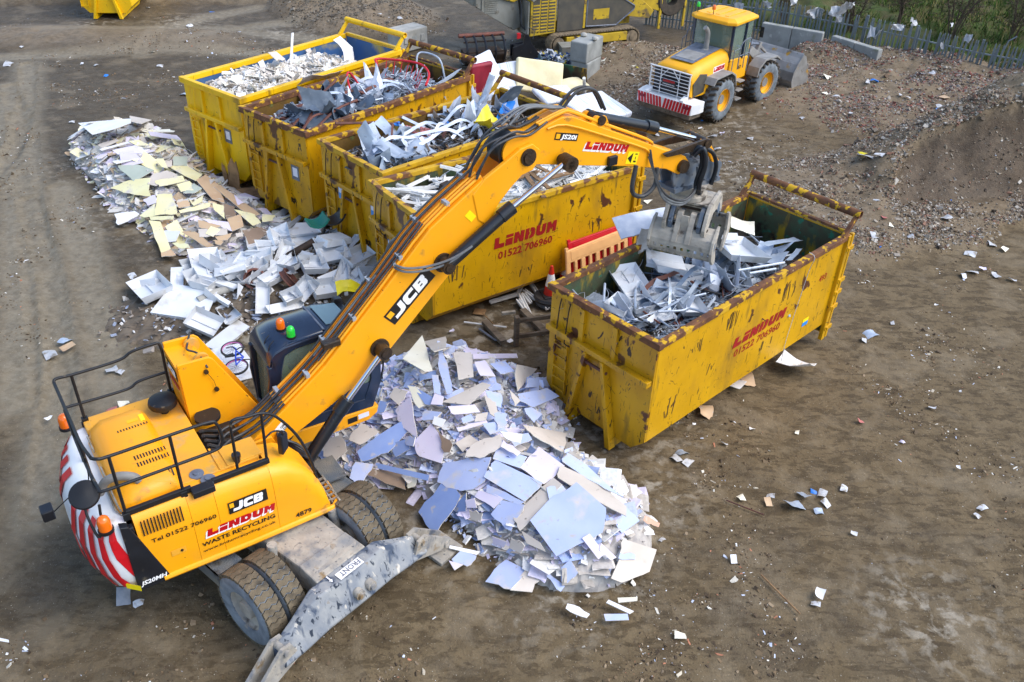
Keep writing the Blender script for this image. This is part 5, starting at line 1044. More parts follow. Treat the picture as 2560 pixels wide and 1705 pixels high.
part(MB().box((.96,.9,1.5), (.05,.86,.34)).box((1.04,.9,2.8), (.06,.86,.26)).box((.98,c0+.05,2.1), (.08,.1,1.3)).box((.98,c1-.05,2.1), (.08,.1,1.3)), 'cab_rear_frame', 'cabblue', bevel=.02)
part(MB().prism([(2.64,1.3),(2.84,1.78),(2.85,2.2),(2.72,2.68),(2.47,2.95),(2.45,2.93),(2.7,2.66),(2.82,2.2),(2.81,1.8),(2.62,1.32)], c0+.07, c1-.07, 'y'), 'windscreen', 'glass')
part(MB().box((1.8,.9,1.36), (1.66,.84,.04)), 'cab_floor', 'blacksat')
part(MB().box((1.55,.9,1.62), (.5,.5,.14)).box((1.28,.95,1.86), (.1,.4,.42)).box((1.26,.95,2.2), (.08,.22,.16)), 'operator_seat', 'blacksat', bevel=.05)
for y in (.6, 1.2): part(MB().box((1.65,y,1.78), (.5,.12,.08)).cyl((1.85,y,1.8), (1.88,y,1.98), .02), 'control_console', 'blacksat', bevel=.02)
for y in (.62,.9,1.18): rail([(2.88,y,1.6),(2.97,y,2.0),(2.93,y,2.5),(2.7,y,2.92)], .016, 'guard_bar')
for z, x in ((1.65,2.9), (2.1,2.98), (2.5,2.93)): rail([(x,.56,z),(x,1.24,z)], .014, 'guard_bar', 0)
part(MB().box((2.5,.9,3.0), (.1,.7,.08)), 'wiper_motor', 'black', bevel=.02)
beacon(1.36,.86,3.15, 'amber', .8); beacon(1.42,.6,3.13, 'green_lens', .8)
for y in (.62,.8): rail([(1.14,y,3.12),(1.05,y-.02,3.04),(1.0,y-.03,2.8)], .008, 'cable')
part(MB().prism([(2.4,3.0),(2.62,2.86),(2.66,2.9),(2.56,3.12),(2.44,3.14)], 1.2, 1.3, 'y'), 'work_lamp_bracket', 'black', bevel=.01)
# boom ---------------------------------------------------
BOOM = [(.3,1.75),(.55,1.72),(1.02,1.94),(1.91,2.37),(2.3,2.57),(2.65,2.87),(4.5,4.6),(4.66,4.92),(4.9,5.16),(5.1,5.32),(5.3,5.36),(5.42,5.5),(5.42,5.68),(5.28,5.8),(5.05,5.76),(4.77,5.6),(4.41,5.42),(3.45,4.82),(2.71,4.08),(1.59,3.0),(.86,2.46),(.3,2.08),(.18,1.92)]
BM = [p for p in BOOM if p[0] < 4.7]
part(MB().prism(BM, -.26, .26, 'y'), 'boom', 'exc', bevel=.018)
for s in (-1, 1): part(MB().prism([(4.3,4.75),(4.5,4.6),(4.66,4.92),(4.9,5.16),(5.1,5.32),(5.3,5.36),(5.42,5.5),(5.42,5.68),(5.28,5.8),(5.05,5.76),(4.77,5.6),(4.41,5.42),(4.2,5.2)], min(s*.2,s*.275), max(s*.2,s*.275), 'y'), 'boom_fork', 'exc', bevel=.015)
part(MB().cyl((.42,-.34,1.92), (.42,.34,1.92), .12, n=20), 'boom_pin', 'grease', 40)
part(MB().cyl((5.2,-.33,5.6), (5.2,.33,5.6), .1, n=20).cyl((5.2,-.3,5.6), (5.2,.3,5.6), .14, n=20), 'knuckle_pin', 'grease', 40)
for x, z in ((2.5,3.02), (3.66,4.2)): part(MB().cyl((x,-.5,z), (x,.5,z), .07, n=16).cyl((x,-.48,z), (x,-.3,z), .115, n=16).cyl((x,-.3,z), (x,-.265,z), .16, n=20), 'cylinder_pin', 'grease', 40)
def ram(name, p0, p1, p2, r, rr_, base=.03):
    o = part(MB().cyl(p0, p1, r, n=18), name, 'cyl', 40); d = (Vector(p2)-Vector(p1)).normalized()
    part(MB().cyl(Vector(p1)-d*.22, Vector(p1)+d*.03, r*1.16, n=18), 'cylinder_head', 'cyl', 40, parent=o); part(MB().cyl(p1, p2, rr_, n=14), 'rod', 'chrome', 40, parent=o)
    return o
for s in (-1, 1): ram('boom_cylinder', (.8,s*.385,1.12), (1.83,s*.385,2.32), (2.45,s*.385,2.98), .1, .05)
for s in (-1,): ram('stick_cylinder', (3.66,s*.39,4.2), (4.83,s*.39,4.88), (5.86,s*.39,5.42), .098, .046)
part(MB().cyl((5.9,-.5,5.4), (5.9,.28,5.4), .075, n=16).cyl((5.9,-.5,5.4), (5.9,-.27,5.4), .13, n=16), 'stick_lug', 'grease', 40)
part(MB().cyl((.8,-.5,1.12), (.8,.5,1.12), .09, n=16).box((.85,0,1.3), (.3,.7,.4)), 'cylinder_foot', 'blacksat', 40)
BA = math.atan2(4.08-3.0, 2.71-1.59)
BP = lambda x, z: MX((x,-.264,z), (math.cos(.78),0,math.sin(.78)), (-math.sin(.78),0,math.cos(.78)))
M = MX((2.79,-.263,3.34), ((3.53-2.79)/.99,0,(4.0-3.34)/.99), (-(4.0-3.34)/.99,0,(3.53-2.79)/.99)); jcb(EX, M, .99, .28)
for (x, z, a) in ((4.18,4.75,.72),): decal('warning_sticker', EX, 'decal_yellow', MX((x,-.263,z), (math.cos(a),0,math.sin(a)), (-math.sin(a),0,math.cos(a))), .12, .18)
decal('weight_sticker', EX, 'logo_white', MX((.78,-.263,2.05), (.75,0,.66), (-.66,0,.75)), .15, .15); text('weight_text', 'GB\nS20', .06, MT['ink'], EX, MX((.79,-.267,2.14), (.75,0,.66), (-.66,0,.75)), .001)
# stick ---------------------------------------------------
STICK = [(5.0,5.45),(5.3,5.42),(5.7,5.33),(6.05,5.24),(7.4,4.93),(8.3,4.68),(8.62,4.5),(8.8,4.56),(8.85,4.7),(8.75,4.82),(8.53,4.93),(8.16,5.08),(7.79,5.26),(6.8,5.72),(6.1,6.05),(5.88,6.08),(5.65,6.02),(5.3,5.92),(5.02,5.95),(4.86,5.8),(4.86,5.58)]
part(MB().prism(STICK, -.185, .185, 'y'), 'stick', 'exc', bevel=.015)
part(MB().cyl((5.0,-.195,5.7), (5.0,.195,5.7), .22, n=28), 'stick_boss', 'exc', 40); part(MB().lathe([(.2,-.16),(.26,-.16),(.26,.16),(.2,.16)], 28, MX((4.98,0,5.7), (1,0,0), (0,0,1), (0,-1,0)), closed=True), 'boss_ring', 'blacksat', 40)
part(MB().prism([(6.45,5.85),(6.95,5.63),(6.8,5.92),(6.6,5.95)], -.17, -.11, 'y').prism([(6.45,5.85),(6.95,5.63),(6.8,5.92),(6.6,5.95)], .11, .17, 'y'), 'cylinder_bracket', 'exc')
ram('grab_cylinder', (6.7,0,5.87), (8.05,0,5.43), (9.17,0,5.0), .095, .045)
part(MB().cyl((6.7,-.2,5.87), (6.7,.2,5.87), .08, n=16), 'cylinder_pin', 'grease', 40)
part(MB().cyl((6.9,.13,5.62), (7.95,.13,5.22), .1, n=14), 'rust_guard', 'rim_rust', 40)
M = MX((6.32,-.188,5.44), (.967,0,-.255), (.255,0,.967)); lindum(EX, M @ Matrix.Translation((.05,.03,0)), .95, .13)
M = MX((5.75,-.188,5.74), (.97,0,-.24), (.24,0,.97)); decal('model_plate', EX, 'ink', M, .47, .12); decal('logo_square', EX, 'decal_gold', M @ Matrix.Translation((.02,.02,.003)), .08, .08); text('model_number', 'JS20i', .1, MT['logo_white'], EX, M @ Matrix.Translation((.12,.025,.004)), .004, .1, .33)
M = MX((7.3,-.188,5.0), (.97,0,-.24), (.24,0,.97)); decal('warning_sticker', EX, 'decal_yellow', M, .26, .22); part(MB().prism([(.02,.1),(.12,.2),(.12,.02)], .003, .006, 'z'), 'warning_mark', 'ink', M=M); part(MB().box((.2,.05,.004), (.06,.03,.003)).box((.2,.11,.004), (.014,.05,.003)).box((.2,.18,.004), (.05,.02,.003)), 'warning_mark', 'ink', M=M)
part(MB().box((6.98,-.22,5.14), (.18,.07,.16)), 'work_lamp', 'black', bevel=.01)
part(MB().cyl((8.68,-.26,4.66), (8.68,.26,4.66), .12, n=18), 'stick_end_pin', 'grease', 40)
for s in (-1, 1):
    part(MB().prism([(8.12,5.02),(8.22,4.94),(9.22,4.9),(9.28,5.02),(9.16,5.1)], min(s*.2,s*.25), max(s*.2,s*.25), 'y'), 'tipping_link', 'grease', bevel=.01)
    part(MB().prism([(9.1,5.06),(9.26,5.06),(9.72,4.46),(9.6,4.38)], min(s*.12,s*.17), max(s*.12,s*.17), 'y'), 'bucket_link', 'exc', bevel=.01)
part(MB().cyl((9.18,-.28,5.0), (9.18,.28,5.0), .085, n=16), 'link_pin', 'grease', 40)
# grab ---------------------------------------------------
b = MB()
for s in (-1, 1): b.prism([(8.55,4.72),(8.8,4.78),(9.5,4.55),(9.62,4.56),(9.72,4.42),(9.7,4.2),(8.6,4.2),(8.5,4.45)], min(s*.13,s*.18), max(s*.13,s*.18), 'y')
b.box((9.12,0,4.2), (1.15,.46,.08)).cyl((9.63,-.2,4.46), (9.63,.2,4.46), .09, n=16); part(b, 'grab_head', 'grab_blue', 40)
part(MB().lathe([(.3,3.86),(.34,3.9),(.34,3.98),(.28,4.0),(.28,4.1),(.33,4.12),(.33,4.16),(.2,4.17)], 32, MX((9.16,0,0))), 'rotator', 'grey_cast', 40)
GM = RZ(-60, (9.3,-.05,3.88)) @ Matrix.Diagonal((1.04,.88,.78,1))
b = MB(); GB = [(-.42,.04),(.42,.04),(.56,-.12),(.72,-.5),(.64,-.72),(.46,-.7),(.32,-.45),(.12,-.3),(-.12,-.3),(-.32,-.45),(-.46,-.7),(-.64,-.72),(-.72,-.5),(-.56,-.12)]; b.prism(GB, .33, .4, 'x'); b.prism(GB, -.4, -.33, 'x'); 
b.box((0,0,-.03), (.72,.76,.06)); part(b, 'grab_body', 'grey_cast', bevel=.012, M=GM)
for s in (-1, 1):
    for x in (-.3, .3): part(MB().prism([(s*.34,-.06),(s*.5,-.12),(s*.66,-.45),(s*.6,-.7),(s*.5,-.72),(s*.46,-.4)], min(x*.75,x*1.02), max(x*.75,x*1.02), 'x'), 'grab_arm', 'grab_blue', bevel=.012, M=GM)
    # perforated shell: curved lattice with open slots
    b = MB(); PRF = [(.44,-.52),(.58,-.6),(.7,-.74),(.76,-.9),(.76,-1.02),(.73,-1.14),(.67,-1.24),(.58,-1.33),(.46,-1.4),(.34,-1.44)]; xs_ = []
    x = -.56
    while x < .56-.001: xs_ += [x]; x += .07 if len(xs_) % 2 else .056
    xs_.append(.56)
    for i in range(len(PRF)-1):
        for j in range(len(xs_)-1):
            if i in (4, 6) and j % 2 == 1: continue
            (p0, q0), (p1, q1) = PRF[i], PRF[i+1]; nx_, nz_ = -(q1-q0), (p1-p0); l = math.hypot(nx_, nz_); nx_, nz_ = nx_/l*.03, nz_/l*.03
            a, c_ = xs_[j], xs_[j+1]; vv = [(a,s*p0,q0),(c_,s*p0,q0),(c_,s*p1,q1),(a,s*p1,q1)]; vv += [(x_,y_-s*nx_,z_-nz_*1) for x_, y_, z_ in vv]
            b.add(vv, [(0,1,2,3),(7,6,5,4),(0,4,5,1),(2,6,7,3),(1,5,6,2),(0,3,7,4)])
    o = part(b, 'grab_shell', 'grey_cast', M=GM)
    for x in (-.58, .58): MB().prism([(s*.36,-.46),(s*.52,-.5),(s*.74,-.72),(s*.82,-.98),(s*.74,-1.2),(s*.5,-1.44),(s*.3,-1.5),(s*.34,-1.3),(s*.5,-1.0)], x-.025, x+.025, 'x').build('shell_side', MT['grey_cast'], o, bevel=.008)
    for x in (-.12, .12): MB().prism([(s*.38,-.22),(s*.52,-.22),(s*.72,-.7),(s*.79,-.9),(s*.7,-.92),(s*.5,-.62)], x-.05, x+.05, 'x').build('shell_bracket', MT['grey_cast'], o, bevel=.01)
    MB().box((0,s*.6,-.5), (.14,.03,.5)).build('shell_bracket', MT['grey_cast'], o, bevel=.01); part(MB().cyl((-.42,s*.5,-.6), (.42,s*.5,-.6), .06, n=14), 'grab_pin', 'grease', 40, M=GM)
# pipes and hoses ---------------------------------------------------
def off(x0, z0, x1, z1, d): # shift off the top edge
    l = math.hypot(x1-x0, z1-z0); return (-(z1-z0)/l*d, (x1-x0)/l*d)
TOP = [(.5,2.2),(.86,2.46),(1.59,3.0),(2.71,4.08),(3.45,4.82),(4.41,5.42)]
def along(y, d, i0=0, i1=None): return [(x-.68*d, y, z+.73*d) for x, z in TOP[i0:i1]]
for y, d, i0, i1, m, r in ((-.2,.04,1,6,'exc',.024), (-.13,.045,1,6,'exc',.022), (-.05,.04,1,6,'exc',.022), (.08,.045,1,6,'exc',.024), (.17,.04,1,6,'exc',.024), (-.09,.09,1,5,'hose',.02), (.02,.085,1,6,'hose',.022), (.13,.09,2,6,'hose',.016), (-.17,.1,2,5,'hose',.014), (-.02,.11,2,4,'hose_grey',.016)):
    part(MB().tube(along(y, d, i0, i1), r, 6, sub=3), 'boom_pipe' if m == 'exc' else 'hydraulic_hose', m, 50)
for k in range(9):
    t = k/8; x = .95+3.3*t; z = np.interp(x, [p[0] for p in TOP], [p[1] for p in TOP]); part(MB().box((x-.04,-.02+.12*(-1)**k,z+.06), (.06,.16,.06), None), 'pipe_clamp', 'clamp')
for k in range(6):
    y = (-.22,-.15,-.06,.05,.12,.2)[k]; q = (0,.07,-.05,.1,.02,.13)[k]; part(MB().tube([(4.3+q*.6,y,5.42+q*.4),(4.4+q,y-.02,5.66),(4.56+q,y-.05,5.88+q*.4),(4.9+q,y-.06+q*.3,5.98+q*.5),(5.25,y+q*.2,5.93+q*.3),(5.6,y*.8,6.06)], .02, 7, sub=5), 'hydraulic_hose', 'hose', 50)
for k in range(3): part(MB().tube([(4.95-.1*k,-.1+.07*k,6.1),(5.3,-.05+.06*k,6.28),(5.8,-.05+.05*k,6.2),(6.1,.0+.05*k,6.12)], .02, 6, sub=4), 'hydraulic_hose', 'hose_grey', 50)
for k in range(2): part(MB().tube([(6.0,.0+.1*k,6.1),(6.3,.0+.1*k,6.36),(6.65,0+.1*k,6.32),(6.92,.02+.08*k,5.95)], .026, 7, sub=5), 'hydraulic_hose', 'hose', 50)
for y, d in ((-.16,.03), (-.1,.03), (.12,.03)):
    part(MB().tube([(5.45,y,6.0+d),(5.88,y,6.11+d),(6.1,y,6.08+d),(6.8,y,5.75+d),(7.79,y,5.29+d),(7.9,y,5.2)], .024, 7, sub=3), 'stick_pipe', 'exc', 50)
part(MB().tube([(5.6,-.2,5.95),(5.95,-.21,5.95),(6.8,-.21,5.6),(7.7,-.21,5.2),(7.82,-.21,5.05)], .018, 6, sub=3), 'stick_pipe', 'exc', 50)
for k in range(3): part(MB().tube([(7.82,-.21,5.15-.06*k),(7.9,-.3,4.75),(8.1,-.42,4.35-.05*k),(8.6,-.42,4.1-.04*k),(8.95,-.36,4.25),(9.0,-.26,4.6)], .024, 7, sub=5), 'grab_hose', 'hose_grey' if k else 'hose', 50)
part(MB().tube([(7.5,-.25,4.95),(7.45,-.28,4.5),(7.7,-.3,4.35),(7.95,-.3,4.5),(8.0,-.25,4.8)], .04, 8, sub=5), 'grab_hose', 'hose', 50)
for y in (-.2, -.28): part(MB().tube([(8.85,y,4.85),(8.95,y-.1,5.0),(9.0,y-.16,4.7),(8.95,y-.14,4.35),(9.05,y-.08,4.1)], .045, 8, sub=5), 'grab_hose', 'cyl', 50)
part(MB().tube([(9.05,-.2,4.95),(9.35,-.24,4.8),(9.5,-.26,4.5),(9.45,-.25,4.15)], .04, 8, sub=5), 'grab_hose', 'cyl', 50)
for k in range(2): # hoses down to the stick cylinder
    part(MB().tube([(3.12,.2,4.02+.03*k),(3.0,.26,4.16+.05*k),(2.98+.06*k,.28,4.3),(3.06+.06*k,.28,4.46-.02*k),(3.25,.28,4.53-.04*k),(3.55,.26,4.6)], .02, 7, sub=5), 'hydraulic_hose', 'hose_grey', 50)
    part(MB().tube([(2.86,-.2,4.36-.05*k),(2.98,-.34,4.33-.06*k),(3.3,-.38,4.28-.06*k),(3.64,-.46,4.33-.05*k),(3.9,-.5,4.42),(4.05,-.5,4.48)], .02, 7, sub=5), 'hydraulic_hose', 'hose_grey', 50)
part(MB().tube([(3.1,.16,4.06),(2.95,-.02,4.3),(2.86,-.22,4.36)], .025, 7, sub=3), 'pipe_manifold', 'clamp', 50)
for k in range(7):
    y = -.22+.07*k; z_ = (0,.04,-.05,.06,-.02,.05,0)[k]; part(MB().tube([(-.28+.04*k,y-.12,2.1),(.0,y-.04,2.16+z_),(.25,y,2.18+z_),(.55,y,2.3+z_*.5),(.9,y,2.55)], .02, 6, sub=5), 'hydraulic_hose', 'hose', 50)
for k in range(5):
    part(MB().tube([(-.3,-.35+.12*k,2.3),(-.1,-.3+.15*k,2.1),(.15,-.2+.1*k,2.0),(.3,-.42+.05*k,1.8),(.7,-.5+.04*k,1.7)], .028, 6, sub=5), 'hydraulic_hose', 'hose', 50)
for k in range(4): part(MB().tube([(.7,-.42+.05*k,2.1),(.95,-.5,1.9-.05*k),(1.1,-.45,1.5),(1.0,-.3+.1*k,1.2)], .022, 6, sub=5), 'hydraulic_hose', 'hose', 50)
part(MB().prism([(.15,1.2),(.95,1.2),(.6,2.12),(.3,2.12)], -.34, -.29, 'y').prism([(.15,1.2),(.95,1.2),(.6,2.12),(.3,2.12)], .29, .34, 'y'), 'boom_mount', 'exc', bevel=.01)
part(MB().box((-.05,0,1.6), (.6,1.0,.9)), 'valve_block', 'blacksat', bevel=.04)
part(MB().lathe([(.19,0),(.19,.05),(.13,.05)], 20, MX((-.12,.3,2.36))), 'tank_rim', 'blacksat', 40)
part(MB().box((1.75,-.05,3.32), (.28,.14,.1), Matrix.Translation((0,-.12,0))), 'valve_manifold', 'grease', bevel=.015)
# operator ---------------------------------------------------
def person():
    t = thing('person', 'person in a yellow high-visibility jacket seated in the excavator cab', 'person', (0,0,0)); t.matrix_basis = EX.matrix_basis.copy() if False else Matrix.Identity(4)
    Mw = Matrix.Translation((-4.25,10.05,0)) @ Matrix.Rotation(R(35.5), 4, 'Z') @ Matrix.Translation((1.5,.9,1.69))
    t.matrix_basis = Mw
    # joints: pelvis, spine, chest, neck, head; arms to the joysticks; legs to the floor
    V = [(0,0,.08),(-.02,0,.28),(-.02,0,.46),(0,0,.58),(.02,0,.66),(.03,0,.78)]; E_ = [(0,1),(1,2),(2,3),(3,4),(4,5)]; Rr = [.17,.16,.17,.07,.09,.1]
    for s in (-1, 1):
        k = len(V); V += [(-.01,s*.19,.48),(.1,s*.25,.26),(.3,s*.25,.24),(.37,s*.25,.27)]; Rr += [.085,.06,.045,.035]; E_ += [(2,k),(k,k+1),(k+1,k+2),(k+2,k+3)]
        j = len(V)
        for q, (dx, dy, dz) in enumerate(((.075,.03,0),(.085,.01,.0),(.08,-.012,0),(.07,-.03,0),(.03,-.045*s,.03))): V.append((.37+dx,s*.25+dy,.27+dz-.02)); Rr.append(.011); E_.append((k+3, j+q))
        m = len(V); V += [(.12,s*.1,.06),(.46,s*.13,.08),(.5,s*.13,-.28),(.62,s*.13,-.3)]; Rr += [.1,.075,.05,.04]; E_ += [(0,m),(m,m+1),(m+1,m+2),(m+2,m+3)]
    me = bpy.data.meshes.new('body'); me.from_pydata(V, E_, []); me.materials.append(MT['navy']); o = link('body', me, t)
    sm = o.modifiers.new('skin', 'SKIN'); 
    for v, r in zip(me.skin_vertices[0].data if me.skin_vertices else [], Rr): v.radius = (r, r)
    if not me.skin_vertices:
        import bmesh as _b
        bm = _b.new(); bm.from_mesh(me); lay = bm.verts.layers.skin.verify(); bm.verts.ensure_lookup_table()
        for v, r in zip(bm.verts, Rr): v[lay].radius = (r, r); v[lay].use_root = v.index == 0
        bm.to_mesh(me); bm.free()
    ss = o.modifiers.new('sub', 'SUBSURF'); ss.levels = 1; ss.render_levels = 2
    j = MB(); ring_ = lambda cx, cz, rx, ry: [(cx+rx*math.cos(a), ry*math.sin(a), cz) for a in np.linspace(0, 2*math.pi, 16, endpoint=False)]
    j.loft([ring_(-.01,.02,.19,.24), ring_(-.02,.25,.19,.235), ring_(-.02,.42,.19,.26), ring_(-.01,.53,.14,.22), ring_(0,.58,.08,.1)])
    for s in (-1, 1): j.tube([(-.01,s*.2,.48),(.05,s*.25,.36),(.1,s*.27,.25),(.2,s*.26,.24),(.29,s*.25,.24)], .08, 10)
    j.build('jacket', MT['hivis'], t, smooth=60)
    MB().lathe([(.195,.2),(.198,.2),(.198,.26),(.195,.26)], 20, Matrix.Diagonal((1,1.23,1,1)), closed=True).build('reflective_band', MT['reflective'], t)
    hd_ = MB(); hd_.loft([ring_(.03,.62,.04,.045), ring_(.03,.64,.075,.07), ring_(.02,.7,.095,.078), ring_(.01,.77,.1,.08), ring_(.0,.83,.085,.07), ring_(0,.87,.04,.04)])
    hd_.add([(.12,-.015,.7),(.12,.015,.7),(.145,0,.705),(.11,0,.76)], [(0,1,2),(0,2,3),(1,3,2)])
    for s in (-1, 1): hd_.box((.0,s*.085,.73), (.03,.02,.06))
    h = hd_.build('head', MT['skin'], t, smooth=60)
    for s in (-1, 1): MB().box((.105,s*.032,.755), (.012,.024,.012)).build('eye', MT['ink'], h)
    MB().box((.108,0,.672), (.012,.045,.008)).build('mouth', MT['logo_red'], h)
    MB().loft([ring_(-.01,.76,.105,.088), ring_(-.012,.83,.098,.082), ring_(-.01,.885,.05,.05)]).build('hair', MT['hair'], t, smooth=60)
person()

# ------------------------------------------------------------------ wheel loader
def loader():
    t = thing('wheel_loader', 'yellow articulated wheel loader with striped rear bumper parked by the rubble heap', 'wheel loader', (7.0,31.75,0), 49, scale=.9)
    def P(b, n, m, smooth=None, bevel=0, M=None, parent=None): return b.build(n, MT[m], parent or t, smooth, bevel, M)
    FR = RZ(-6, (.35,0,0))   # front frame swung a little to the right
    def whl(x, y, s, M):
        prof = [(.42,-.24),(.62,-.29),(.76,-.25),(.8,-.2),(.8,.2),(.76,.25),(.62,.29),(.42,.24)]
        Mw = M @ MX((x,y,.82), (1,0,0), (0,0,1), (0,-1,0)); o = P(MB().lathe(prof, 36, closed=True), 'wheel', 'loader_side', 40, M=Mw)
        tr = MB()
        for k in range(22):
            for q in (-1, 1):
                a = 2*math.pi*(k+.25*q)/22; c_, s_ = math.cos(a), math.sin(a)
                tr.add([(r*math.cos(a+d), r*math.sin(a+d), z) for r in (.76,.87) for d, z in ((-.05,q*.27),(.05,q*.27),(.16,q*.02),(.06,q*.02))], [(0,1,2,3),(7,6,5,4),(0,4,5,1),(1,5,6,2),(2,6,7,3),(3,7,4,0)])
        tr.build('tread', MT['loader_tyre'], o); MB().lathe([(.43,-.26),(.4,-.12),(.28,-.05),(.002,-.05),(.002,.05),(.28,.05),(.4,.12),(.43,.26)], 28, closed=True).build('rim', MT['loader'], o, 40)
        MB().cyl((0,0,-.16), (0,0,.16), .18, n=16).build('hub', MT['loader_grey'], o, 40)
    I4 = Matrix.Identity(4)
    for s in (-1, 1): whl(-1.6, s*1.05, s, I4); whl(1.3, s*1.05, s, FR)
    P(MB().box((-1.6,0,.82), (.4,1.8,.4)).box((-1.2,0,.9), (2.4,.8,.5)), 'rear_frame', 'loader_grey', bevel=.04)
    P(MB().box((1.2,0,.85), (1.9,.9,.5)).box((1.3,0,.82), (.4,1.8,.4)), 'front_frame', 'loader', bevel=.04, M=FR)
    # bonnet
    b = MB(); rg = lambda x, w_, z0, zt: [(x,-w_,z0),(x,-w_,zt-.3),(x,-w_+.1,zt-.1),(x,-w_+.3,zt),(x,w_-.3,zt),(x,w_-.1,zt-.1),(x,w_,zt-.3),(x,w_,z0)]
    b.loft([rg(-3.35,.82,1.25,2.1), rg(-3.25,.86,1.2,2.2), rg(-2.6,.88,1.15,2.3), rg(-1.6,.88,1.15,2.42), rg(-.9,.86,1.15,2.45)]); P(b, 'bonnet', 'loader', 50)
    P(MB().prism([(-2.9,-.5),(-1.1,-.55),(-1.1,.55),(-2.9,.5)], 0, .01, 'z', MX((0,0,2.63), (1,0,.11), (0,1,0))), 'bonnet_top_panel', 'plate_grey'); P(MB().prism([(-2.7,-.4),(-1.9,-.42),(-1.9,.42),(-2.7,.4)], 0, .012, 'z', MX((0,0,2.64), (1,0,.11), (0,1,0))), 'bonnet_screen', 'loader_grey')
    P(MB().lathe([(.2,0),(.1,.05),(.1,.35)], 16, MX((-1.45,-.12,2.45))), 'exhaust_base', 'loader_grey', 40); P(MB().tube([(-1.45,-.12,2.7),(-1.45,-.12,3.0),(-1.5,-.1,3.15),(-1.62,-.06,3.28)], .09, 12, sub=3), 'exhaust_stack', 'loader_grey', 50)
    P(MB().box((-3.4,0,1.62), (.08,1.5,.9)), 'radiator_grille', 'black')
    for s in (-1, 1): P(MB().prism([(-3.2,1.2),(-2.5,1.25),(-2.4,1.9),(-2.9,2.0),(-3.3,1.7)], min(s*.87,s*.9), max(s*.87,s*.9), 'y'), 'side_grille', 'crush_dark', bevel=.01)
    # white guard and bumper
    gx = -3.52
    P(MB().tube([(gx,-.85,1.1),(gx,-.85,2.0),(gx,-.75,2.1),(gx,.75,2.1),(gx,.85,2.0),(gx,.85,1.1)], .03, 6, sub=2), 'rear_guard', 'white', 50)
    for k in range(7): P(MB().cyl((gx,-.85,1.2+.13*k), (gx,.85,1.2+.13*k), .014, n=6), 'guard_bar', 'white')
    for y in (-.4, .4): P(MB().cyl((gx,y,1.1), (gx,y,2.1), .018, n=6), 'guard_bar', 'white')
    P(MB().cyl((gx,-.1,2.1), (gx,-.4,1.75), .015, n=5).cyl((gx,.1,2.1), (gx,.4,1.75), .015, n=5), 'guard_bar', 'white')
    nb = P(MB().box((gx-.03,0,1.62), (.02,.62,.22)), 'name_board', 'black', bevel=.005); RM = MX((gx-.042,.26,1.63), (0,-1,0), (0,0,1)); lettering('company_name', 'LINDUM', .09, .5, MT['logo_red'], nb, RM, .15, .08); text('company_strapline', 'WASTE RECYCLING', .06, MT['logo_white'], nb, MX((gx-.042,.27,1.53), (0,-1,0), (0,0,1)), .001, 0, .52)
    P(MB().prism([(-3.75,-1.2),(-3.75,1.2),(-3.3,1.3),(-3.0,1.3),(-3.0,-1.3),(-3.3,-1.3)], .7, 1.12, 'z'), 'rear_bumper', 'white', bevel=.03)
    P(MB().prism([(-3.7,-1.15),(-3.7,1.15),(-3.0,1.2),(-3.0,-1.2)], .5, .7, 'z'), 'rear_ballast', 'wood_old', bevel=.04)
    for k in range(17):
        y = -1.14+.135*k; d = .07 if k > 8 else -.07
        P(MB().add([(-3.754,y,.72),(-3.754,y+.1,.72),(-3.754,y+.1+d,1.1),(-3.754,y+d,1.1)], [(0,1,2,3)]).add([(-3.757,y,.72),(-3.757,y+.1,.72),(-3.757,y+.1+d,1.1),(-3.757,y+d,1.1)], [(3,2,1,0)]), 'stripe', 'red')
    for s in (-1, 1):
        P(MB().prism([(gx-.02,1.15),(gx-.3,1.12),(gx-.3,1.2),(gx-.02,1.3)], min(s*.7,s*.86), max(s*.7,s*.86), 'y'), 'guard_stay', 'white', bevel=.01); P(MB().box((-3.765,s*.98,.97), (.03,.26,.1)), 'tail_lamp', 'maroon')
        # mudguards
        P(MB().prism([(-2.5,1.55),(-2.35,1.75),(-1.3,1.78),(-1.0,1.6),(-.85,1.2),(-.8,1.2),(-.95,1.66),(-1.28,1.84),(-2.37,1.81),(-2.55,1.58)], min(s*.86,s*1.32), max(s*.86,s*1.32), 'y'), 'rear_mudguard', 'loader_grey', bevel=.01)
        P(MB().prism([(.55,1.2),(.62,1.5),(.95,1.76),(1.7,1.78),(2.0,1.6),(2.03,1.66),(1.72,1.85),(.92,1.83),(.55,1.55),(.48,1.2)], min(s*.78,s*1.32), max(s*.78,s*1.32), 'y'), 'front_mudguard', 'loader_grey', bevel=.01, M=FR)
        for x, z in ((-.35,.55), (-.32,.9), (-.3,1.25)): P(MB().box((x,s*1.12,z), (.4,.3,.04)), 'cab_step', 'loader_grey')
        P(MB().tube([(-.75,s*1.2,1.8),(-.75,s*1.2,2.6),(-.55,s*1.22,2.85),(-.1,s*1.22,2.85),(-.02,s*1.2,2.6),(-.05,s*1.2,1.6)], .022, 6, sub=3), 'cab_handrail', 'plate_grey', 50); P(MB().cyl((-.75,s*1.2,2.3), (-.03,s*1.2,2.3), .018, n=6).cyl((-.4,s*1.22,1.8), (-.4,s*1.22,2.85), .018, n=6), 'cab_handrail', 'plate_grey')
        P(MB().tube([(-1.1,s*1.15,1.8),(-1.1,s*1.15,2.55),(-.75,s*1.2,2.6)], .018, 6), 'cab_handrail', 'plate_grey'); P(MB().box((.62,s*1.25,2.95), (.05,.16,.4)), 'door_mirror', 'black', bevel=.03); P(MB().tube([(.5,s*.8,3.1),(.62,s*1.2,3.15)], .015, 5), 'mirror_arm', 'black')
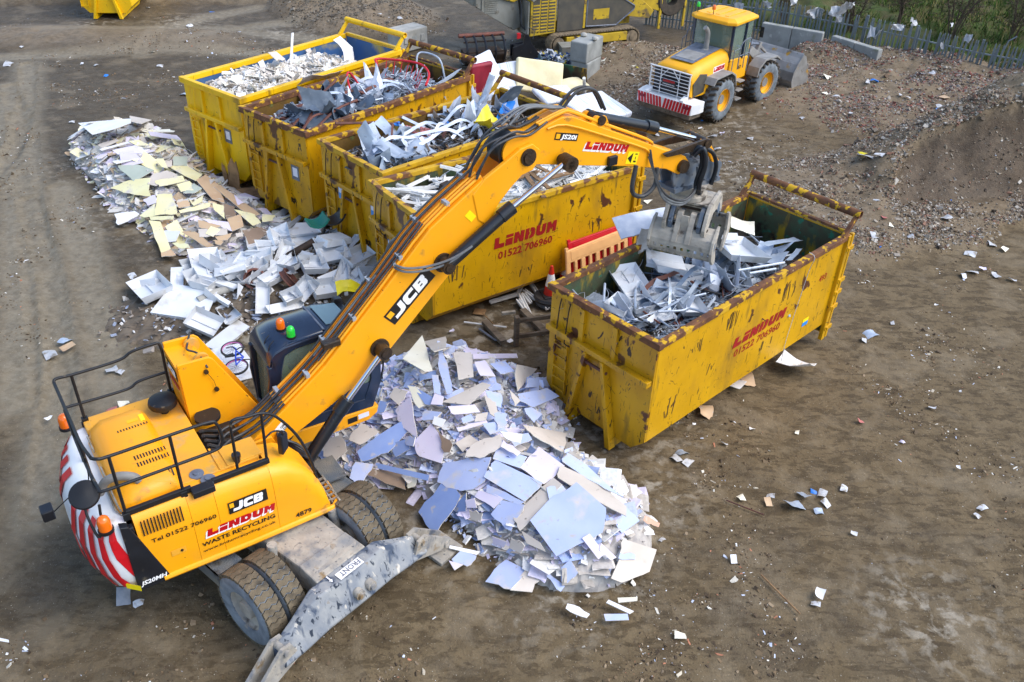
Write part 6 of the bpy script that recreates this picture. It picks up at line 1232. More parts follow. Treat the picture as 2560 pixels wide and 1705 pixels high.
    lettering('company_name', 'LINDUM', .17, .72, MT['logo_red'], t, MX((-1.95,-.885,1.86), (1,0,0), (0,0,1)), .15, .08); decal('name_backing', t, 'logo_white', MX((-1.98,-.8835,1.83), (1,0,0), (0,0,1)), .78, .23, .001); text('company_strapline', 'WASTE RECYCLING', .1, MT['ink'], t, MX((-1.95,-.885,1.7), (1,0,0), (0,0,1)), 0, 0, .72)
    text('model_number', '457', .17, MT['ink'], t, MX((-.25,-.925,1.62), (1,0,0), (0,0,1)), .006, .1, .3)
    # cab
    P(MB().prism([(-.85,1.2),(.5,1.2),(.5,2.0),(-.85,2.1)], -.92, .92, 'y'), 'cab_lower', 'loader', bevel=.03)
    for x, y in ((-.85,-.84), (-.85,.84), (.55,-.8), (.55,.8), (0,-.9), (0,.9)): P(MB().box((x,y,2.7), (.09,.09,1.4)), 'cab_pillar', 'cabblue', bevel=.015)
    for s in (-1, 1): P(MB().prism([(-.8,2.06),(.52,1.98),(.55,3.34),(-.8,3.34)], s*.875-.006, s*.875+.006, 'y'), 'side_window', 'glass')
    P(MB().box((-.86,0,2.72), (.012,1.6,1.25)), 'rear_window', 'glass'); P(MB().box((.57,0,2.68), (.012,1.5,1.3)), 'windscreen', 'glass'); P(MB().box((-.3,0,2.4), (.55,.55,.15)).box((-.58,0,2.8), (.14,.5,.75)), 'driver_seat', 'black', bevel=.06)
    P(MB().cyl((.15,0,2.5), (.3,0,2.2), .02).lathe([(.2,-.015),(.2,.015),(.17,.015),(.17,-.015)], 20, MX((.15,0,2.52), (.5,0,.85), (0,1,0)), closed=True), 'steering_wheel', 'black', 50)
    P(MB().loft([[(-1.15,-.7,3.38),(-.95,-1.0,3.38),(.75,-.95,3.38),(.9,-.6,3.38),(.9,.6,3.38),(.75,.95,3.38),(-.95,1.0,3.38),(-1.15,.7,3.38)], [(-1.15,-.7,3.5),(-.95,-1.0,3.5),(.75,-.95,3.48),(.9,-.6,3.48),(.9,.6,3.48),(.75,.95,3.48),(-.95,1.0,3.5),(-1.15,.7,3.5)], [(-.95,-.6,3.6),(-.85,-.8,3.6),(.6,-.75,3.58),(.7,-.5,3.58),(.7,.5,3.58),(.6,.75,3.58),(-.85,.8,3.6),(-.95,.6,3.6)]]), 'cab_roof', 'loader', bevel=.03)
    for k in range(3): P(MB().box((-.1,-.4+.4*k,3.6), (1.3,.16,.03)), 'roof_rib', 'loader', bevel=.01)
    for x, y, m in ((-.95,.75,'green_lens'), (-.9,.1,'amber')): P(MB().cyl((x,y,3.58), (x,y,3.78), .015, n=6), 'beacon_stalk', 'black'); P(MB().lathe([(.07,3.78),(.07,3.88),(.05,3.94),(.001,3.95)], 14, MX((x,y,0))), 'beacon', m, 50)
    # front: tower, lift arms, bucket
    for s in (-1, 1): P(MB().prism([(.45,1.0),(1.25,1.0),(1.2,1.6),(.9,2.3),(.55,2.3),(.4,1.8)], s*.42-.04, s*.42+.04, 'y'), 'loader_tower', 'loader', bevel=.01, M=FR)
    for s in (-1, 1): P(MB().prism([(.6,2.0),(.8,2.2),(2.1,1.5),(3.0,.75),(3.1,.5),(2.9,.4),(2.5,.7),(1.7,1.15)], s*.62-.05, s*.62+.05, 'y'), 'lift_arm', 'loader_grey', bevel=.015, M=FR); P(MB().cyl((.9,s*.62,1.0), (1.8,s*.62,1.3), .09, n=12), 'lift_cylinder', 'loader_grey', 40, M=FR)
    P(MB().cyl((.8,0,2.2), (1.7,0,2.0), .1, n=12).cyl((1.7,0,2.0), (2.3,0,1.9), .05, n=10), 'tilt_cylinder', 'plate_grey', 40, M=FR); P(MB().prism([(2.1,1.2),(2.4,1.95),(2.25,2.0),(1.9,1.3)], -.08, .08, 'y').prism([(2.3,1.9),(3.0,1.4),(3.05,1.3),(2.25,1.8)], -.06, .06, 'y'), 'tilt_lever', 'loader_grey', bevel=.01, M=FR)
    PR_ = [(4.2,.12),(3.3,.14),(2.98,.3),(2.86,.6),(2.9,.95),(3.08,1.25),(3.3,1.45),(3.4,1.6)]; inn = [(x+.05, z+.05) for x, z in PR_][::-1]
    P(MB().prism(PR_+inn, -1.45, 1.45, 'y'), 'bucket', 'bucket', bevel=.008, M=FR)
    for s in (-1, 1): P(MB().prism([(4.2,.1),(3.3,.12),(2.96,.28),(2.84,.6),(2.88,.96),(3.06,1.27),(3.4,1.62),(3.6,1.5),(4.0,.8)], s*1.47-.02, s*1.47+.02, 'y'), 'bucket_cheek', 'bucket', M=FR)
    P(MB().box((2.9,0,.9), (.2,1.0,.7)).cyl((2.8,-.8,.6), (2.8,.8,.6), .07), 'quick_hitch', 'loader_grey', 40, M=FR)
loader()
# ------------------------------------------------------------------ tracked crusher (upper half leaves the frame)
def crusher():
    t = thing('tracked_crusher', 'dirty yellow tracked crushing machine cut off by the top edge', 'crusher', (2.28,39.05,0), 26.5)
    def P(b, n, m, smooth=None, bevel=0, M=None, parent=None): return b.build(n, MT[m], parent or t, smooth, bevel, M)
    for s in (-1, 1):
        y = s*1.42; out = [(-1.75+.38*math.cos(a), .42+.38*math.sin(a)) for a in np.linspace(math.pi/2, 1.5*math.pi, 10)]+[(1.75+.38*math.cos(a), .42+.38*math.sin(a)) for a in np.linspace(-math.pi/2, math.pi/2, 10)]
        inn = [(x*.975, .42+(z-.42)*.86) for x, z in out]; n = len(out); tb = MB()
        for i in range(n):
            j = (i+1) % n; tb.prism([out[i], out[j], inn[j], inn[i]], y-.22, y+.22, 'y')
        P(tb, 'track_belt', 'track'); sh = MB(); L_ = 0; per = []
        for i in range(n):
            a, b_ = Vector(out[i]), Vector(out[(i+1) % n]); d = (b_-a); m = max(1, round(d.length/.13))
            for k in range(m): per.append((a+d*((k+.5)/m), d.normalized()))
        for p, d in per: sh.box((0,0,.02), (.09,.5,.05), MX((p.x,y,p.y), (d.x,0,d.y), (0,1,0)))
        P(sh, 'track_shoe', 'track')
        for x in (-1.75, 1.75): P(MB().cyl((x,y-.25,.42), (x,y+.25,.42), .27, n=20).cyl((x,y-.28,.42), (x,y+.28,.42), .13, n=14), 'track_sprocket', 'track', 40)
        for k in range(6): P(MB().cyl((-1.2+.48*k,y-.2,.2), (-1.2+.48*k,y+.2,.2), .13, n=14), 'track_roller', 'track', 40)
        P(MB().box((.05,y,.5), (2.9,.5,.36)), 'track_frame', 'crush', bevel=.02)
    P(MB().box((0,0,.9), (4.4,1.3,.4)).prism([(-3.0,1.05),(-2.2,.6),(-1.6,.5),(-1.6,1.1)], -.9, .9, 'y'), 'chassis', 'crush', bevel=.02)
    yf = -1.3
    P(MB().prism([(-2.9,.75),(-1.75,.82),(-1.75,2.9),(-2.9,2.2)], yf, -.2, 'y'), 'louvre_cabinet', 'crush', bevel=.02)
    for c_ in range(3):
        for k in range(11): P(MB().box((-2.66+.35*c_,yf-.012,.95+.125*k), (.29,.03,.05), None), 'louvre', 'crush') if (k < 9 or c_ > 0) else None
        P(MB().box((-2.66+.35*c_,yf-.003,1.6), (.3,.008,1.45 if c_ else 1.2)), 'louvre_shadow_gap', 'crush_dark')
    P(MB().box((-2.96,-.75,1.45), (.06,1.0,1.3)), 'cooling_panel', 'crush_grey')
    P(MB().box((-1.1,yf-.02,1.85), (1.2,.04,2.0)), 'door_panel', 'crush_dark', bevel=.01)
    P(MB().prism([(-.35,.95),(1.1,.9),(1.9,1.45),(1.95,1.6),(.2,2.6),(-.35,2.8)], yf-.03, yf, 'y'), 'mesh_guard', 'crush_dark'); P(MB().box((.35,yf-.035,1.4), (.75,.006,.42)), 'inner_box', 'crush')
    P(MB().tube([(-.35,yf-.04,.95),(1.1,yf-.04,.9),(1.9,yf-.04,1.45),(1.95,yf-.04,1.6),(.2,yf-.04,2.6),(-.35,yf-.04,2.8),(-.35,yf-.04,.95)], .03, 6), 'guard_frame', 'plate_grey')
    P(MB().box((-.45,yf-.02,1.9), (.1,.06,2.0)), 'pillar', 'crush'); P(MB().prism([(-3.0,2.3),(-1.6,3.1),(-1.5,3.0),(-2.9,2.15)], -1.5, .2, 'y'), 'cover_flap', 'crush_grey')
    P(MB().prism([(-.4,2.2),(1.9,1.7),(3.4,1.2),(3.6,1.6),(2.6,3.4),(-.4,3.6)], -1.2, 1.0, 'y'), 'crusher_box', 'crush', bevel=.02)
    P(MB().prism([(1.2,1.25),(2.8,1.0),(3.0,1.3),(2.2,1.9)], -1.25, -1.0, 'y'), 'chute', 'crush', bevel=.02)
    for x in (1.9, 2.4, 2.9): P(MB().cyl((x,-1.23,2.2), (x,-1.3,2.2), .1, n=12), 'bolt_cover', 'crush_dark', 40)
    P(MB().tube([(2.15,-1.3,2.3+.05*k) if k % 2 else (2.25,-1.3,2.3+.05*k) for k in range(9)], .02, 6), 'spring', 'crush_dark')
    P(MB().prism([(-5.0,1.9),(-3.3,.85),(-3.0,.95),(-3.0,1.2),(-3.2,2.6),(-5.0,2.9)], -.6, .9, 'y'), 'engine_pack', 'crush_grey', bevel=.04); P(MB().prism([(-5.2,2.55),(-3.4,2.0),(-2.9,2.2),(-3.0,2.4),(-5.2,2.95)], -.75, 1.0, 'y'), 'engine_canopy', 'crush', bevel=.03)
    P(MB().prism([(-4.75,1.75),(-3.5,1.0),(-3.35,1.0),(-3.35,1.95),(-4.75,2.35)], -.64, -.6, 'y'), 'engine_door', 'crush_grey')
    for k in range(8): P(MB().box((-4.35,-.65,1.66+.075*k), (.55,.03,.03)), 'louvre', 'crush_grey')
    o = P(MB().lathe([(.3,-.2),(.66,-.26),(.72,-.2),(.72,.2),(.66,.26),(.3,.2)], 28, MX((3.9,-1.0,1.7), (1,0,0), (0,0,1), (0,-1,0)), closed=True), 'conveyor_drum', 'loader_tyre', 40)
    P(MB().box((3.35,-1.2,1.6), (.1,.08,2.2)).box((4.6,-1.2,1.6), (.1,.08,2.2)), 'conveyor_leg', 'crush'); P(MB().prism([(3.2,2.3),(6.4,3.4),(6.4,3.8),(3.2,2.8)], -.5, .6, 'y'), 'conveyor', 'crush_dark')
    for k in range(3): P(MB().tube([(-3.25,-.5-.1*k,2.4),(-3.1,-.8,1.9),(-3.15,-.9-.05*k,1.2),(-2.9,-1.0,.9)], .03, 6, sub=4), 'hydraulic_hose', 'hose', 50)
crusher()
# ------------------------------------------------------------------ black grapple bucket and other plant bits
def grapple():
    t = thing('grapple_bucket', 'black curved-tine grapple bucket lying behind the scrap skips', 'grapple', (-1.43,35.01,0), 20)
    for k in range(5):
        y = .0; x = -.9+.38*k
        MB().tube([(x,.55,.1),(x,.1,.08),(x,-.35,.3),(x,-.5,.7),(x,-.3,1.05),(x,.1,1.2)], .045, 6, sub=4).build('tine', MT['black'], t, smooth=50)
    for z, y in ((.3,-.35), (.7,-.48), (1.05,-.28)): MB().box((-.15,y,z), (1.7,.04,.06)).build('cross_bar', MT['steel_dark'], t)
    MB().cyl((-1.1,.1,1.2), (.75,.1,1.2), .08, n=12).build('pivot_tube', MT['rustpipe'], t, smooth=40)
    MB().prism([(-.5,.08),(-.3,-.3),(.2,-.5),(.5,-.4),(.5,.1)], -.9, .65, 'x', MX((0,0,.5), (1,0,0), (0,1,0))).build('bucket_back', MT['steel_dark'], t)
    f = thing('quick_hitch_frame', 'black pallet-fork carriage with red tag beside the grapple bucket', 'attachment', (0.0659,35.45,0), 15, scale=.68)
    MB().prism([(-.7,.1),(.6,.1),(.9,.25),(.95,.5),(.4,1.2),(.2,1.7),(0,1.75),(-.1,1.2),(-.7,1.0)], -.08, .08, 'y').build('frame_plate', MT['black'], f, bevel=.02)
    MB().prism([(-.7,.1),(.6,.1),(.4,1.2),(-.7,1.0)], .6, .72, 'y').build('frame_plate', MT['black'], f, bevel=.02); MB().box((-.1,.33,.3), (1.2,.66,.1)).box((-.1,.33,.95), (.9,.66,.1)).build('cross_member', MT['black'], f, bevel=.01)
    MB().box((.7,.2,.15), (1.4,.14,.08)).build('fork_tine', MT['steel_dark'], f, bevel=.01); MB().prism([(-.1,1.45),(.1,1.5),(.1,1.75),(-.1,1.75)], -.1, .1, 'y', MX((-.35,.1,0))).build('red_tag', MT['red_tube'], f)
    MB().tube([(.0,.1,1.7),(.3,.3,2.0),(.6,.2,1.8),(.5,.1,1.4)], .02, 6, sub=4).build('hose', MT['hose'], f)
grapple()
# ------------------------------------------------------------------ concrete blocks
def block(label, loc, az, d, m='concrete', lug=True, group=None):
    t = thing('concrete_block', label, 'concrete block', loc, az, group); MB().box((0,0,d[2]/2), d).build('block_body', MT[m], t, bevel=.05)
    if lug: 
        for x in (-d[0]*.3, d[0]*.3): MB().prism([(x-.12,d[2]*.4),(x+.12,d[2]*.4),(x+.09,d[2]*.7),(x-.09,d[2]*.7)], -d[1]/2-.05, -d[1]/2+.01, 'y').build('locking_lug', MT[m], t, bevel=.02)
        MB().box((0,-d[1]/2-.001,d[2]*.55), (.26,.012,.22)).build('lifting_recess', MT['concrete_mossy'], t)
    return t
block('pale interlocking concrete block with lugs behind the bright yellow skip', (-4.75,37.0,0), 47, (1.45,.85,.85))
bx, by, _ = (2.53,33.53,0)
block('lower of two stacked grey concrete blocks between the mattresses and the loader', (bx-.1,by+.5,0), 62, (1.25,.7,.75), 'concrete_mossy', False)
block('upper of two stacked grey concrete blocks with two stones on top', (bx-.12,by+.52,.75), 60, (1.35,.72,.75), 'concrete_mossy', False)
for k, (dx, dy) in enumerate(((-.25,.2), (.15,-.25))): tag(MB().lathe([(.06,0),(.13,.05),(.12,.11),(.05,.15)], 7, MX((bx+dx,by+.5+dy,1.5))).build('stone', MT['concrete'], None, 50), ('stone lying at the back of the upper grey concrete block', 'stone lying at the front of the upper grey concrete block')[k], 'stone')
def wall_blocks():
    A = [(10.20,39.29,0.9), (12.49,38.01,0.9), (12.74,37.70,0.9), (14.11,35.84,0.8)]
    B = [(12.65,38.22,0.45), (14.80,36.18,0.45)]
    for k, (p, q, z0, z1, lb) in enumerate(((A[0],A[1],0,.95,'long grey retaining block behind the loader bucket'), (A[2],A[3],.45,.95,'upper course of the retaining wall holding back brick rubble'), (B[0],B[1],-.05,.45,'lower course of the retaining wall, sticking out towards the rubble'))):
        d = Vector((q[0]-p[0], q[1]-p[1])); az = math.degrees(math.atan2(d.y, d.x)); l = d.length
        o = thing('retaining_block', lb, 'concrete block', (p[0],p[1],z0), az); w_ = .3+.1*(k == 2)
        b = MB(); n = max(2, round(l/1.5))
        for j in range(n): MB().box((l*(j+.5)/n,w_/2,(z1-z0)/2), (l/n-.02,w_,z1-z0)).build('wall_panel', MT['concrete_mossy'], o, bevel=.03)
wall_blocks()
# ------------------------------------------------------------------ palisade fence, bank, scrub
FP = [(5.6,42.0),(10.8,40.2),(14.1,37.9),(15.7,36.6),(17.6,34.85),(18.9,34.1),(23,31.0)]
def fence():
    t = thing('palisade_fence', 'grey green steel palisade fence running behind the brick rubble', 'fence')
    me = MB().prism([(-.035,0),(.035,0),(.035,1.95),(.02,2.02),(.026,2.1),(0,2.16),(-.026,2.1),(-.02,2.02),(-.035,1.95)], -.012, .012, 'y').mesh('pale', MT['fence'])
    g = random.Random(3); pts = [Vector((*p, 0)) for p in FP]
    for a, b in zip(pts, pts[1:]):
        d = b-a; n = round(d.length/.155); az = math.atan2(d.y, d.x); u = d.normalized(); nrm = Vector((-u.y, u.x, 0))
        for k in range(n):
            p = a+d*(k/n); lean = g.uniform(-.03,.03)
            if g.random() < .03: continue
            o = link('pale', me, t); o.location = (p.x,p.y,-.45); o.rotation_euler = (g.uniform(-.03,.03), lean+(.12 if g.random() < .06 else 0), az)
        for z in (.35, 1.25): MB().box((d.length/2,.03,0), (d.length,.05,.05)).build('rail', MT['fence'], t, M=MX((a.x,a.y,z), u, nrm))
        m = max(1, round(d.length/2.75))
        for k in range(m): p = a+d*(k/m); MB().box((0,.08,.7), (.1,.06,2.5)).build('post', MT['fence'], t, M=MX((p.x,p.y,-.2), u, nrm))
    MB().tube([(18.2,34.4,1.3),(18.25,34.3,1.9),(18.45,34.2,2.1)], .03, 6).build('bent_pale', MT['fence'], t)
fence()
def scrub():
    g = random.Random(9); spots = []
    def beyond(x, y): return (x-10.8)*.62+(y-40.1)*.78
    # grass: blades as one mass
    n = 26000; G = np.random.default_rng(4); x = G.uniform(8, 34, n*3); y = G.uniform(30, 58, n*3); k = (beyond(x, y) > .6) & (fbm(x*.5, y*.5, 3) > .38); x, y = x[k][:n], y[k][:n]; n = len(x); z = ground_h(x, y)-.03
    h = G.uniform(.15,.5,n); a = G.uniform(0,6.28,n); w_ = .03; lean = G.uniform(-.25,.25,(n,2))
    v = np.zeros((n,3,3)); v[:,0] = np.stack([x-w_*np.cos(a), y-w_*np.sin(a), z], -1); v[:,1] = np.stack([x+w_*np.cos(a), y+w_*np.sin(a), z], -1); v[:,2] = np.stack([x+lean[:,0], y+lean[:,1], z+h], -1)
    me = bpy.data.meshes.new('grass'); me.from_pydata(v.reshape(-1,3).tolist(), [], np.arange(3*n).reshape(-1,3).tolist()); c_ = np.array([srgb(*q) for q in ((70,100,28),(88,118,36),(104,112,52),(54,80,24),(130,120,70))])[G.integers(0,5,n)]
    at = me.color_attributes.new('Col', 'FLOAT_COLOR', 'POINT'); at.data.foreach_set('color', np.repeat(c_, 3, 0).astype(np.float32).ravel()); me.materials.append(MT['debris']); tag(link('grass', me), 'rough green grass on the bank beyond the fence', 'grass', None, 'stuff')
    bark = mat('bark', srgb(78,64,52), srgb(98,84,70), 6, .9)
    S = [(12.0,42.2,2.6,'low bare bush hung with plastic beyond the fence, nearest the loader'), (14.6,41.0,2.8,'bare twiggy bush second along the fence from the loader'), (16.6,40.6,3.2,'thick dark bush in the middle of the bank'), (18.4,39.2,2.8,'bare bush behind the leaning pales'), (20.6,38.6,2.6,'sparse bush on the bank near the right edge'), (22.6,36.6,2.4,'bush at the far right end of the fence'), (18.8,44.0,3.0,'tall bare bush high on the bank'), (23.5,43.0,3.0,'brown bush in the top right corner'), (15.0,45.0,2.8,'bush at the very top beyond the fence')]
    for bx_, by_, hh, lb in S:
        bz = float(ground_h(bx_, by_)); t = thing('bush', lb, 'bush', (bx_,by_,bz-.1), g.uniform(0,360), 'bare bushes on the bank')
        tr = MB(); tips = []
        for q in range(7):
            a = g.uniform(0,6.28); r = g.uniform(.3,.9); p0 = Vector((g.uniform(-.15,.15), g.uniform(-.15,.15), 0)); p1 = p0+Vector((math.cos(a)*r*.4, math.sin(a)*r*.4, hh*.4)); p2 = p0+Vector((math.cos(a)*r*1.1, math.sin(a)*r*1.1, hh*g.uniform(.65,1)))
            tr.tube([p0,p1,p2], .03, 5)
            for w2 in range(9):
                s0 = p0.lerp(p2, g.uniform(.25,1)); e = s0+Vector((g.uniform(-.8,.8), g.uniform(-.8,.8), g.uniform(.05,.8))); m_ = s0.lerp(e, .5)+Vector((g.uniform(-.1,.1), g.uniform(-.1,.1), .05)); tr.tube([s0,m_,e], .01, 3); tips += [e, m_]
                for w3 in range(4):
                    e3 = m_+Vector((g.uniform(-.5,.5), g.uniform(-.5,.5), g.uniform(-.1,.5))); tr.tube([m_,e3], .006, 3); tips.append(e3)
        tr.build('trunk', bark, t)
        P_ = np.array([tuple(g.choice(tips)+Vector((g.gauss(0,.16), g.gauss(0,.16), g.gauss(0,.14)))) for _ in range(420)])
        mass('crown', P_, np.full(len(P_), .05), [(84,92,44),(70,78,36),(96,84,56),(60,70,30)], None, None, flat=(.2,.1), parent=t, tilt=1.2, seed=int(bx_*10))
scrub()
def flutter(g, w, h):
    ph = [g.uniform(0,6.28) for _ in range(6)]
    return MB().sheet(7, 6, lambda u, v: ((u-.5)*w*(1+.15*math.sin(5*v+ph[0])), .12*w*math.sin(6*u+ph[1])*math.cos(4*v+ph[2])+.08*w*math.sin(11*u+7*v+ph[3]), (v-.5)*h*(1+.2*math.sin(4*u+ph[4]))), .004)
def snagged():
    g = random.Random(21)
    S = [(1640,2,.9,.5),(1700,10,.9,.6),(1845,20,1.1,.8),(1918,12,.7,.6),(1985,3,.9,.5),(2035,32,1.5,.7),(2090,28,1.0,.7),(2112,22,1.1,1.0),(2098,48,.6,.5),(2180,80,.5,.9),(2195,85,.4,.9),(2245,68,1.0,.4),(2285,58,.7,.4),(2200,12,.6,.4),(2130,10,.8,.3),(2455,10,.6,.9),(2490,5,.6,.6),(2515,78,.7,.4),(2420,95,.5,.6),(2355,115,.4,.6),(1770,22,.9,.6),(2310,10,.3,.5),(2380,62,.3,.3),(2280,48,.25,.3)]
    W = [(5.92,41.81,1.09),(6.95,41.45,1.08),(9.37,40.61,1.20),(10.52,40.21,1.48),(11.47,39.63,1.80),(12.25,39.09,1.49),(12.99,38.58,1.71),(13.26,38.39,1.87),(13.16,38.46,1.42),(14.33,37.61,1.18),(14.53,37.45,1.15),(15.08,37.00,1.56),(15.53,36.64,1.83),(14.36,37.59,2.26),(13.46,38.25,2.10),(17.21,35.10,3.01),(17.55,34.79,3.17),(18.11,34.46,2.21),(17.13,35.18,1.72),(16.50,35.76,1.23),(8.15,41.03,1.02),(15.66,36.53,2.60),(16.59,35.67,2.07),(15.44,36.71,1.96)]
    for k, ((u, v, w_, h_), (x, y, z)) in enumerate(zip(S, W)):
        w_ *= .5; h_ *= .5
        if z > 2.1: continue
        o = flutter(g, w_, h_).build('plastic_sheet', MT['film'], None, smooth=60, M=MX((x,y,z), (1,0,0), (0,1,0)) @ Matrix.Rotation(g.uniform(-1,1)*.9, 4, 'Z') @ Matrix.Rotation(g.uniform(-.5,.5), 4, 'X'))
        tag(o, 'torn white plastic sheet snagged on the fence and bushes', 'plastic sheet', 'plastic snagged along the fence')
snagged()

# ------------------------------------------------------------------ heaps of plasterboard
def where3(x, y):
    if x < -1.9: return 'beside the excavator wheels'
    if y > 14.2: return 'at the far end of the blue heap'
    if y > 13.0: return 'on the upper part of the blue heap'
    if y > 11.8: return 'in the saddle of the blue heap'
    if y > 10.4: return 'on the crest of the blue heap' if x < 1.3 else 'on the right slope of the blue heap'
    return 'at the foot of the blue heap' if y > 9.4 else 'on the mud in front of the blue heap'
def where1(x, y):
    t = (y-19)/8
    return ('at the near end of the yellow and white heap' if t < .2 else 'on the low middle of the yellow and white heap' if t < .45 else 'on the upper middle of the yellow and white heap' if t < .7 else 'at the far end of the yellow and white heap')
def area_word(us, vs_):
    a = (max(us)-min(us))*(max(vs_)-min(vs_)); r = (max(us)-min(us))/max(.01, max(vs_)-min(vs_))
    return ('large ' if a > .7 else 'small ' if a < .12 else ''), ('strip' if r > 3.2 or r < .31 else 'sheet' if a > .45 else 'piece')
for pn, rows, wf, gp in (('P3', TR_P3, where3, 'plasterboard on the blue heap'), ('P1', TR_P1, where1, 'plasterboard on the yellow and white heap')):
    for k, P in rows:
        c, x, y, n, us, vs_ = frame_of(P); sz, sh = area_word(us, vs_)
        lb = f"{sz}{PB[k]} plasterboard {sh} {wf(c.x, c.y)}"
        sag = max(0, max(float(pile_h(pn, *(c+x*(us[i]*f)+y*(vs_[i]*f))[:2]))-(c+x*(us[i]*f)+y*(vs_[i]*f)).z for i in range(len(us)) for f in (0,.35,.7)))
        traced_board('plasterboard', k, [(p[0],p[1],p[2]+.05+max(0, sag-.02)*.95) for p in P], lb, 'plasterboard', gp)
def fill_boards(pn, n, keys, gp, wf, seed, smin=.12, smax=.45, steep=.5):
    g = random.Random(seed); G = np.random.default_rng(seed); C = PILES[pn]; made = 0
    while made < n:
        c = g.choice(C[:2]); t = g.random(); r = c[6]*math.sqrt(g.random())*.97; a = g.uniform(0, 6.28)
        x = c[0]+(c[3]-c[0])*t+r*math.cos(a); y = c[1]+(c[4]-c[1])*t+r*math.sin(a); h = float(pile_h(pn, x, y))
        if h < .04: continue
        e = .15; nx = -(float(pile_h(pn, x+e, y))-float(pile_h(pn, x-e, y)))/(2*e); ny = -(float(pile_h(pn, x, y+e))-float(pile_h(pn, x, y-e)))/(2*e)
        nrm = Vector((nx*.8+g.gauss(0,.17), ny*.8+g.gauss(0,.17), 1)).normalized(); q = nrm.to_track_quat('Z', 'Y').to_euler(); q.rotate_axis('Z', g.uniform(0,6.28))
        k = g.choice(keys); s = g.uniform(smin, smax)
        put('plasterboard', g.choice(BOARD[k]), (x,y,h-.05+g.uniform(-.03,.02)), q, (s*g.uniform(.8,1.6), s, .013), f'broken {PB[k]} plasterboard scrap {wf(x, y)}', 'plasterboard', gp); made += 1
fill_boards('P3', 65, 'BBBLLGGWD', 'plasterboard on the blue heap', where3, 2, .2, .55)
fill_boards('P1', 68, 'YYGGWWWWCCLT', 'plasterboard on the yellow and white heap', where1, 3, .35, .95)
def heap_mass(pn, n, colors, label, seed, size=.035, spread=1.12, flat=(.3,.12)):
    G = np.random.default_rng(seed); C = PILES[pn]; w_ = np.array([c[6]*c[6]+c[6]*math.hypot(c[3]-c[0], c[4]-c[1]) for c in C]); i = G.choice(len(C), n, p=w_/w_.sum()); C = np.array(C)[i]
    t = G.random(n); r = C[:,6]*np.sqrt(G.random(n))*spread; a = G.uniform(0,6.28,n); x = C[:,0]+(C[:,3]-C[:,0])*t+r*np.cos(a); y = C[:,1]+(C[:,4]-C[:,1])*t+r*np.sin(a)
    h = np.asarray(pile_h(pn, x, y)); P = np.stack([x, y, h-.1+G.uniform(-.03,.03,n)+.09*(h < .02)], -1); mass('plaster_crumbs', P, G.gamma(2, size/2, n)+size*.6, colors, label, 'plaster crumbs', flat=flat, tilt=.55, seed=seed)
def heap_core(pn, label, m, seed):
    """broken core of the heap below the loose pieces"""
    C = PILES[pn]; x0 = min(min(c[0], c[3])-c[6] for c in C); x1 = max(max(c[0], c[3])+c[6] for c in C); y0 = min(min(c[1], c[4])-c[6] for c in C); y1 = max(max(c[1], c[4])+c[6] for c in C)
    nx = int((x1-x0)/.09); ny = int((y1-y0)/.09); X, Y_ = np.meshgrid(np.linspace(x0, x1, nx), np.linspace(y0, y1, ny)); H = np.asarray(pile_h(pn, X, Y_)); Z = np.where(H > 0, H-.13+(vnoise(X*9, Y_*9)-.5)*.1, -.2)
    idx = np.arange(nx*ny).reshape(ny, nx); keep = (H > 0)[:-1,:-1] | (H > 0)[1:,1:]; q = np.stack([idx[:-1,:-1], idx[:-1,1:], idx[1:,1:], idx[1:,:-1]], -1)[keep]
    me = bpy.data.meshes.new('heap_core'); me.from_pydata(np.stack([X,Y_,Z], -1).reshape(-1,3).tolist(), [], q.tolist()); me.materials.append(m); tag(link('heap_core', me), label, 'rubble', None, 'stuff')
MT['core'] = mat('heap_core', srgb(190,184,176), srgb(160,154,150), 7, .9, bump=.6, bscale=12)
def stack_mass(pn, n, colors, label, seed):
    G = np.random.default_rng(seed); C = PILES[pn]; w_ = np.array([c[6]*c[6]+c[6]*math.hypot(c[3]-c[0], c[4]-c[1]) for c in C]); i = G.choice(len(C), n, p=w_/w_.sum()); C = np.array(C)[i]
    t = G.random(n); r = C[:,6]*np.sqrt(G.random(n))*.97; a = G.uniform(0,6.28,n); x = C[:,0]+(C[:,3]-C[:,0])*t+r*np.cos(a); y = C[:,1]+(C[:,4]-C[:,1])*t+r*np.sin(a); h = np.asarray(pile_h(pn, x, y))
    mass('plasterboard_stack', np.stack([x,y,np.maximum(h-.19+G.uniform(-.08,.04,n), .01)], -1), G.uniform(.12,.34,n), colors, label, 'plasterboard', flat=(.07,.04), aspect=(.45,1), tilt=.17, jitter=.3, seed=seed)
BLUES = [(200,210,238),(220,212,234),(224,218,208),(206,198,188),(240,238,234),(156,174,214),(230,222,240),(190,182,172),(238,236,230)]
heap_core('P3', 'crushed plaster forming the core of the blue heap', MT['core'], 1); stack_mass('P3', 1800, BLUES, 'stacked broken plasterboard edges inside the blue heap', 38); heap_mass('P3', 600, BLUES, 'broken blue, lilac and beige plasterboard flakes over the blue heap', 35, .09, 1.03, (.12,.06)); heap_mass('P3', 4000, BLUES, 'crushed blue and beige plaster crumbs over the blue heap', 31)
YEL = [(236,228,190),(226,222,214),(206,198,184),(190,186,196),(214,204,222),(176,170,164),(232,232,230),(200,176,146)]
heap_core('P1', 'crushed plaster forming the core of the yellow and white heap', MT['core'], 2); stack_mass('P1', 1200, YEL, 'stacked broken plasterboard edges inside the yellow and white heap', 39); heap_mass('P1', 500, YEL, 'broken yellow and white plasterboard flakes over the yellow and white heap', 36, .1, 1.03, (.12,.06)); heap_mass('P1', 1800, YEL, 'crushed yellow and grey plaster crumbs over the yellow and white heap', 32, .045)
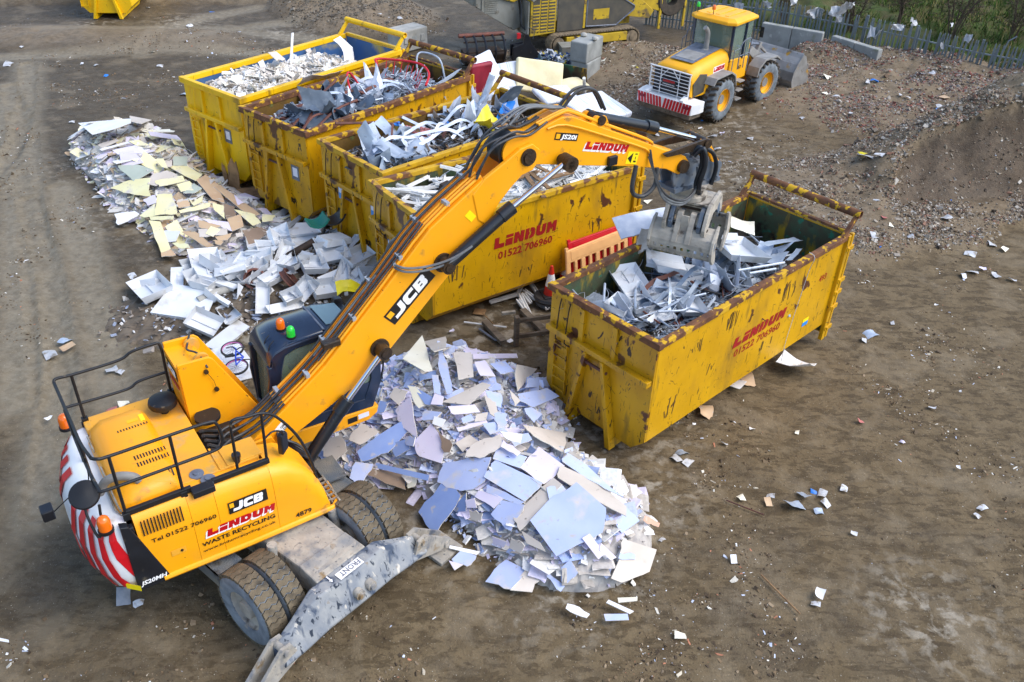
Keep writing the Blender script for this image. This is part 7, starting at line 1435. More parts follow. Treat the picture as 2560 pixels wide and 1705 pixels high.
heap_core('P2', 'dirt and crushed bits under the white tray heap', MT['wood_old'], 3); heap_mass('P2', 1500, [(226,226,226),(120,108,96),(90,80,70),(200,196,190),(150,140,130),(160,170,190)], 'small broken bits among the white trays', 33, .04, 1.2)
# ------------------------------------------------------------------ white trays and panels
def lay_tray(k, P, lb, gp, g, cat='metal tray', deep=None):
    c, x, y, n, us, vs_ = frame_of(P); w_ = (max(us)-min(us))*1.12; h_ = (max(vs_)-min(vs_))*1.12
    tl = Matrix.Rotation(g.uniform(-.22,.22), 4, 'X') @ Matrix.Rotation(g.uniform(-.22,.22), 4, 'Y')
    if k == 't':
        d = deep or g.uniform(.12,.22); up = g.random() < .72 or gp.startswith('scrap'); me = tray_mesh(g, w_, h_, d)
        M = MX(c-n*(.02 if up else -.14), x, y, n) @ tl @ (Matrix.Identity(4) if up else Matrix.Rotation(math.pi, 4, 'X')); o = link('metal_tray', me, None, M)
    elif k == 'p':
        me = MB(); me.prism([(-w_/2,-h_/2),(w_/2,-h_/2),(w_/2*g.uniform(.85,1),h_/2),(-w_/2*g.uniform(.85,1),h_/2)], -.02, 0, 'z'); me.box((0,h_/2-.02,-.05), (w_*.85,.02,.08)); me.box((0,-h_/2+.01,-.05), (w_*.98,.02,.08)); o = link('metal_sheet', me.mesh('panel', MT['tray']), None, MX(c, x, y, n) @ tl)
    else:
        m = {'m':'galv','c':'pb_C'}[k]; o = crumple(g, w_, h_, 2, .1).build('metal_sheet', MT[m], None, smooth=25, M=MX(c, x, y, n) @ tl)
    if k in 'tp': lb = ('large ' if w_*h_ > .55 else 'small ' if w_*h_ < .22 else '')+('long ' if max(w_, h_) > 1.9*min(w_, h_) else '')+('upturned ' if k == 't' and not up else '')+lb
    return tag(o, lb, cat, gp)
g = random.Random(44)
def where2(x, y): return 'at the near end of the white tray heap' if y < 16 else 'on the left of the white tray heap' if x < -6.3 else 'beside the rusty skips' if y > 19 else 'right of the car rims' if x > -4.9 else 'in the middle of the white tray heap'
for k, P in TR_P2:
    c = frame_of(P)[0]; lay_tray(k, P, ('white pressed metal tray ' if k == 't' else 'flat white metal panel ')+where2(c.x, c.y), 'white trays on the ground heap', g, 'metal tray' if k == 't' else 'metal panel')
for q in range(30):
    c = PILES['P2'][g.randrange(2)]; t_ = g.random(); r = c[6]*math.sqrt(g.random())*.95; a = g.uniform(0,6.28); x = c[0]+(c[3]-c[0])*t_+r*math.cos(a); y = c[1]+(c[4]-c[1])*t_+r*math.sin(a); h = float(pile_h('P2', x, y))
    o = link('metal_tray', tray_mesh(g, g.uniform(.4,.95), g.uniform(.25,.5), g.uniform(.05,.16), .5), None, Matrix.Translation((x,y,h-.08)) @ Matrix.Rotation(g.uniform(0,6.28), 4, 'Z') @ Matrix.Rotation(g.gauss(0,.5), 4, 'X') @ Matrix.Rotation(g.gauss(0,.4), 4, 'Y'))
    tag(o, 'small white pressed metal tray '+where2(x, y), 'metal tray', 'white trays on the ground heap')
for k, P in TR_E:
    c = frame_of(P)[0]; nm = {'t':'white pressed metal tray', 'p':'flat white metal panel', 'm':'bent galvanised sheet', 'c':'cream crumpled sheet'}[k]
    lay_tray(k, P, nm+' lying in the skip under the grab', 'scrap in the right-hand skip', g, {'t':'metal tray','p':'metal panel','m':'metal sheet','c':'sheet'}[k])
for P in TUBES_E: tag(MB().tube(P, .024, 7, sub=3 if len(P) > 2 else 0).build('metal_tube', MT['galv'], None, smooth=50), 'grey steel tube bent over the scrap under the grab', 'tube', 'scrap in the right-hand skip')
# ------------------------------------------------------------------ skip contents
def SK(o): return Matrix.Translation(o.location) @ Matrix.Rotation(o.rotation_euler.z, 4, 'Z')
def scrap_mass(sk, n, L_, zf, colors, label, seed, size=.05, aspect=(.2,.6), flat=(.2,.08), half=.95, tilt=.4, x0=.3):
    G = np.random.default_rng(seed); M = np.array(SK(sk)); x = G.uniform(x0, L_-.3, n); y = G.uniform(-half, half, n); z = zf(x, y)+G.uniform(-.1,.04,n); P = np.stack([x,y,z,np.ones(n)], -1) @ M.T
    mass('scrap_bits', P[:,:3], G.gamma(2, size/2, n)+size*.5, colors, label, 'scrap', flat=flat, aspect=aspect, tilt=tilt, seed=seed)
def scrap_bed(sk, L_, zf, m, label, half=1.17):
    b = MB(); nx, ny = 60, 26; M = SK(sk); V = []
    xs = np.linspace(.05, L_-.18, nx); ys = np.linspace(-half, half, ny); X, Y_ = np.meshgrid(xs, ys, indexing='ij'); Z = zf(X, Y_)-.1+(vnoise(X*7+3, Y_*7)-.5)*.16
    V = [tuple(M @ Vector((X[i,j],Y_[i,j],Z[i,j]))) for i in range(nx) for j in range(ny)]; F = [(i*ny+j,(i+1)*ny+j,(i+1)*ny+j+1,i*ny+j+1) for i in range(nx-1) for j in range(ny-1)]
    me = bpy.data.meshes.new('scrap_bed'); me.from_pydata(V, [], F); me.materials.append(m); tag(link('scrap_bed', me), label, 'scrap', None, 'stuff')
def scat(sk, me, x, y, z, yaw, tx, ty, name, label, cat, group=None, sc_=(1,1,1)):
    if group and len(label.split()) < 14: label += ', '+('near' if x < 1.4 else 'middle' if x < 2.7 else 'further' if x < 4.0 else 'far')+' '+('left' if y > .33 else 'right' if y < -.33 else 'centre')
    M = SK(sk) @ Matrix.Translation((x,y,z)) @ Matrix.Rotation(yaw, 4, 'Z') @ Matrix.Rotation(tx, 4, 'X') @ Matrix.Rotation(ty, 4, 'Y') @ Matrix.Diagonal((*sc_,1)); return tag(link(name, me, None, M), label, cat, group)
bump_ = lambda x, y, cx, r, h: h*np.exp(-((x-cx)/r)**2)*(1-.35*(y/1.15)**2)
dark = mat('scrap_dark', srgb(60,58,56), srgb(84,74,62), 6, .8, bump=.5)
# E
zE = lambda x, y: 1.9+bump_(x, y, 2.6, 1.3, .22)+bump_(x, y, .9, .8, .1)
scrap_bed(sE, 6.2, zE, dark, 'dark packed scrap under the loose metal in the right-hand skip')
scrap_mass(sE, 2300, 5.2, lambda x, y: zE(x, y)-.03, [(170,182,196),(140,150,164),(200,208,216),(110,116,124),(90,94,100),(190,196,204),(120,70,60),(150,170,196)], 'thin grey metal strips and offcuts in the right-hand skip', 51, .06)
TRM = [tray_mesh(g, g.uniform(.4,.8), g.uniform(.3,.5), g.uniform(.08,.18)) for _ in range(6)]; GAL = [crumple(g, g.uniform(.5,1), g.uniform(.3,.6), 3, .28).mesh('sheet', MT['galv'], 25) for _ in range(6)]; DRK = [crumple(g, g.uniform(.6,1.1), g.uniform(.4,.8), 3, .3).mesh('sheet', MT['galv_dark'], 25) for _ in range(6)]; ALU = [crumple(g, g.uniform(.4,.9), g.uniform(.25,.5), 5, .4).mesh('sheet', MT['alu'], 20) for _ in range(6)]
for q in range(26):
    x, y = g.uniform(.7,5.0), g.uniform(-.65,.65); scat(sE, g.choice(TRM+GAL+ALU), x, y, float(zE(x, y))+.06, g.uniform(0,6.3), g.gauss(0,.45), g.gauss(0,.45), 'metal_offcut', 'buckled pale metal offcut lying in the skip under the grab', 'metal offcut', 'scrap in the right-hand skip')
for q in range(26):
    x, y = g.uniform(.4,5.4), g.uniform(-.9,.9); l = g.uniform(.5,1.1); y *= .55; me = MB().cyl((-l/2,0,0), (l/2,0,0), g.uniform(.012,.024), n=6).mesh('tube', MT[g.choice(['galv','galv','black_plastic','rustpipe'])]); scat(sE, me, x, y, float(zE(x, y))+.16, g.uniform(0,6.3), 0, g.gauss(0,.25), 'metal_tube', 'thin straight metal tube among the scrap under the grab', 'tube', 'scrap in the right-hand skip')
# foil-faced duct and film over the far rim
x_, y_, z_ = (2.56,16.07,2.95); o = crumple(g, 1.2, .55, 4, .16, 9, 6, .03).build('foil_insulation', MT['alu'], None, smooth=25, M=MX((x_,y_,z_), (.93,.32,.12), (-.3,.8,.45))); tag(o, 'silver foil-faced insulation board sticking out left of the grab', 'insulation board'); x_, y_, z_ = (2.70,15.62,2.70); tag(crumple(g, .7, .5, 4, .3).build('plastic_film', MT['film'], None, smooth=40, M=MX((x_,y_,z_), (.9,.3,-.2), (-.2,.6,-.7))), 'torn pale film hanging below the foil board', 'plastic film')
# A
zA = lambda x, y: 2.3+bump_(x, y, 1.6, 1.3, .35)+bump_(x, y, 4.0, .8, .18)-.5*np.clip((x-4.6)/1.2, 0, 1)
scrap_bed(sA, 6.2, zA, MT['gypsum'], 'crushed plaster filling the bright yellow skip'); scrap_mass(sA, 2600, 5.6, zA, [(236,232,226),(222,214,202),(206,196,182),(240,240,238),(190,182,170)], 'white plaster crumbs in the bright yellow skip', 52, .06, (.4,1), (.3,.1), tilt=.6)
for q in range(42):
    x, y = min(5.3, abs(g.gauss(2.2,1.4))+.15), g.uniform(-1.02,1.02); k = g.choice('WWGGCC'); s = g.uniform(.16,.5); scat(sA, g.choice(BOARD[k]), x, y, float(zA(x, y))+g.uniform(0,.1), g.uniform(0,6.3), g.gauss(0,.4), g.gauss(0,.4), 'plasterboard', f'broken {PB[k]} plasterboard piece in the bright yellow skip', 'plasterboard', 'plasterboard in the bright yellow skip', (s*1.3,s,.014))
scat(sA, MB().box((0,0,0), (.1,.02,1.0)).mesh('strip', MT['pb_W']), 3.3, .55, 2.9, .2, .12, .1, 'plasterboard_strip', 'narrow white strip standing upright in the bright yellow skip', 'plasterboard'); scat(sA, crumple(g, .95, .95, 2, .2).mesh('sheet', MT['pb_W'], 30), 5.05, -.2, 2.75, .3, 1.1, .25, 'plasterboard_sheet', 'big white curled sheet propped at the tail of the bright yellow skip', 'plasterboard'); scat(sA, BOARD['G'][1], 2.7, .5, 2.85, .4, .7, .3, 'plasterboard_sheet', 'large beige sheet leaning beside the upright white strip', 'plasterboard', None, (.9,.7,.014))
scat(sA, crumple(g, 1.5, .8, 4, .18, 9, 7).mesh('film', MT['film'], 40), 2.6, -1.28, 2.62, .05, -.75, .1, 'plastic_film', 'milky plastic film with yellow foam draped over the side of the bright yellow skip', 'plastic film')
# B
zB = lambda x, y: 2.15+bump_(x, y, 1.6, 1.4, .28)+bump_(x, y, 4.2, 1.2, .25)
scrap_bed(sB, 6.2, zB, dark, 'dark packed scrap under the metal in the second skip'); scrap_mass(sB, 2800, 5.7, lambda x, y: zB(x, y)+.05, [(140,150,164),(110,120,132),(180,190,200),(90,96,104),(120,74,62),(200,206,212)], 'thin metal strips in the second skip', 53, .06)
for q in range(22): x, y = g.uniform(.8,2.7), g.uniform(-.6,.65); scat(sB, g.choice(DRK if q < 16 else GAL), x, y, float(zB(x, y))+.12, g.uniform(0,6.3), g.gauss(0,.45), g.gauss(0,.45), 'metal_sheet', 'crumpled dark grey metal sheet at the near end of the second skip', 'metal sheet', 'scrap in the second skip', (.95,.9,1.2))
for q in range(18): x, y = g.uniform(2.2,4.0), g.uniform(-.7,.7); scat(sB, g.choice(ALU+GAL), x, y, float(zB(x, y))+.1, g.uniform(0,6.3), g.gauss(0,.5), g.gauss(0,.5), 'metal_sheet', 'crumpled silver sheet in the middle of the second skip', 'metal sheet', 'scrap in the second skip', (.9,.8,1.1))
for q in range(34): x, y = g.uniform(2.8,5.2), g.uniform(-.6,.6); l = g.uniform(.5,1.0); scat(sB, MB().cyl((-l/2,0,0), (l/2,0,0), .022, n=6).mesh('tube', MT['galv']), x, y, float(zB(x, y))+.22, g.uniform(0,6.3), 0, g.gauss(0,.5), 'metal_tube', 'pale steel tube in the tangle at the tail of the second skip', 'tube', 'scrap in the second skip')
for q, (x0, y0, x1, y1) in enumerate(((.35,-.3,2.6,.55), (.3,-.75,1.9,.1), (.6,-.9,2.3,-.6), (.15,-.85,1.3,-.55))):
    tag(MB().tube([(x0,y0,2.5),((x0+x1)/2,(y0+y1)/2+.05,2.72),(x1,y1,2.95-.1*q)], .035, 5, SK(sB), 4).build('rusty_strip', MT['rustpipe'], None), 'long rust brown metal strip across the near end of the second skip', 'metal strip', 'scrap in the second skip')
b = MB(); b.tube([(3.9,.35,2.5),(4.3,.75,2.95),(4.5,.95,3.02),(4.9,.5,3.0),(5.1,-.2,3.0),(4.9,-.75,2.9),(4.5,-1.0,2.7)], .035, 7, SK(sB), 4); rl = b.build('curved_rail', MT['red_tube'], None, 50); tag(rl, 'bent red tube rail with thin bars at the tail of the second skip', 'rail')
for q in range(10): tt = q/9; MB().cyl((4.5+.5*math.sin(tt*3),.9-1.7*tt,3.0-.1*tt), (4.35+.45*math.sin(tt*3),.8-1.5*tt,2.5), .012, n=5, M=SK(sB)).build('rail_bar', MT['red_tube'], rl)
tag(MB().tube([(2.9,.3,2.5),(3.0,.55,2.95),(3.2,.65,2.98),(3.4,.5,2.6)], .03, 7, SK(sB), 4).build('bent_tube', MT['red_tube'], None, 50), 'short bent red tube in the middle of the second skip', 'tube')
def wires(sk, n, x0, x1, zf, label, seed, r=.006):
    G = random.Random(seed); b = MB(); M = SK(sk)
    for _ in range(n):
        x, y = G.uniform(x0, x1), G.uniform(-.95,.95); z = float(zf(x, y))+G.uniform(.05,.3); p = []
        for k in range(4): p.append((x,y,z)); x += G.uniform(-.45,.45); y = max(-1.1, min(1.1, y+G.uniform(-.35,.35))); z += G.uniform(-.12,.12)
        b.tube(p, r, 3, M, 3)
    tag(b.build('wire_tangle', MT['galv'], None), label, 'wire', None, 'stuff')
wires(sB, 150, 2.6, 5.4, zB, 'tangle of thin steel wire over the second skip', 3); wires(sE, 60, .3, 5, zE, 'loose thin wire over the scrap under the grab', 4, .005)
tag(MB().tube([(5.1,-.1,2.5),(5.3,.1,3.1),(5.5,0,3.2),(5.6,-.5,3.1),(5.6,-.7,2.6)], .026, 7, SK(sB), 4).build('bent_tube', MT['galv'], None, 50), 'bent grey tube frame by the tail bar of the second skip', 'tube')
# C
zC = lambda x, y: 2.2+bump_(x, y, 1.5, 1.2, .22)+bump_(x, y, 4.0, 1.4, .3)
scrap_bed(sC, 6.0, zC, dark, 'dark packed scrap under the sheets in the third skip'); scrap_mass(sC, 2600, 5.6, lambda x, y: zC(x, y)+.04, [(110,100,90),(150,158,168),(80,76,72),(190,196,202),(130,104,80),(60,60,62)], 'mixed dark bits in the third skip', 54, .06)
for q in range(16): x, y = g.uniform(.8,2.3), g.uniform(-.4,.6); scat(sC, g.choice(GAL+ALU[:2]), x, y, float(zC(x, y))+.15, g.uniform(0,6.3), g.gauss(0,.4), g.gauss(0,.4), 'metal_sheet', 'crumpled galvanised sheet at the near end of the third skip', 'metal sheet', 'scrap in the third skip', (1.1,1.0,1.1))
for q in range(10): x, y = g.uniform(.3,1.6), g.uniform(-1,.2); scat(sC, g.choice(DRK), x, y, float(zC(x, y))+.02, g.uniform(0,6.3), g.gauss(0,.3), g.gauss(0,.3), 'metal_sheet', 'dark bent sheet at the near corner of the third skip', 'metal sheet', 'scrap in the third skip', (.7,.7,.7))
for q in range(24): x, y = g.uniform(3.2,5.4), g.uniform(-.9,.95); scat(sC, g.choice(ALU), x, y, float(zC(x, y))+.14, g.uniform(0,6.3), g.gauss(0,.6), g.gauss(0,.6), 'metal_sheet', 'twisted silver strip towards the tail of the third skip', 'metal sheet', 'scrap in the third skip', (.9,.5,.9))
for q in range(16): x, y = g.uniform(1.5,5), g.uniform(-.95,.95); l = g.uniform(.5,1.2); scat(sC, MB().box((0,0,0), (l,.09,.02)).mesh('lath', MT[g.choice(['wood','galv','wood_old'])]), x, y, float(zC(x, y))+.18, g.uniform(0,6.3), g.gauss(0,.3), g.gauss(0,.3), 'lath', 'thin flat lath among the scrap in the third skip', 'lath', 'scrap in the third skip')
for q, (x, y, s_) in enumerate(((2.35,.1,1), (2.15,.45,.6))):
    o = scat(sC, MB().box((0,0,0), (.8*s_,.34,.02)).mesh('panel', MT['brickred']), x, y, 2.62+.03*q, .9, .25, .1, 'ribbed_sheet', ('large dusty red ribbed panel in the middle of the third skip', 'smaller dusty red panel beside the large one in the third skip')[q], 'panel')
    for k in range(4): MB().box((0,-.13+.085*k,.014), (.8*s_,.05,.014)).build('rib', MT['brickred'], o)
for q, (x, y, a) in enumerate(((1.9,.75,.3), (2.0,.85,1.2), (3.0,.05,.8), (3.05,-.05,2.2))): scat(sC, MB().cyl((-.18,0,0), (.18,0,0), .03, n=7).mesh('bar', MT['blue_plastic']), x, y, 2.75, a, 0, .4, 'plastic_bar', 'short blue plastic bar in the third skip', 'plastic bar', 'blue bars in the third skip')
scat(sC, crumple(g, .95, .3, 2, .35, 8, 4).mesh('sheet', MT['blue_plastic'], 40), 4.6, -.35, 2.78, .7, .5, -.2, 'plastic_sheet', 'curved bright blue plastic sheet near the tail of the third skip', 'plastic sheet'); scat(sC, crumple(g, .7, .45, 5, .4).mesh('bag', MT['yellow_bag'], 50), 3.55, -.7, 2.66, .4, .2, .1, 'plastic_bag', 'crumpled yellow plastic bag in the third skip', 'plastic bag')
scat(sC, MB().lathe([(.4,0),(.45,.03),(.42,.1),(.34,.1),(.34,.03)], 24, Matrix.Diagonal((1.2,.7,1,1)), closed=True).mesh('basket', MT['wood']), 4.1,-.55,2.68,.5,.1,.1, 'wooden_ring', 'oval wooden frame beside the yellow bag in the third skip', 'frame'); scat(sC, crumple(g, .9, .8, 2, .15).mesh('mesh_sheet', MT['galv_dark'], 40), 5.0, .1, 2.95, .3, -1.0, .2, 'mesh_sheet', 'dark perforated metal panel standing at the tail of the third skip', 'metal sheet')
scat(sC, MB().cyl((0,0,-.5), (0,0,.5), .09, n=14).mesh('pipe', MT['alu'], 40), 4.95, .75, 2.95, 0, .25, .2, 'pipe', 'silver pipe standing in the far corner of the third skip', 'pipe'); tag(MB().tube([(1.7,1.15,2.75),(1.2,1.25,2.82),(.5,1.35,2.95)][::-1]+[(2.2,1.0,2.6)], .035, 5, SK(sC)).build('rusty_bar', MT['rustpipe'], None), 'rusty bar poking out over the left rim of the third skip', 'bar')
for sk, zf, nn, nm in ((sB, zB, 12, 'second'), (sC, zC, 12, 'third'), (sE, zE, 8, 'right-hand')):
    for q in range(nn):
        x, y = g.uniform(1.2,4.4), g.uniform(-.4,.4); a = g.gauss(0,.5); l = g.uniform(.5,.85); z = float(zf(x, y))+.2; dx, dy = l*math.cos(a), l*math.sin(a)*.7; bb = g.uniform(.05,.3)
        tag(MB().sheet(8, 1, lambda u, v: (x+dx*(2*u-1), y+dy*(2*u-1)+(v-.5)*.07, z+bb*math.sin(3.1*u)+.04*math.sin(9*u+q)+(v-.5)*.05), .005, SK(sk)).build('metal_strip', MT[g.choice(['galv','alu','galv_dark','galv','rustpipe'])], None, 40), f'long bent metal strip lying over the scrap in the {nm} skip', 'metal strip', f'strips in the {nm} skip')
# D
zD = lambda x, y: 2.25+bump_(x, y, 1.4, 1.5, .2)+bump_(x, y, 4.5, 1.5, .12)
scrap_bed(sD, 5.7, zD, MT['wood_old'], 'packed window frames deep in the skip behind the boom')
def bar(l, w_=.07, h_=.06): return MB().prism([(-w_/2,0),(w_/2,0),(w_/2,h_),(w_/4,h_),(w_/4,h_*.5),(-w_/4,h_*.5),(-w_/4,h_),(-w_/2,h_)], -l/2, l/2, 'x')
BARS = [bar(l, w_, h_).mesh('frame_bar', MT['upvc']) for l, w_, h_ in ((.5,.06,.05),(.7,.07,.06),(.9,.08,.06),(1.1,.07,.06),(1.3,.09,.06),(1.6,.07,.06))]; WBAR = [MB().box((0,0,0), (l,.12,.03)).mesh('batten', MT['wood']) for l in (.7,1.1,1.5)]
for q in range(250):
    x, y = g.uniform(.35,5.2), g.uniform(-1.05,1.05); mid = 'near' if x < 1.9 else 'middle' if x < 3.6 else 'far'
    bi = g.randrange(6); yaw_ = g.choice((0,.2,-.35,.5,1.2,-1,.8))+g.gauss(0,.35); hl = (.5,.7,.9,1.1,1.3,1.6)[bi]/2; ly = 1.12-hl*abs(math.sin(yaw_)); y = max(-ly, min(ly, y)); lx = hl*abs(math.cos(yaw_))+.1; x = max(lx, min(5.5-lx, x))
    scat(sD, BARS[bi], x, y, float(zD(x, y))+g.uniform(-.08,.12), yaw_, g.gauss(0,.5), g.gauss(0,.13), 'window_frame_bar', f'white plastic window frame length in the {mid} part of the skip behind the boom', 'frame bar', 'white window frame lengths')
for q, (x, y, a, m) in enumerate(((3.1,-.1,.2,2), (3.3,-.5,1.3,1), (3.0,-.7,1.2,2), (3.7,-.6,.1,1), (2.8,.3,.9,0), (3.6,.1,1.5,1))): scat(sD, WBAR[m], x, y, 2.58+.02*q, a, .1, .08, 'batten', 'brown timber batten lying on the white window frames', 'timber', 'brown battens in the window frame skip')
scat(sD, MB().box((0,0,0), (.3,.1,.14)).mesh('block', MT['steel_dark']), 1.3, .35, 2.62, .4, .2, .1, 'dark_block', 'dark box section lying on the white window frames', 'box section')
wires(sD, 10, .5, 3, zD, 'few loose cables over the window frames', 6, .012)
# ------------------------------------------------------------------ objects on the ground between the skips
def cone(label, p, s=1, mb='cone_red', band=True, base=True):
    t = thing('traffic_cone', label, 'traffic cone', p, 20, 'traffic cones', s)
    MB().lathe([(.15,.03),(.125,.24)], 20).build('cone_lower', MT[mb], t, 40); MB().lathe([(.125,.242),(.07,.55)], 20).build('cone_band', MT['logo_white' if band else mb], t, 40); MB().lathe([(.07,.552),(.035,.75),(.02,.76)], 20).build('cone_tip', MT[mb], t, 40)
    if base: MB().box((0,0,.015), (.4,.4,.03)).build('cone_base', MT['black_plastic'], t, bevel=.01)
cx, cy, _ = (0.84,17.58,0.25); cone('red and white traffic cone standing on a pile of black bags', (cx,cy,.25)); cx2, cy2, _ = (1.22,18.50,0.1); cone('second red and white cone behind the plain orange one', (cx2,cy2,.05)); cx3, cy3, _ = (1.29,18.28,0.1); cone('short plain orange cone in front of the barrier', (cx3+.05,cy3-.1,.05), .85, 'cone_orange', False)
for k, (r, z, ss) in enumerate(((.33,0,1), (.32,.12,2))): tag(MB().lathe([(.05,z),(r,z),(r+.03,z+.06),(r,z+.12),(.05,z+.13)], 16, Matrix.Translation((cx,cy,0)) @ Matrix.Diagonal((1+.1*k,1,1,1))).build('black_bag', MT['bin_liner'], None, 50), ('lower flattened black bag under the red and white cone', 'upper black bag directly beneath the red and white cone')[k], 'bag')
def barrier(label, p, az, m, tilt):
    t = thing('plastic_barrier', label, 'barrier', p, az); T_ = Matrix.Rotation(R(tilt), 4, 'X'); W_ = 2.0
    MB().box((0,0,.82), (W_,.06,.32), T_).build('top_panel', MT[m], t, bevel=.02); MB().box((0,0,.08), (W_,.06,.14), T_).build('bottom_panel', MT[m], t, bevel=.02); MB().box((0,-.034,.83), (W_*.86,.01,.2), T_).build('raised_panel', MT[m], t, bevel=.004)
    for k in range(9): MB().box((-W_/2+.06+(W_-.12)*k/8,0,.4), (.09 if k % 2 else .13,.055,.54), T_).build('upright', MT[m], t, bevel=.015)
    for s in (-1, 1): MB().box((s*(W_/2-.04),0,1.0), (.08,.05,.08), T_).build('corner_lug', MT[m], t)
mx, my, _ = (1.92,18.53,1.20)
barrier('pale orange plastic pedestrian barrier leaning behind the right-hand skip', (mx+.08,my-.2,.3), 41, 'orange_plastic', -10); barrier('red plastic barrier behind the pale orange one', (mx+.16,my-.02,.4), 38.5, 'red_plastic', -11)
# timber and steel frame by the skip
tf = thing('stillage', 'dark weathered timber stillage frame left of the right-hand skip', 'frame', (0.0899,15.83,0), 18)
for x in (0, 1.0): MB().box((x,0,.36), (.1,.12,.75)).build('upright', MT['wood_old'], tf, bevel=.01)
MB().box((.5,0,.62), (1.1,.06,.09)).build('cross_rail', MT['wood_old'], tf); MB().box((.5,0,.22), (1.1,.06,.09)).build('cross_rail', MT['wood_old'], tf); MB().box((-.1,.3,.66), (.3,.07,.06)).build('stub', MT['grating'], tf)
MB().box((-.25,.55,.08), (.16,.9,.1), RZ(12)).build('sleeper', MT['wood_old'], tf, bevel=.01); MB().box((.75,.55,.08), (.16,1.0,.1), RZ(12)).build('sleeper', MT['wood_old'], tf, bevel=.01)
STK = [((1225,758),(1292,738)), ((1294,742),(1312,697)), ((1310,728),(1352,760)), ((1300,738),(1326,792)), ((1294,752),(1322,790)), ((1308,735),(1326,760)), ((1328,712),(1355,752)), ((1355,755),(1369,775))]
STW = [((-0.542,17.42,0.04),(0.0725,17.78,0.06)), ((0.0925,17.73,0.05),(0.252,18.49,0.1)), ((0.239,17.91,0.1),(0.635,17.45,0.05)), ((0.147,17.72,0.1),(0.396,16.89,0.05)), ((0.0951,17.51,0.08),(0.36,16.94,0.04)), ((0.221,17.78,0.1),(0.394,17.44,0.05)), ((0.409,18.25,0.08),(0.664,17.59,0.05)), ((0.664,17.54,0.05),(0.791,17.22,0.04))]
for k, (p, q) in enumerate(STW):
    d = Vector(q)-Vector(p); o = link('window_frame_bar', bar(d.length, .09, .06).mesh('bar', MT['upvc']), None, MX((Vector(p)+Vector(q))/2, d.normalized(), Vector((0,0,1)).cross(d).normalized())); tag(o, 'white window frame offcut on the ground below the lettered skip', 'frame bar', 'white offcuts on the ground')
for nm, lb, cat, m, pts, r in (('metal_strip','thin white strip lying on the concrete patch','strip','upvc',[(-1.09,16.61,0.03),(-0.549,16.51,0.04),(-0.136,16.45,0.04)],.02), ('steel_tube','bent grey steel tube lying left of the timber frame','tube','plate_grey',[(-0.737,16.36,0.03),(-0.366,15.93,0.04),(-0.209,15.92,0.04)],.025), ('cane','thin brown cane lying by the timber frame','cane','wood',[(-0.698,17.01,0.03),(-0.407,16.54,0.03),(-0.239,15.77,0.03)],.012), ('wooden_stick','long thin brown stick lying on the mud at lower right','stick','wood',[(4.11,9.63,0.03),(4.33,9.26,0.03),(4.55,8.89,0.03)],.014), ('rusty_bar','straight rusty bar beside the grey scraps at lower right','bar','rustpipe',[(3.85,11.29,0.02),(4.44,10.97,0.02)],.012)):
    tag(MB().tube(pts, r, 6).build(nm, MT[m], None), lb, cat)
tag(MB().prism([(-.14,-.1),(.12,-.14),(.16,.1),(-.1,.14)], 0, .02, 'z', MX((-0.774,17.07,0.01))).build('wood_scrap', MT['wood'], None), 'small brown board scrap at the end of the cane', 'wood scrap')
# mattresses behind the skips
def slab(label, nm, cat, m, c, x, y, d, bev=.06, group=None):
    x = Vector(x).normalized(); y = Vector(y); n = x.cross(y).normalized(); y = n.cross(x); o = MB().sheet(8, 8, lambda u, v: ((u-.5)*d[0], (v-.5)*d[1], .03*math.sin(7*u)*math.sin(6*v)), d[2]).build(nm, MT[m], None, 40, bev, M=MX(c, x, y, n)); return tag(o, label, cat, group)
slab('white striped mattress lying flat behind the excavator stick', 'mattress', 'mattress', 'mattress', (2.55,29.34,0.5), (.75,.66,-.05), (-.66,.72,.2), (2.0,1.6,.22))
slab('cream buttoned mattress standing on its edge behind the third skip', 'mattress', 'mattress', 'cream_mattress', (0.615,31.32,0.85), (.95,.25,-.18), (.1,.5,.8), (1.75,1.15,.2))
slab('white mattress curled over left of the cream one', 'mattress', 'mattress', 'mattress', (-0.462,31.13,0.9), (.9,.3,.05), (-.2,.6,.6), (1.3,1.0,.2))
slab('white mattress leaning against the maroon one behind the second skip', 'mattress', 'mattress', 'mattress', (-1.03,29.62,1.30), (.5,-.25,-.85), (.6,.8,.1), (1.7,1.0,.18)); slab('maroon mattress standing on end behind the second skip', 'mattress', 'mattress', 'maroon', (-1.40,28.86,1.40), (.1,-.1,1), (.75,.66,0), (1.3,.9,.18))
slab('crumpled off-white duvet lying below the cream mattress', 'duvet', 'duvet', 'cream_mattress', (1.75,31.65,0.45), (.8,.5,0), (-.4,.8,.1), (1.2,.8,.25)); slab('white striped mattress corner behind the third skip bar', 'mattress', 'mattress', 'mattress', (1.19,29.89,0.7), (.8,.58,-.1), (-.58,.8,.3), (1.5,.9,.18))
o = MB().box((0,0,0), (1.4,.04,.85)).build('hardboard_sheet', MT['inner_dark'], None, M=MX((1.77,32.46,0.55), (.86,-.5,0), (.5,.86,.2))); tag(o, 'dark brown board standing between the mattresses and the grey blocks', 'board')
tag(MB().cyl((2.32,31.69,0), (2.19,31.06,0.95), .06, n=8).build('white_post', MT['upvc'], None, 40), 'white post standing in front of the grey concrete blocks', 'post')
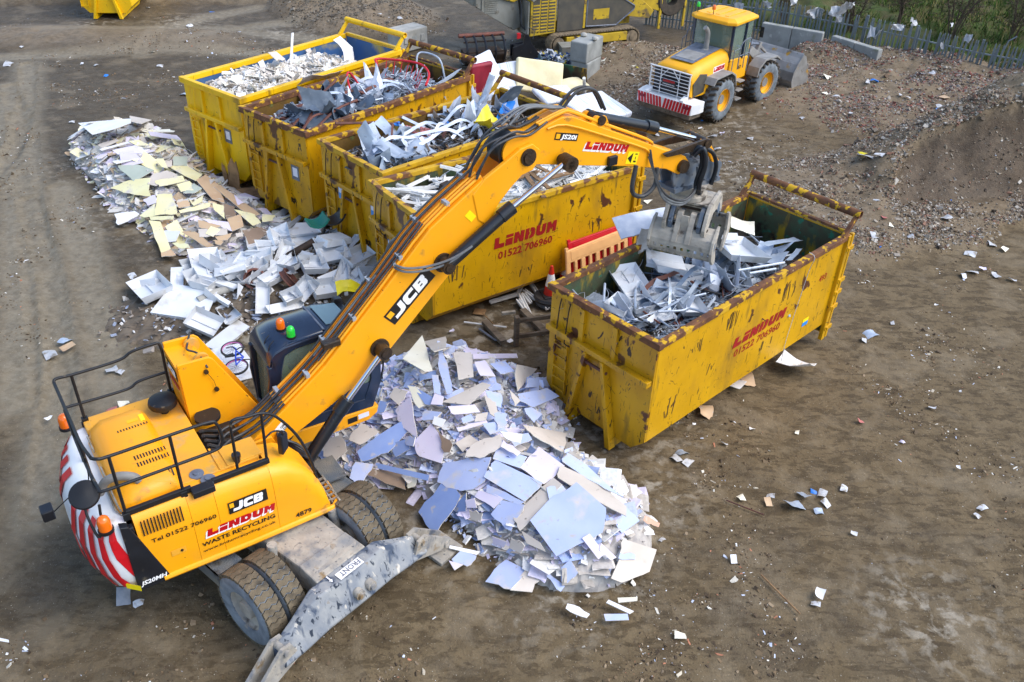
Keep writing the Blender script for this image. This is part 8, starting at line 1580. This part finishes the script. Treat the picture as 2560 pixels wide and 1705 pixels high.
# rubbish tub
tb = thing('plastic_tub', 'grey green plastic tub overflowing with rags near the crusher tracks', 'tub', (2.02,36.47,0), 12)
MB().add([(-.45,-.3,0),(.45,-.3,0),(.45,.3,0),(-.45,.3,0),(-.55,-.38,.55),(.55,-.38,.55),(.55,.38,.55),(-.55,.38,.55),(-.5,-.34,.5),(.5,-.34,.5),(.5,.34,.5),(-.5,.34,.5)], [(0,1,2,3),(0,4,5,1),(1,5,6,2),(2,6,7,3),(3,7,4,0),(4,8,9,5),(5,9,10,6),(6,10,11,7),(7,11,8,4),(8,11,10,9)]).build('tub_body', MT['crush_grey'], tb)
def rag_heap(px_, py_, rx, ry, h, n, lb, seed, colors):
    G = np.random.default_rng(seed); x = px_+G.normal(0,rx,n); y = py_+G.normal(0,ry,n); z = np.maximum(0, h*np.exp(-((x-px_)/rx/1.5)**2-((y-py_)/ry/1.5)**2))+G.uniform(0,.08,n); mass('rags', np.stack([x,y,z], -1), G.gamma(2,.04,n)+.04, colors, lb, 'rags', flat=(.3,.1), tilt=.7, seed=seed)
RAG = [(40,60,100),(60,90,140),(220,224,230),(30,36,50),(150,160,176),(210,190,60),(80,110,120),(190,196,206)]
x_, y_, _ = (1.92,34.74,0.6); rag_heap(x_, y_, .35, .25, .6, 260, 'blue and white rags piled on top of the tub', 61, RAG); x_, y_, _ = (1.16,35.84,1.78e-15); rag_heap(x_, y_, .5, .4, .25, 420, 'blue grey rags and plastic strewn left of the tub', 62, RAG)
# ------------------------------------------------------------------ things lying on the white tray heap
ch = thing('office_chair', 'green and black swivel chair lying upside down against the rusty skip', 'chair', (-4.71,19.53,0.5), 30)
MB().sheet(6, 5, lambda u, v: ((u-.5)*.5, (v-.5)*.46, .14*(2*u-1)**2+.04*(2*v-1)**2), .05).build('seat', mat('chair_green', srgb(14,110,96), None, 4, .6), ch, 50, M=MX((-.15,0,.35), (.95,0,.2), (0,1,0))); MB().sheet(6, 5, lambda u, v: ((u-.5)*.5, (v-.5)*.44, .12*(2*u-1)**2), .05).build('backrest', MT['black_plastic'], ch, 50, M=MX((.3,0,.4), (.9,0,.4), (0,1,0)))
MB().cyl((0,0,.3), (-.1,0,-.1), .03).build('gas_column', MT['black_plastic'], ch)
for k in range(5): MB().tube([(-.1,0,-.1),(-.1+.26*math.cos(k*1.257),.26*math.sin(k*1.257),-.14)], .02, 5).build('base_leg', MT['black_plastic'], ch)
def rim(lb, p, m, r=.2, tilt=(0,0)):
    t = thing('car_wheel', lb, 'wheel', p); t.rotation_euler = (*tilt, 0); MB().lathe([(r*.82,0),(r,.02),(r*.9,.05),(r*.9,.13),(r,.16),(r*.8,.17),(r*.8,.03)], 28, closed=True).build('rim_barrel', MT[m], t, 40); MB().lathe([(r*.28,.05),(r*.8,.04),(r*.8,.03),(r*.28,.035)], 28, closed=True).build('rim_disc', MT[m], t, 40)
rim('black steel car wheel rim lying on the mud in front of the trays', (-6.19,17.18,0.05), 'black_plastic', .26); rim('rusty car wheel disc propped on the tray heap', (-5.97,17.52,0.35), 'rustpipe', .26, (.7,.3)); rim('second rusty wheel disc right of the first', (-5.24,17.49,0.4), 'rustpipe', .26, (-.3,.9))
tag(MB().cyl((-.35,0,0), (.35,0,0), .09, n=14).build('exhaust_silencer', MT['steel_dark'], None, 40, M=Matrix.Translation((-5.11,18.57,0.65)) @ RZ(35) @ Matrix.Rotation(-.3, 4, 'Y')), 'rusty brown exhaust silencer lying among the trays', 'silencer'); tag(crumple(g, .9, .35, 5, .3).build('tarpaulin_strip', MT['yellow_bag'], None, 40, M=Matrix.Translation((-3.60,17.25,0.4)) @ RZ(20)), 'crumpled yellow and blue strip of tarpaulin by the boom', 'tarpaulin')
tag(MB().tube([(-.5,0,0),(0,.02,.03),(.5,0,0)], .09, 10, Matrix.Translation((-6.66,17.00,0.3)) @ RZ(42)).build('clay_pipe', MT['concrete'], None, 40), 'grey pipe lying below the large white panel', 'pipe')
def bike():
    t = thing('childs_bicycle', 'child bicycle with blue frame and pink rim lying on white panels', 'bicycle', (-5.76,14.87,0.22), 25)
    bl = mat('bike_blue', srgb(20,70,190), None, 4, .3); pk = mat('bike_pink', srgb(226,130,190), None, 4, .4)
    for k, c in enumerate(((0,0,.08), (-.02,-.55,.0))):
        w_ = MB().lathe([(.205,-.022),(.235,-.015),(.24,0),(.235,.015),(.205,.022)], 32, MX(c, (1,0,.05), (0,1,.1)), closed=True).build('wheel', MT['rubber'], t, 40)
        MB().lathe([(.2,-.014),(.206,-.014),(.206,.014),(.2,.014)], 32, MX(c, (1,0,.05), (0,1,.1)), closed=True).build('rim', pk, w_, 40); sp = MB()
        for q in range(18): a = q*math.pi/9; sp.cyl((0,0,.015*(-1)**q), (.2*math.cos(a),.2*math.sin(a),0), .0025, n=3, M=MX(c, (1,0,.05), (0,1,.1)))
        sp.cyl((0,0,-.05), (0,0,.05), .018, n=8, M=MX(c, (1,0,.05), (0,1,.1))); sp.build('spokes', MT['chrome'], w_)
    f = MB()
    for p in ([(0,0,.14),(.06,-.12,.15),(.05,-.2,.16)], [(.05,-.2,.16),(.0,-.42,.13)], [(.05,-.2,.16),(.16,-.4,.1)], [(.0,-.42,.13),(.16,-.4,.1)], [(.16,-.4,.1),(-.02,-.55,.05)], [(.0,-.42,.13),(-.02,-.55,.05)]): f.tube(p, .016, 7)
    f.build('frame', bl, t, 50); MB().tube([(-.12,-.1,.2),(.0,-.16,.24),(.05,-.18,.16),(.12,-.22,.22),(.24,-.2,.2)], .012, 6, sub=2).build('handlebar', MT['black_plastic'], t); MB().prism([(-.1,-.03),(.08,-.05),(.08,.05),(-.1,.03)], 0, .04, 'z', MX((-.1,-.42,.2))).build('saddle', MT['black_plastic'], t, bevel=.01); MB().tube([(.1,-.42,.06),(.3,-.46,.05),(.36,-.5,.06)], .012, 5).build('pedal_crank', MT['steel_dark'], t)
bike()
# splintered timber leaning at the bright skip
for k, (u0, p, q, wd) in enumerate(((0,(-7.97,22.87,0.02),(-7.67,22.47,1.00),.36), (1,(-8.20,23.06,0.02),(-7.96,22.55,0.8),.14))):
    d = Vector(q)-Vector(p); x = d.normalized(); o = MB().prism([(0,-wd/2),(d.length*.7,-wd/2),(d.length,-wd*.1),(d.length*.86,wd*.1),(d.length*.95,wd*.3),(d.length*.6,wd/2),(0,wd/2)], -.015, .015, 'z').build('splintered_board', MT['wood'], None, M=MX(p, x, Vector((.8,-.6,0)))); tag(o, ('wide splintered timber board leaning on the bright yellow skip', 'narrow splintered board left of the wide one')[k], 'timber')
for k, (p, sz, a) in enumerate((((-7.49,22.69,0.1),(.9,.5),20), ((-7.12,22.54,0.06),(.7,.3),-15), ((-7.66,22.26,0.05),(.8,.35),35))): tag(MB().prism([(-sz[0]/2,-sz[1]/2),(sz[0]/2,-sz[1]*.3),(sz[0]*.45,sz[1]/2),(-sz[0]*.4,sz[1]*.4)], 0, .02, 'z').build('timber_scrap', MT['wood'], None, M=Matrix.Translation(p) @ RZ(a) @ Matrix.Rotation(.15, 4, 'X')), ('flat timber scrap right of the splintered board', 'timber scrap nearest the second skip', 'timber scrap under the splintered board')[k], 'timber')

# ------------------------------------------------------------------ litter lying about the yard, each piece on its own
def litter():
    g = random.Random(77); LM = {k: [crumple(g, 1, .7, 4, .2, 5, 4, .012).mesh('litter', MT[m], 35) for _ in range(3)] for k, m in (('w','film'),('p','pb_W'),('c','pb_C'),('b','blue_plastic'),('y','yellow_bag'),('t','pb_T'),('g','galv'),('d','black_plastic'),('r','brickred'),('v','pb_L'))}
    NM = dict(w='pale plastic', p='white paper', c='cream foam', b='blue plastic', y='yellow plastic', t='brown cardboard', g='grey foil', d='dark fabric', r='red brick', v='violet plastic')
    L_ = [('p',1.3,(5.99,15.24,0.00),'lying right of the worn skip'),
('p',.8,(4.59,14.68,0.00),'under the tail of the worn skip'),
('t',.7,(4.92,14.86,-0.00),'under the tail of the worn skip'),
('t',.7,(3.89,13.75,0.00),'beside the worn skip'),
('p',.2,(4.71,13.29,0.00),'on open mud below the worn skip'),
('c',.18,(5.56,13.22,0.00),'on open mud below the worn skip'),
('r',.25,(6.90,13.62,-0.00),'on open mud below the worn skip'),
('v',.2,(7.54,13.08,0.00),'on open mud at the right'),
('w',.25,(8.51,14.15,-0.00),'on open mud at the right'),
('w',.3,(8.36,11.35,0.00),'on open mud at the right'),
('w',.2,(8.19,11.15,0.00),'on open mud at the right'),
('p',.18,(8.33,12.35,0.00),'on open mud at the right'),
('g',.6,(5.03,11.23,0.00),'in the grey scrap patch'),
('g',.4,(5.26,11.49,0.00),'in the grey scrap patch'),
('b',.3,(5.48,11.62,0.00),'in the grey scrap patch'),
('w',.35,(5.60,11.55,0.00),'in the grey scrap patch'),
('c',.3,(4.13,11.38,0.00),'in the grey scrap patch'),
('w',.25,(4.66,11.45,0.00),'in the grey scrap patch'),
('t',.3,(4.58,11.28,0.00),'in the grey scrap patch'),
('w',.3,(5.61,11.31,0.00),'in the grey scrap patch'),
('g',.3,(5.44,11.12,0.00),'in the grey scrap patch'),
('w',.3,(6.04,11.71,0.00),'near the grey scrap patch'),
('w',.2,(5.89,10.62,0.00),'near the grey scrap patch'),
('p',.25,(3.73,9.94,0.00),'on open mud at lower right'),
('p',.35,(4.93,9.27,0.00),'on open mud at lower right'),
('w',.25,(4.85,9.11,0.00),'on open mud at lower right'),
('c',.3,(2.66,8.42,0.00),'on open mud at lower right'),
('w',.4,(3.11,12.36,0.00),'between the blue heap and the worn skip'),
('w',.35,(3.32,12.26,0.00),'between the blue heap and the worn skip'),
('g',.4,(3.25,12.53,0.00),'between the blue heap and the worn skip'),
('p',.15,(2.49,12.83,0.00),'between the blue heap and the worn skip'),
('w',.25,(4.08,12.81,0.00),'between the blue heap and the worn skip'),
('g',.6,(8.08,16.78,0.00),'right of the worn skip'),
('w',.3,(7.87,16.53,0.00),'right of the worn skip'),
('w',.2,(8.74,17.27,0.00),'right of the worn skip'),
('p',.15,(10.06,18.10,0.00),'right of the worn skip'),
('w',.45,(9.48,21.14,0.24),'at the foot of the stone heap'),
('b',.3,(9.52,20.73,0.17),'at the foot of the stone heap'),
('w',.4,(10.47,21.24,0.23),'at the foot of the stone heap'),
('c',.3,(10.10,21.63,0.31),'at the foot of the stone heap'),
('w',.5,(12.80,21.41,0.00),'at the foot of the stone heap'),
('c',.4,(12.98,21.09,0.00),'at the foot of the stone heap'),
('w',.5,(11.96,20.79,0.00),'at the foot of the stone heap'),
('w',.5,(11.62,19.83,0.00),'at the foot of the stone heap'),
('w',.4,(11.33,19.60,0.00),'at the foot of the stone heap'),
('v',.3,(11.93,19.95,0.00),'at the foot of the stone heap'),
('w',.4,(12.16,19.67,0.00),'at the foot of the stone heap'),
('w',.35,(12.49,19.49,0.00),'at the foot of the stone heap'),
('w',.5,(12.00,22.64,0.12),'on the stone heap'),
('b',.25,(12.63,23.85,0.12),'on the stone heap'),
('w',.3,(10.05,22.92,0.40),'on the stone heap'),
('r',.3,(9.99,22.00,0.36),'on the stone heap'),
('w',.9,(10.33,25.12,0.85),'left of the stone heap'),
('y',.5,(10.30,25.41,0.83),'left of the stone heap'),
('w',.7,(10.66,24.78,0.97),'left of the stone heap'),
('w',.4,(11.58,30.32,0.28),'on the slope below the retaining wall'),
('w',.45,(14.91,31.08,0.42),'on the slope below the retaining wall'),
('b',.3,(14.64,30.57,0.44),'on the slope below the retaining wall'),
('w',.35,(14.03,31.86,0.43),'on the slope below the retaining wall'),
('w',.3,(13.83,32.04,0.43),'on the slope below the retaining wall'),
('b',.5,(13.21,33.22,0.48),'on the slope below the retaining wall'),
('d',.5,(13.55,33.35,0.51),'on the slope below the retaining wall'),
('y',.3,(13.66,33.56,0.52),'on the slope below the retaining wall'),
('w',.5,(13.02,33.21,0.46),'on the slope below the retaining wall'),
('c',.6,(11.71,34.07,0.37),'on the slope below the retaining wall'),
('c',.5,(11.14,32.19,0.32),'on the slope below the retaining wall'),
('w',.4,(11.47,31.98,0.34),'on the slope below the retaining wall'),
('w',.4,(15.13,33.84,0.60),'on the slope below the retaining wall'),
('w',.5,(15.49,33.82,0.62),'on the slope below the retaining wall'),
('b',.3,(15.75,30.55,0.45),'on the slope below the retaining wall'),
('c',.5,(14.15,29.98,0.43),'on the slope below the retaining wall'),
('c',.4,(13.72,29.74,0.39),'on the slope below the retaining wall'),
('t',.6,(15.23,31.64,0.52),'on the slope below the retaining wall'),
('t',.7,(13.46,28.90,0.27),'on the slope below the retaining wall'),
('c',.5,(13.06,28.64,0.19),'on the slope below the retaining wall'),
('w',.3,(9.83,30.48,0.15),'beside the loader'),
('w',.3,(9.84,30.19,0.11),'beside the loader'),
('b',.25,(6.32,29.93,0.00),'beside the loader'),
('v',.3,(5.11,30.96,0.08),'beside the loader'),
('w',.3,(4.84,31.11,0.09),'beside the loader'),
('w',.6,(6.36,27.26,0.00),'on open mud behind the grab'),
('v',.3,(6.80,28.68,0.00),'on open mud behind the grab'),
('w',.5,(7.69,28.42,0.00),'on open mud behind the grab'),
('w',.6,(6.43,28.47,0.00),'on open mud behind the grab'),
('p',.25,(6.12,29.09,0.00),'on open mud behind the grab'),
('c',.4,(3.74,23.26,0.00),'between the skips'),
('w',.5,(4.55,28.46,0.00),'on open mud behind the grab'),
('w',.4,(3.72,36.60,0.27),'on gravel by the crusher'),
('c',.4,(3.25,35.65,0.22),'on gravel by the crusher'),
('c',.3,(4.37,34.83,0.27),'on gravel by the crusher'),
('y',.25,(4.47,34.67,0.28),'on gravel by the crusher'),
('c',.35,(4.92,38.10,0.28),'on gravel by the crusher'),
('w',.3,(4.13,33.85,0.26),'on gravel by the crusher'),
('c',.4,(3.49,37.98,0.22),'on gravel by the crusher'),
('w',.6,(-9.60,14.86,0.00),'on the wheel tracks at left'),
('g',.5,(-9.50,15.38,0.00),'on the wheel tracks at left'),
('t',.5,(-9.33,15.10,0.00),'on the wheel tracks at left'),
('p',.25,(-8.66,12.77,0.00),'on the wheel tracks at left'),
('w',.4,(-8.13,14.39,0.00),'on the wheel tracks at left'),
('r',.35,(-7.63,13.13,0.00),'left of the excavator'),
('c',.35,(-7.48,13.33,0.00),'left of the excavator'),
('w',.3,(-7.94,14.34,0.00),'left of the excavator'),
('w',.7,(-19.39,33.11,0.00),'at the far left'),
('w',.5,(-14.40,38.99,0.00),'near the far yellow skip'),
('b',.6,(-14.19,41.45,0.00),'near the far yellow skip'),
('w',.3,(-17.15,41.59,0.00),'near the far yellow skip'),
('w',.3,(-16.17,33.35,0.00),'at the far left'),
('w',.25,(-16.73,33.43,-0.00),'at the far left'),
('b',.4,(-15.40,32.26,0.00),'at the far left'),
('w',.25,(-19.73,34.97,0.09),'at the far left'),
('w',.4,(-13.80,33.54,0.00),'left of the bright yellow skip'),
('g',.5,(-11.93,30.59,0.00),'left of the bright yellow skip'),
('w',.3,(-6.32,40.07,0.52),'behind the bright yellow skip'),
('w',.4,(-5.45,40.09,0.37),'behind the bright yellow skip'),
('w',.3,(-5.90,39.52,0.34),'behind the bright yellow skip'),
('w',.3,(-14.61,27.60,0.00),'near the yellow and white heap'),
('g',.5,(-5.73,8.74,0.00),'behind the excavator tail'),
('w',.3,(-5.48,8.64,0.00),'behind the excavator tail'),
('w',.25,(-7.52,15.98,0.00),'near the white trays'),
('w',.25,(-7.26,15.84,0.00),'near the white trays'),
('w',.4,(-9.10,18.10,0.00),'near the white trays'),
('v',.2,(-1.33,16.23,0.00),'on the concrete patch'),
('p',.25,(-0.04,15.93,0.00),'on the concrete patch'),
('c',.3,(-1.90,15.73,0.00),'on the concrete patch'),
('t',.4,(-2.32,11.09,0.00),'by the excavator wheels'),
('p',.3,(2.50,10.77,0.00),'right of the blue heap'),
('w',.2,(2.61,10.32,0.00),'right of the blue heap')]
    for k, s, (x, y, z), hint in L_:
        z = max(z, float(ground_h(x, y)))+.02
        s *= .58; put('litter', g.choice(LM[k]), (x,y,z+.05*s), (g.gauss(0,.2), g.gauss(0,.2), g.uniform(0,6.28)), (s,s,s), f'scrap of {NM[k]} {hint}', 'litter', 'litter on the yard')
litter()
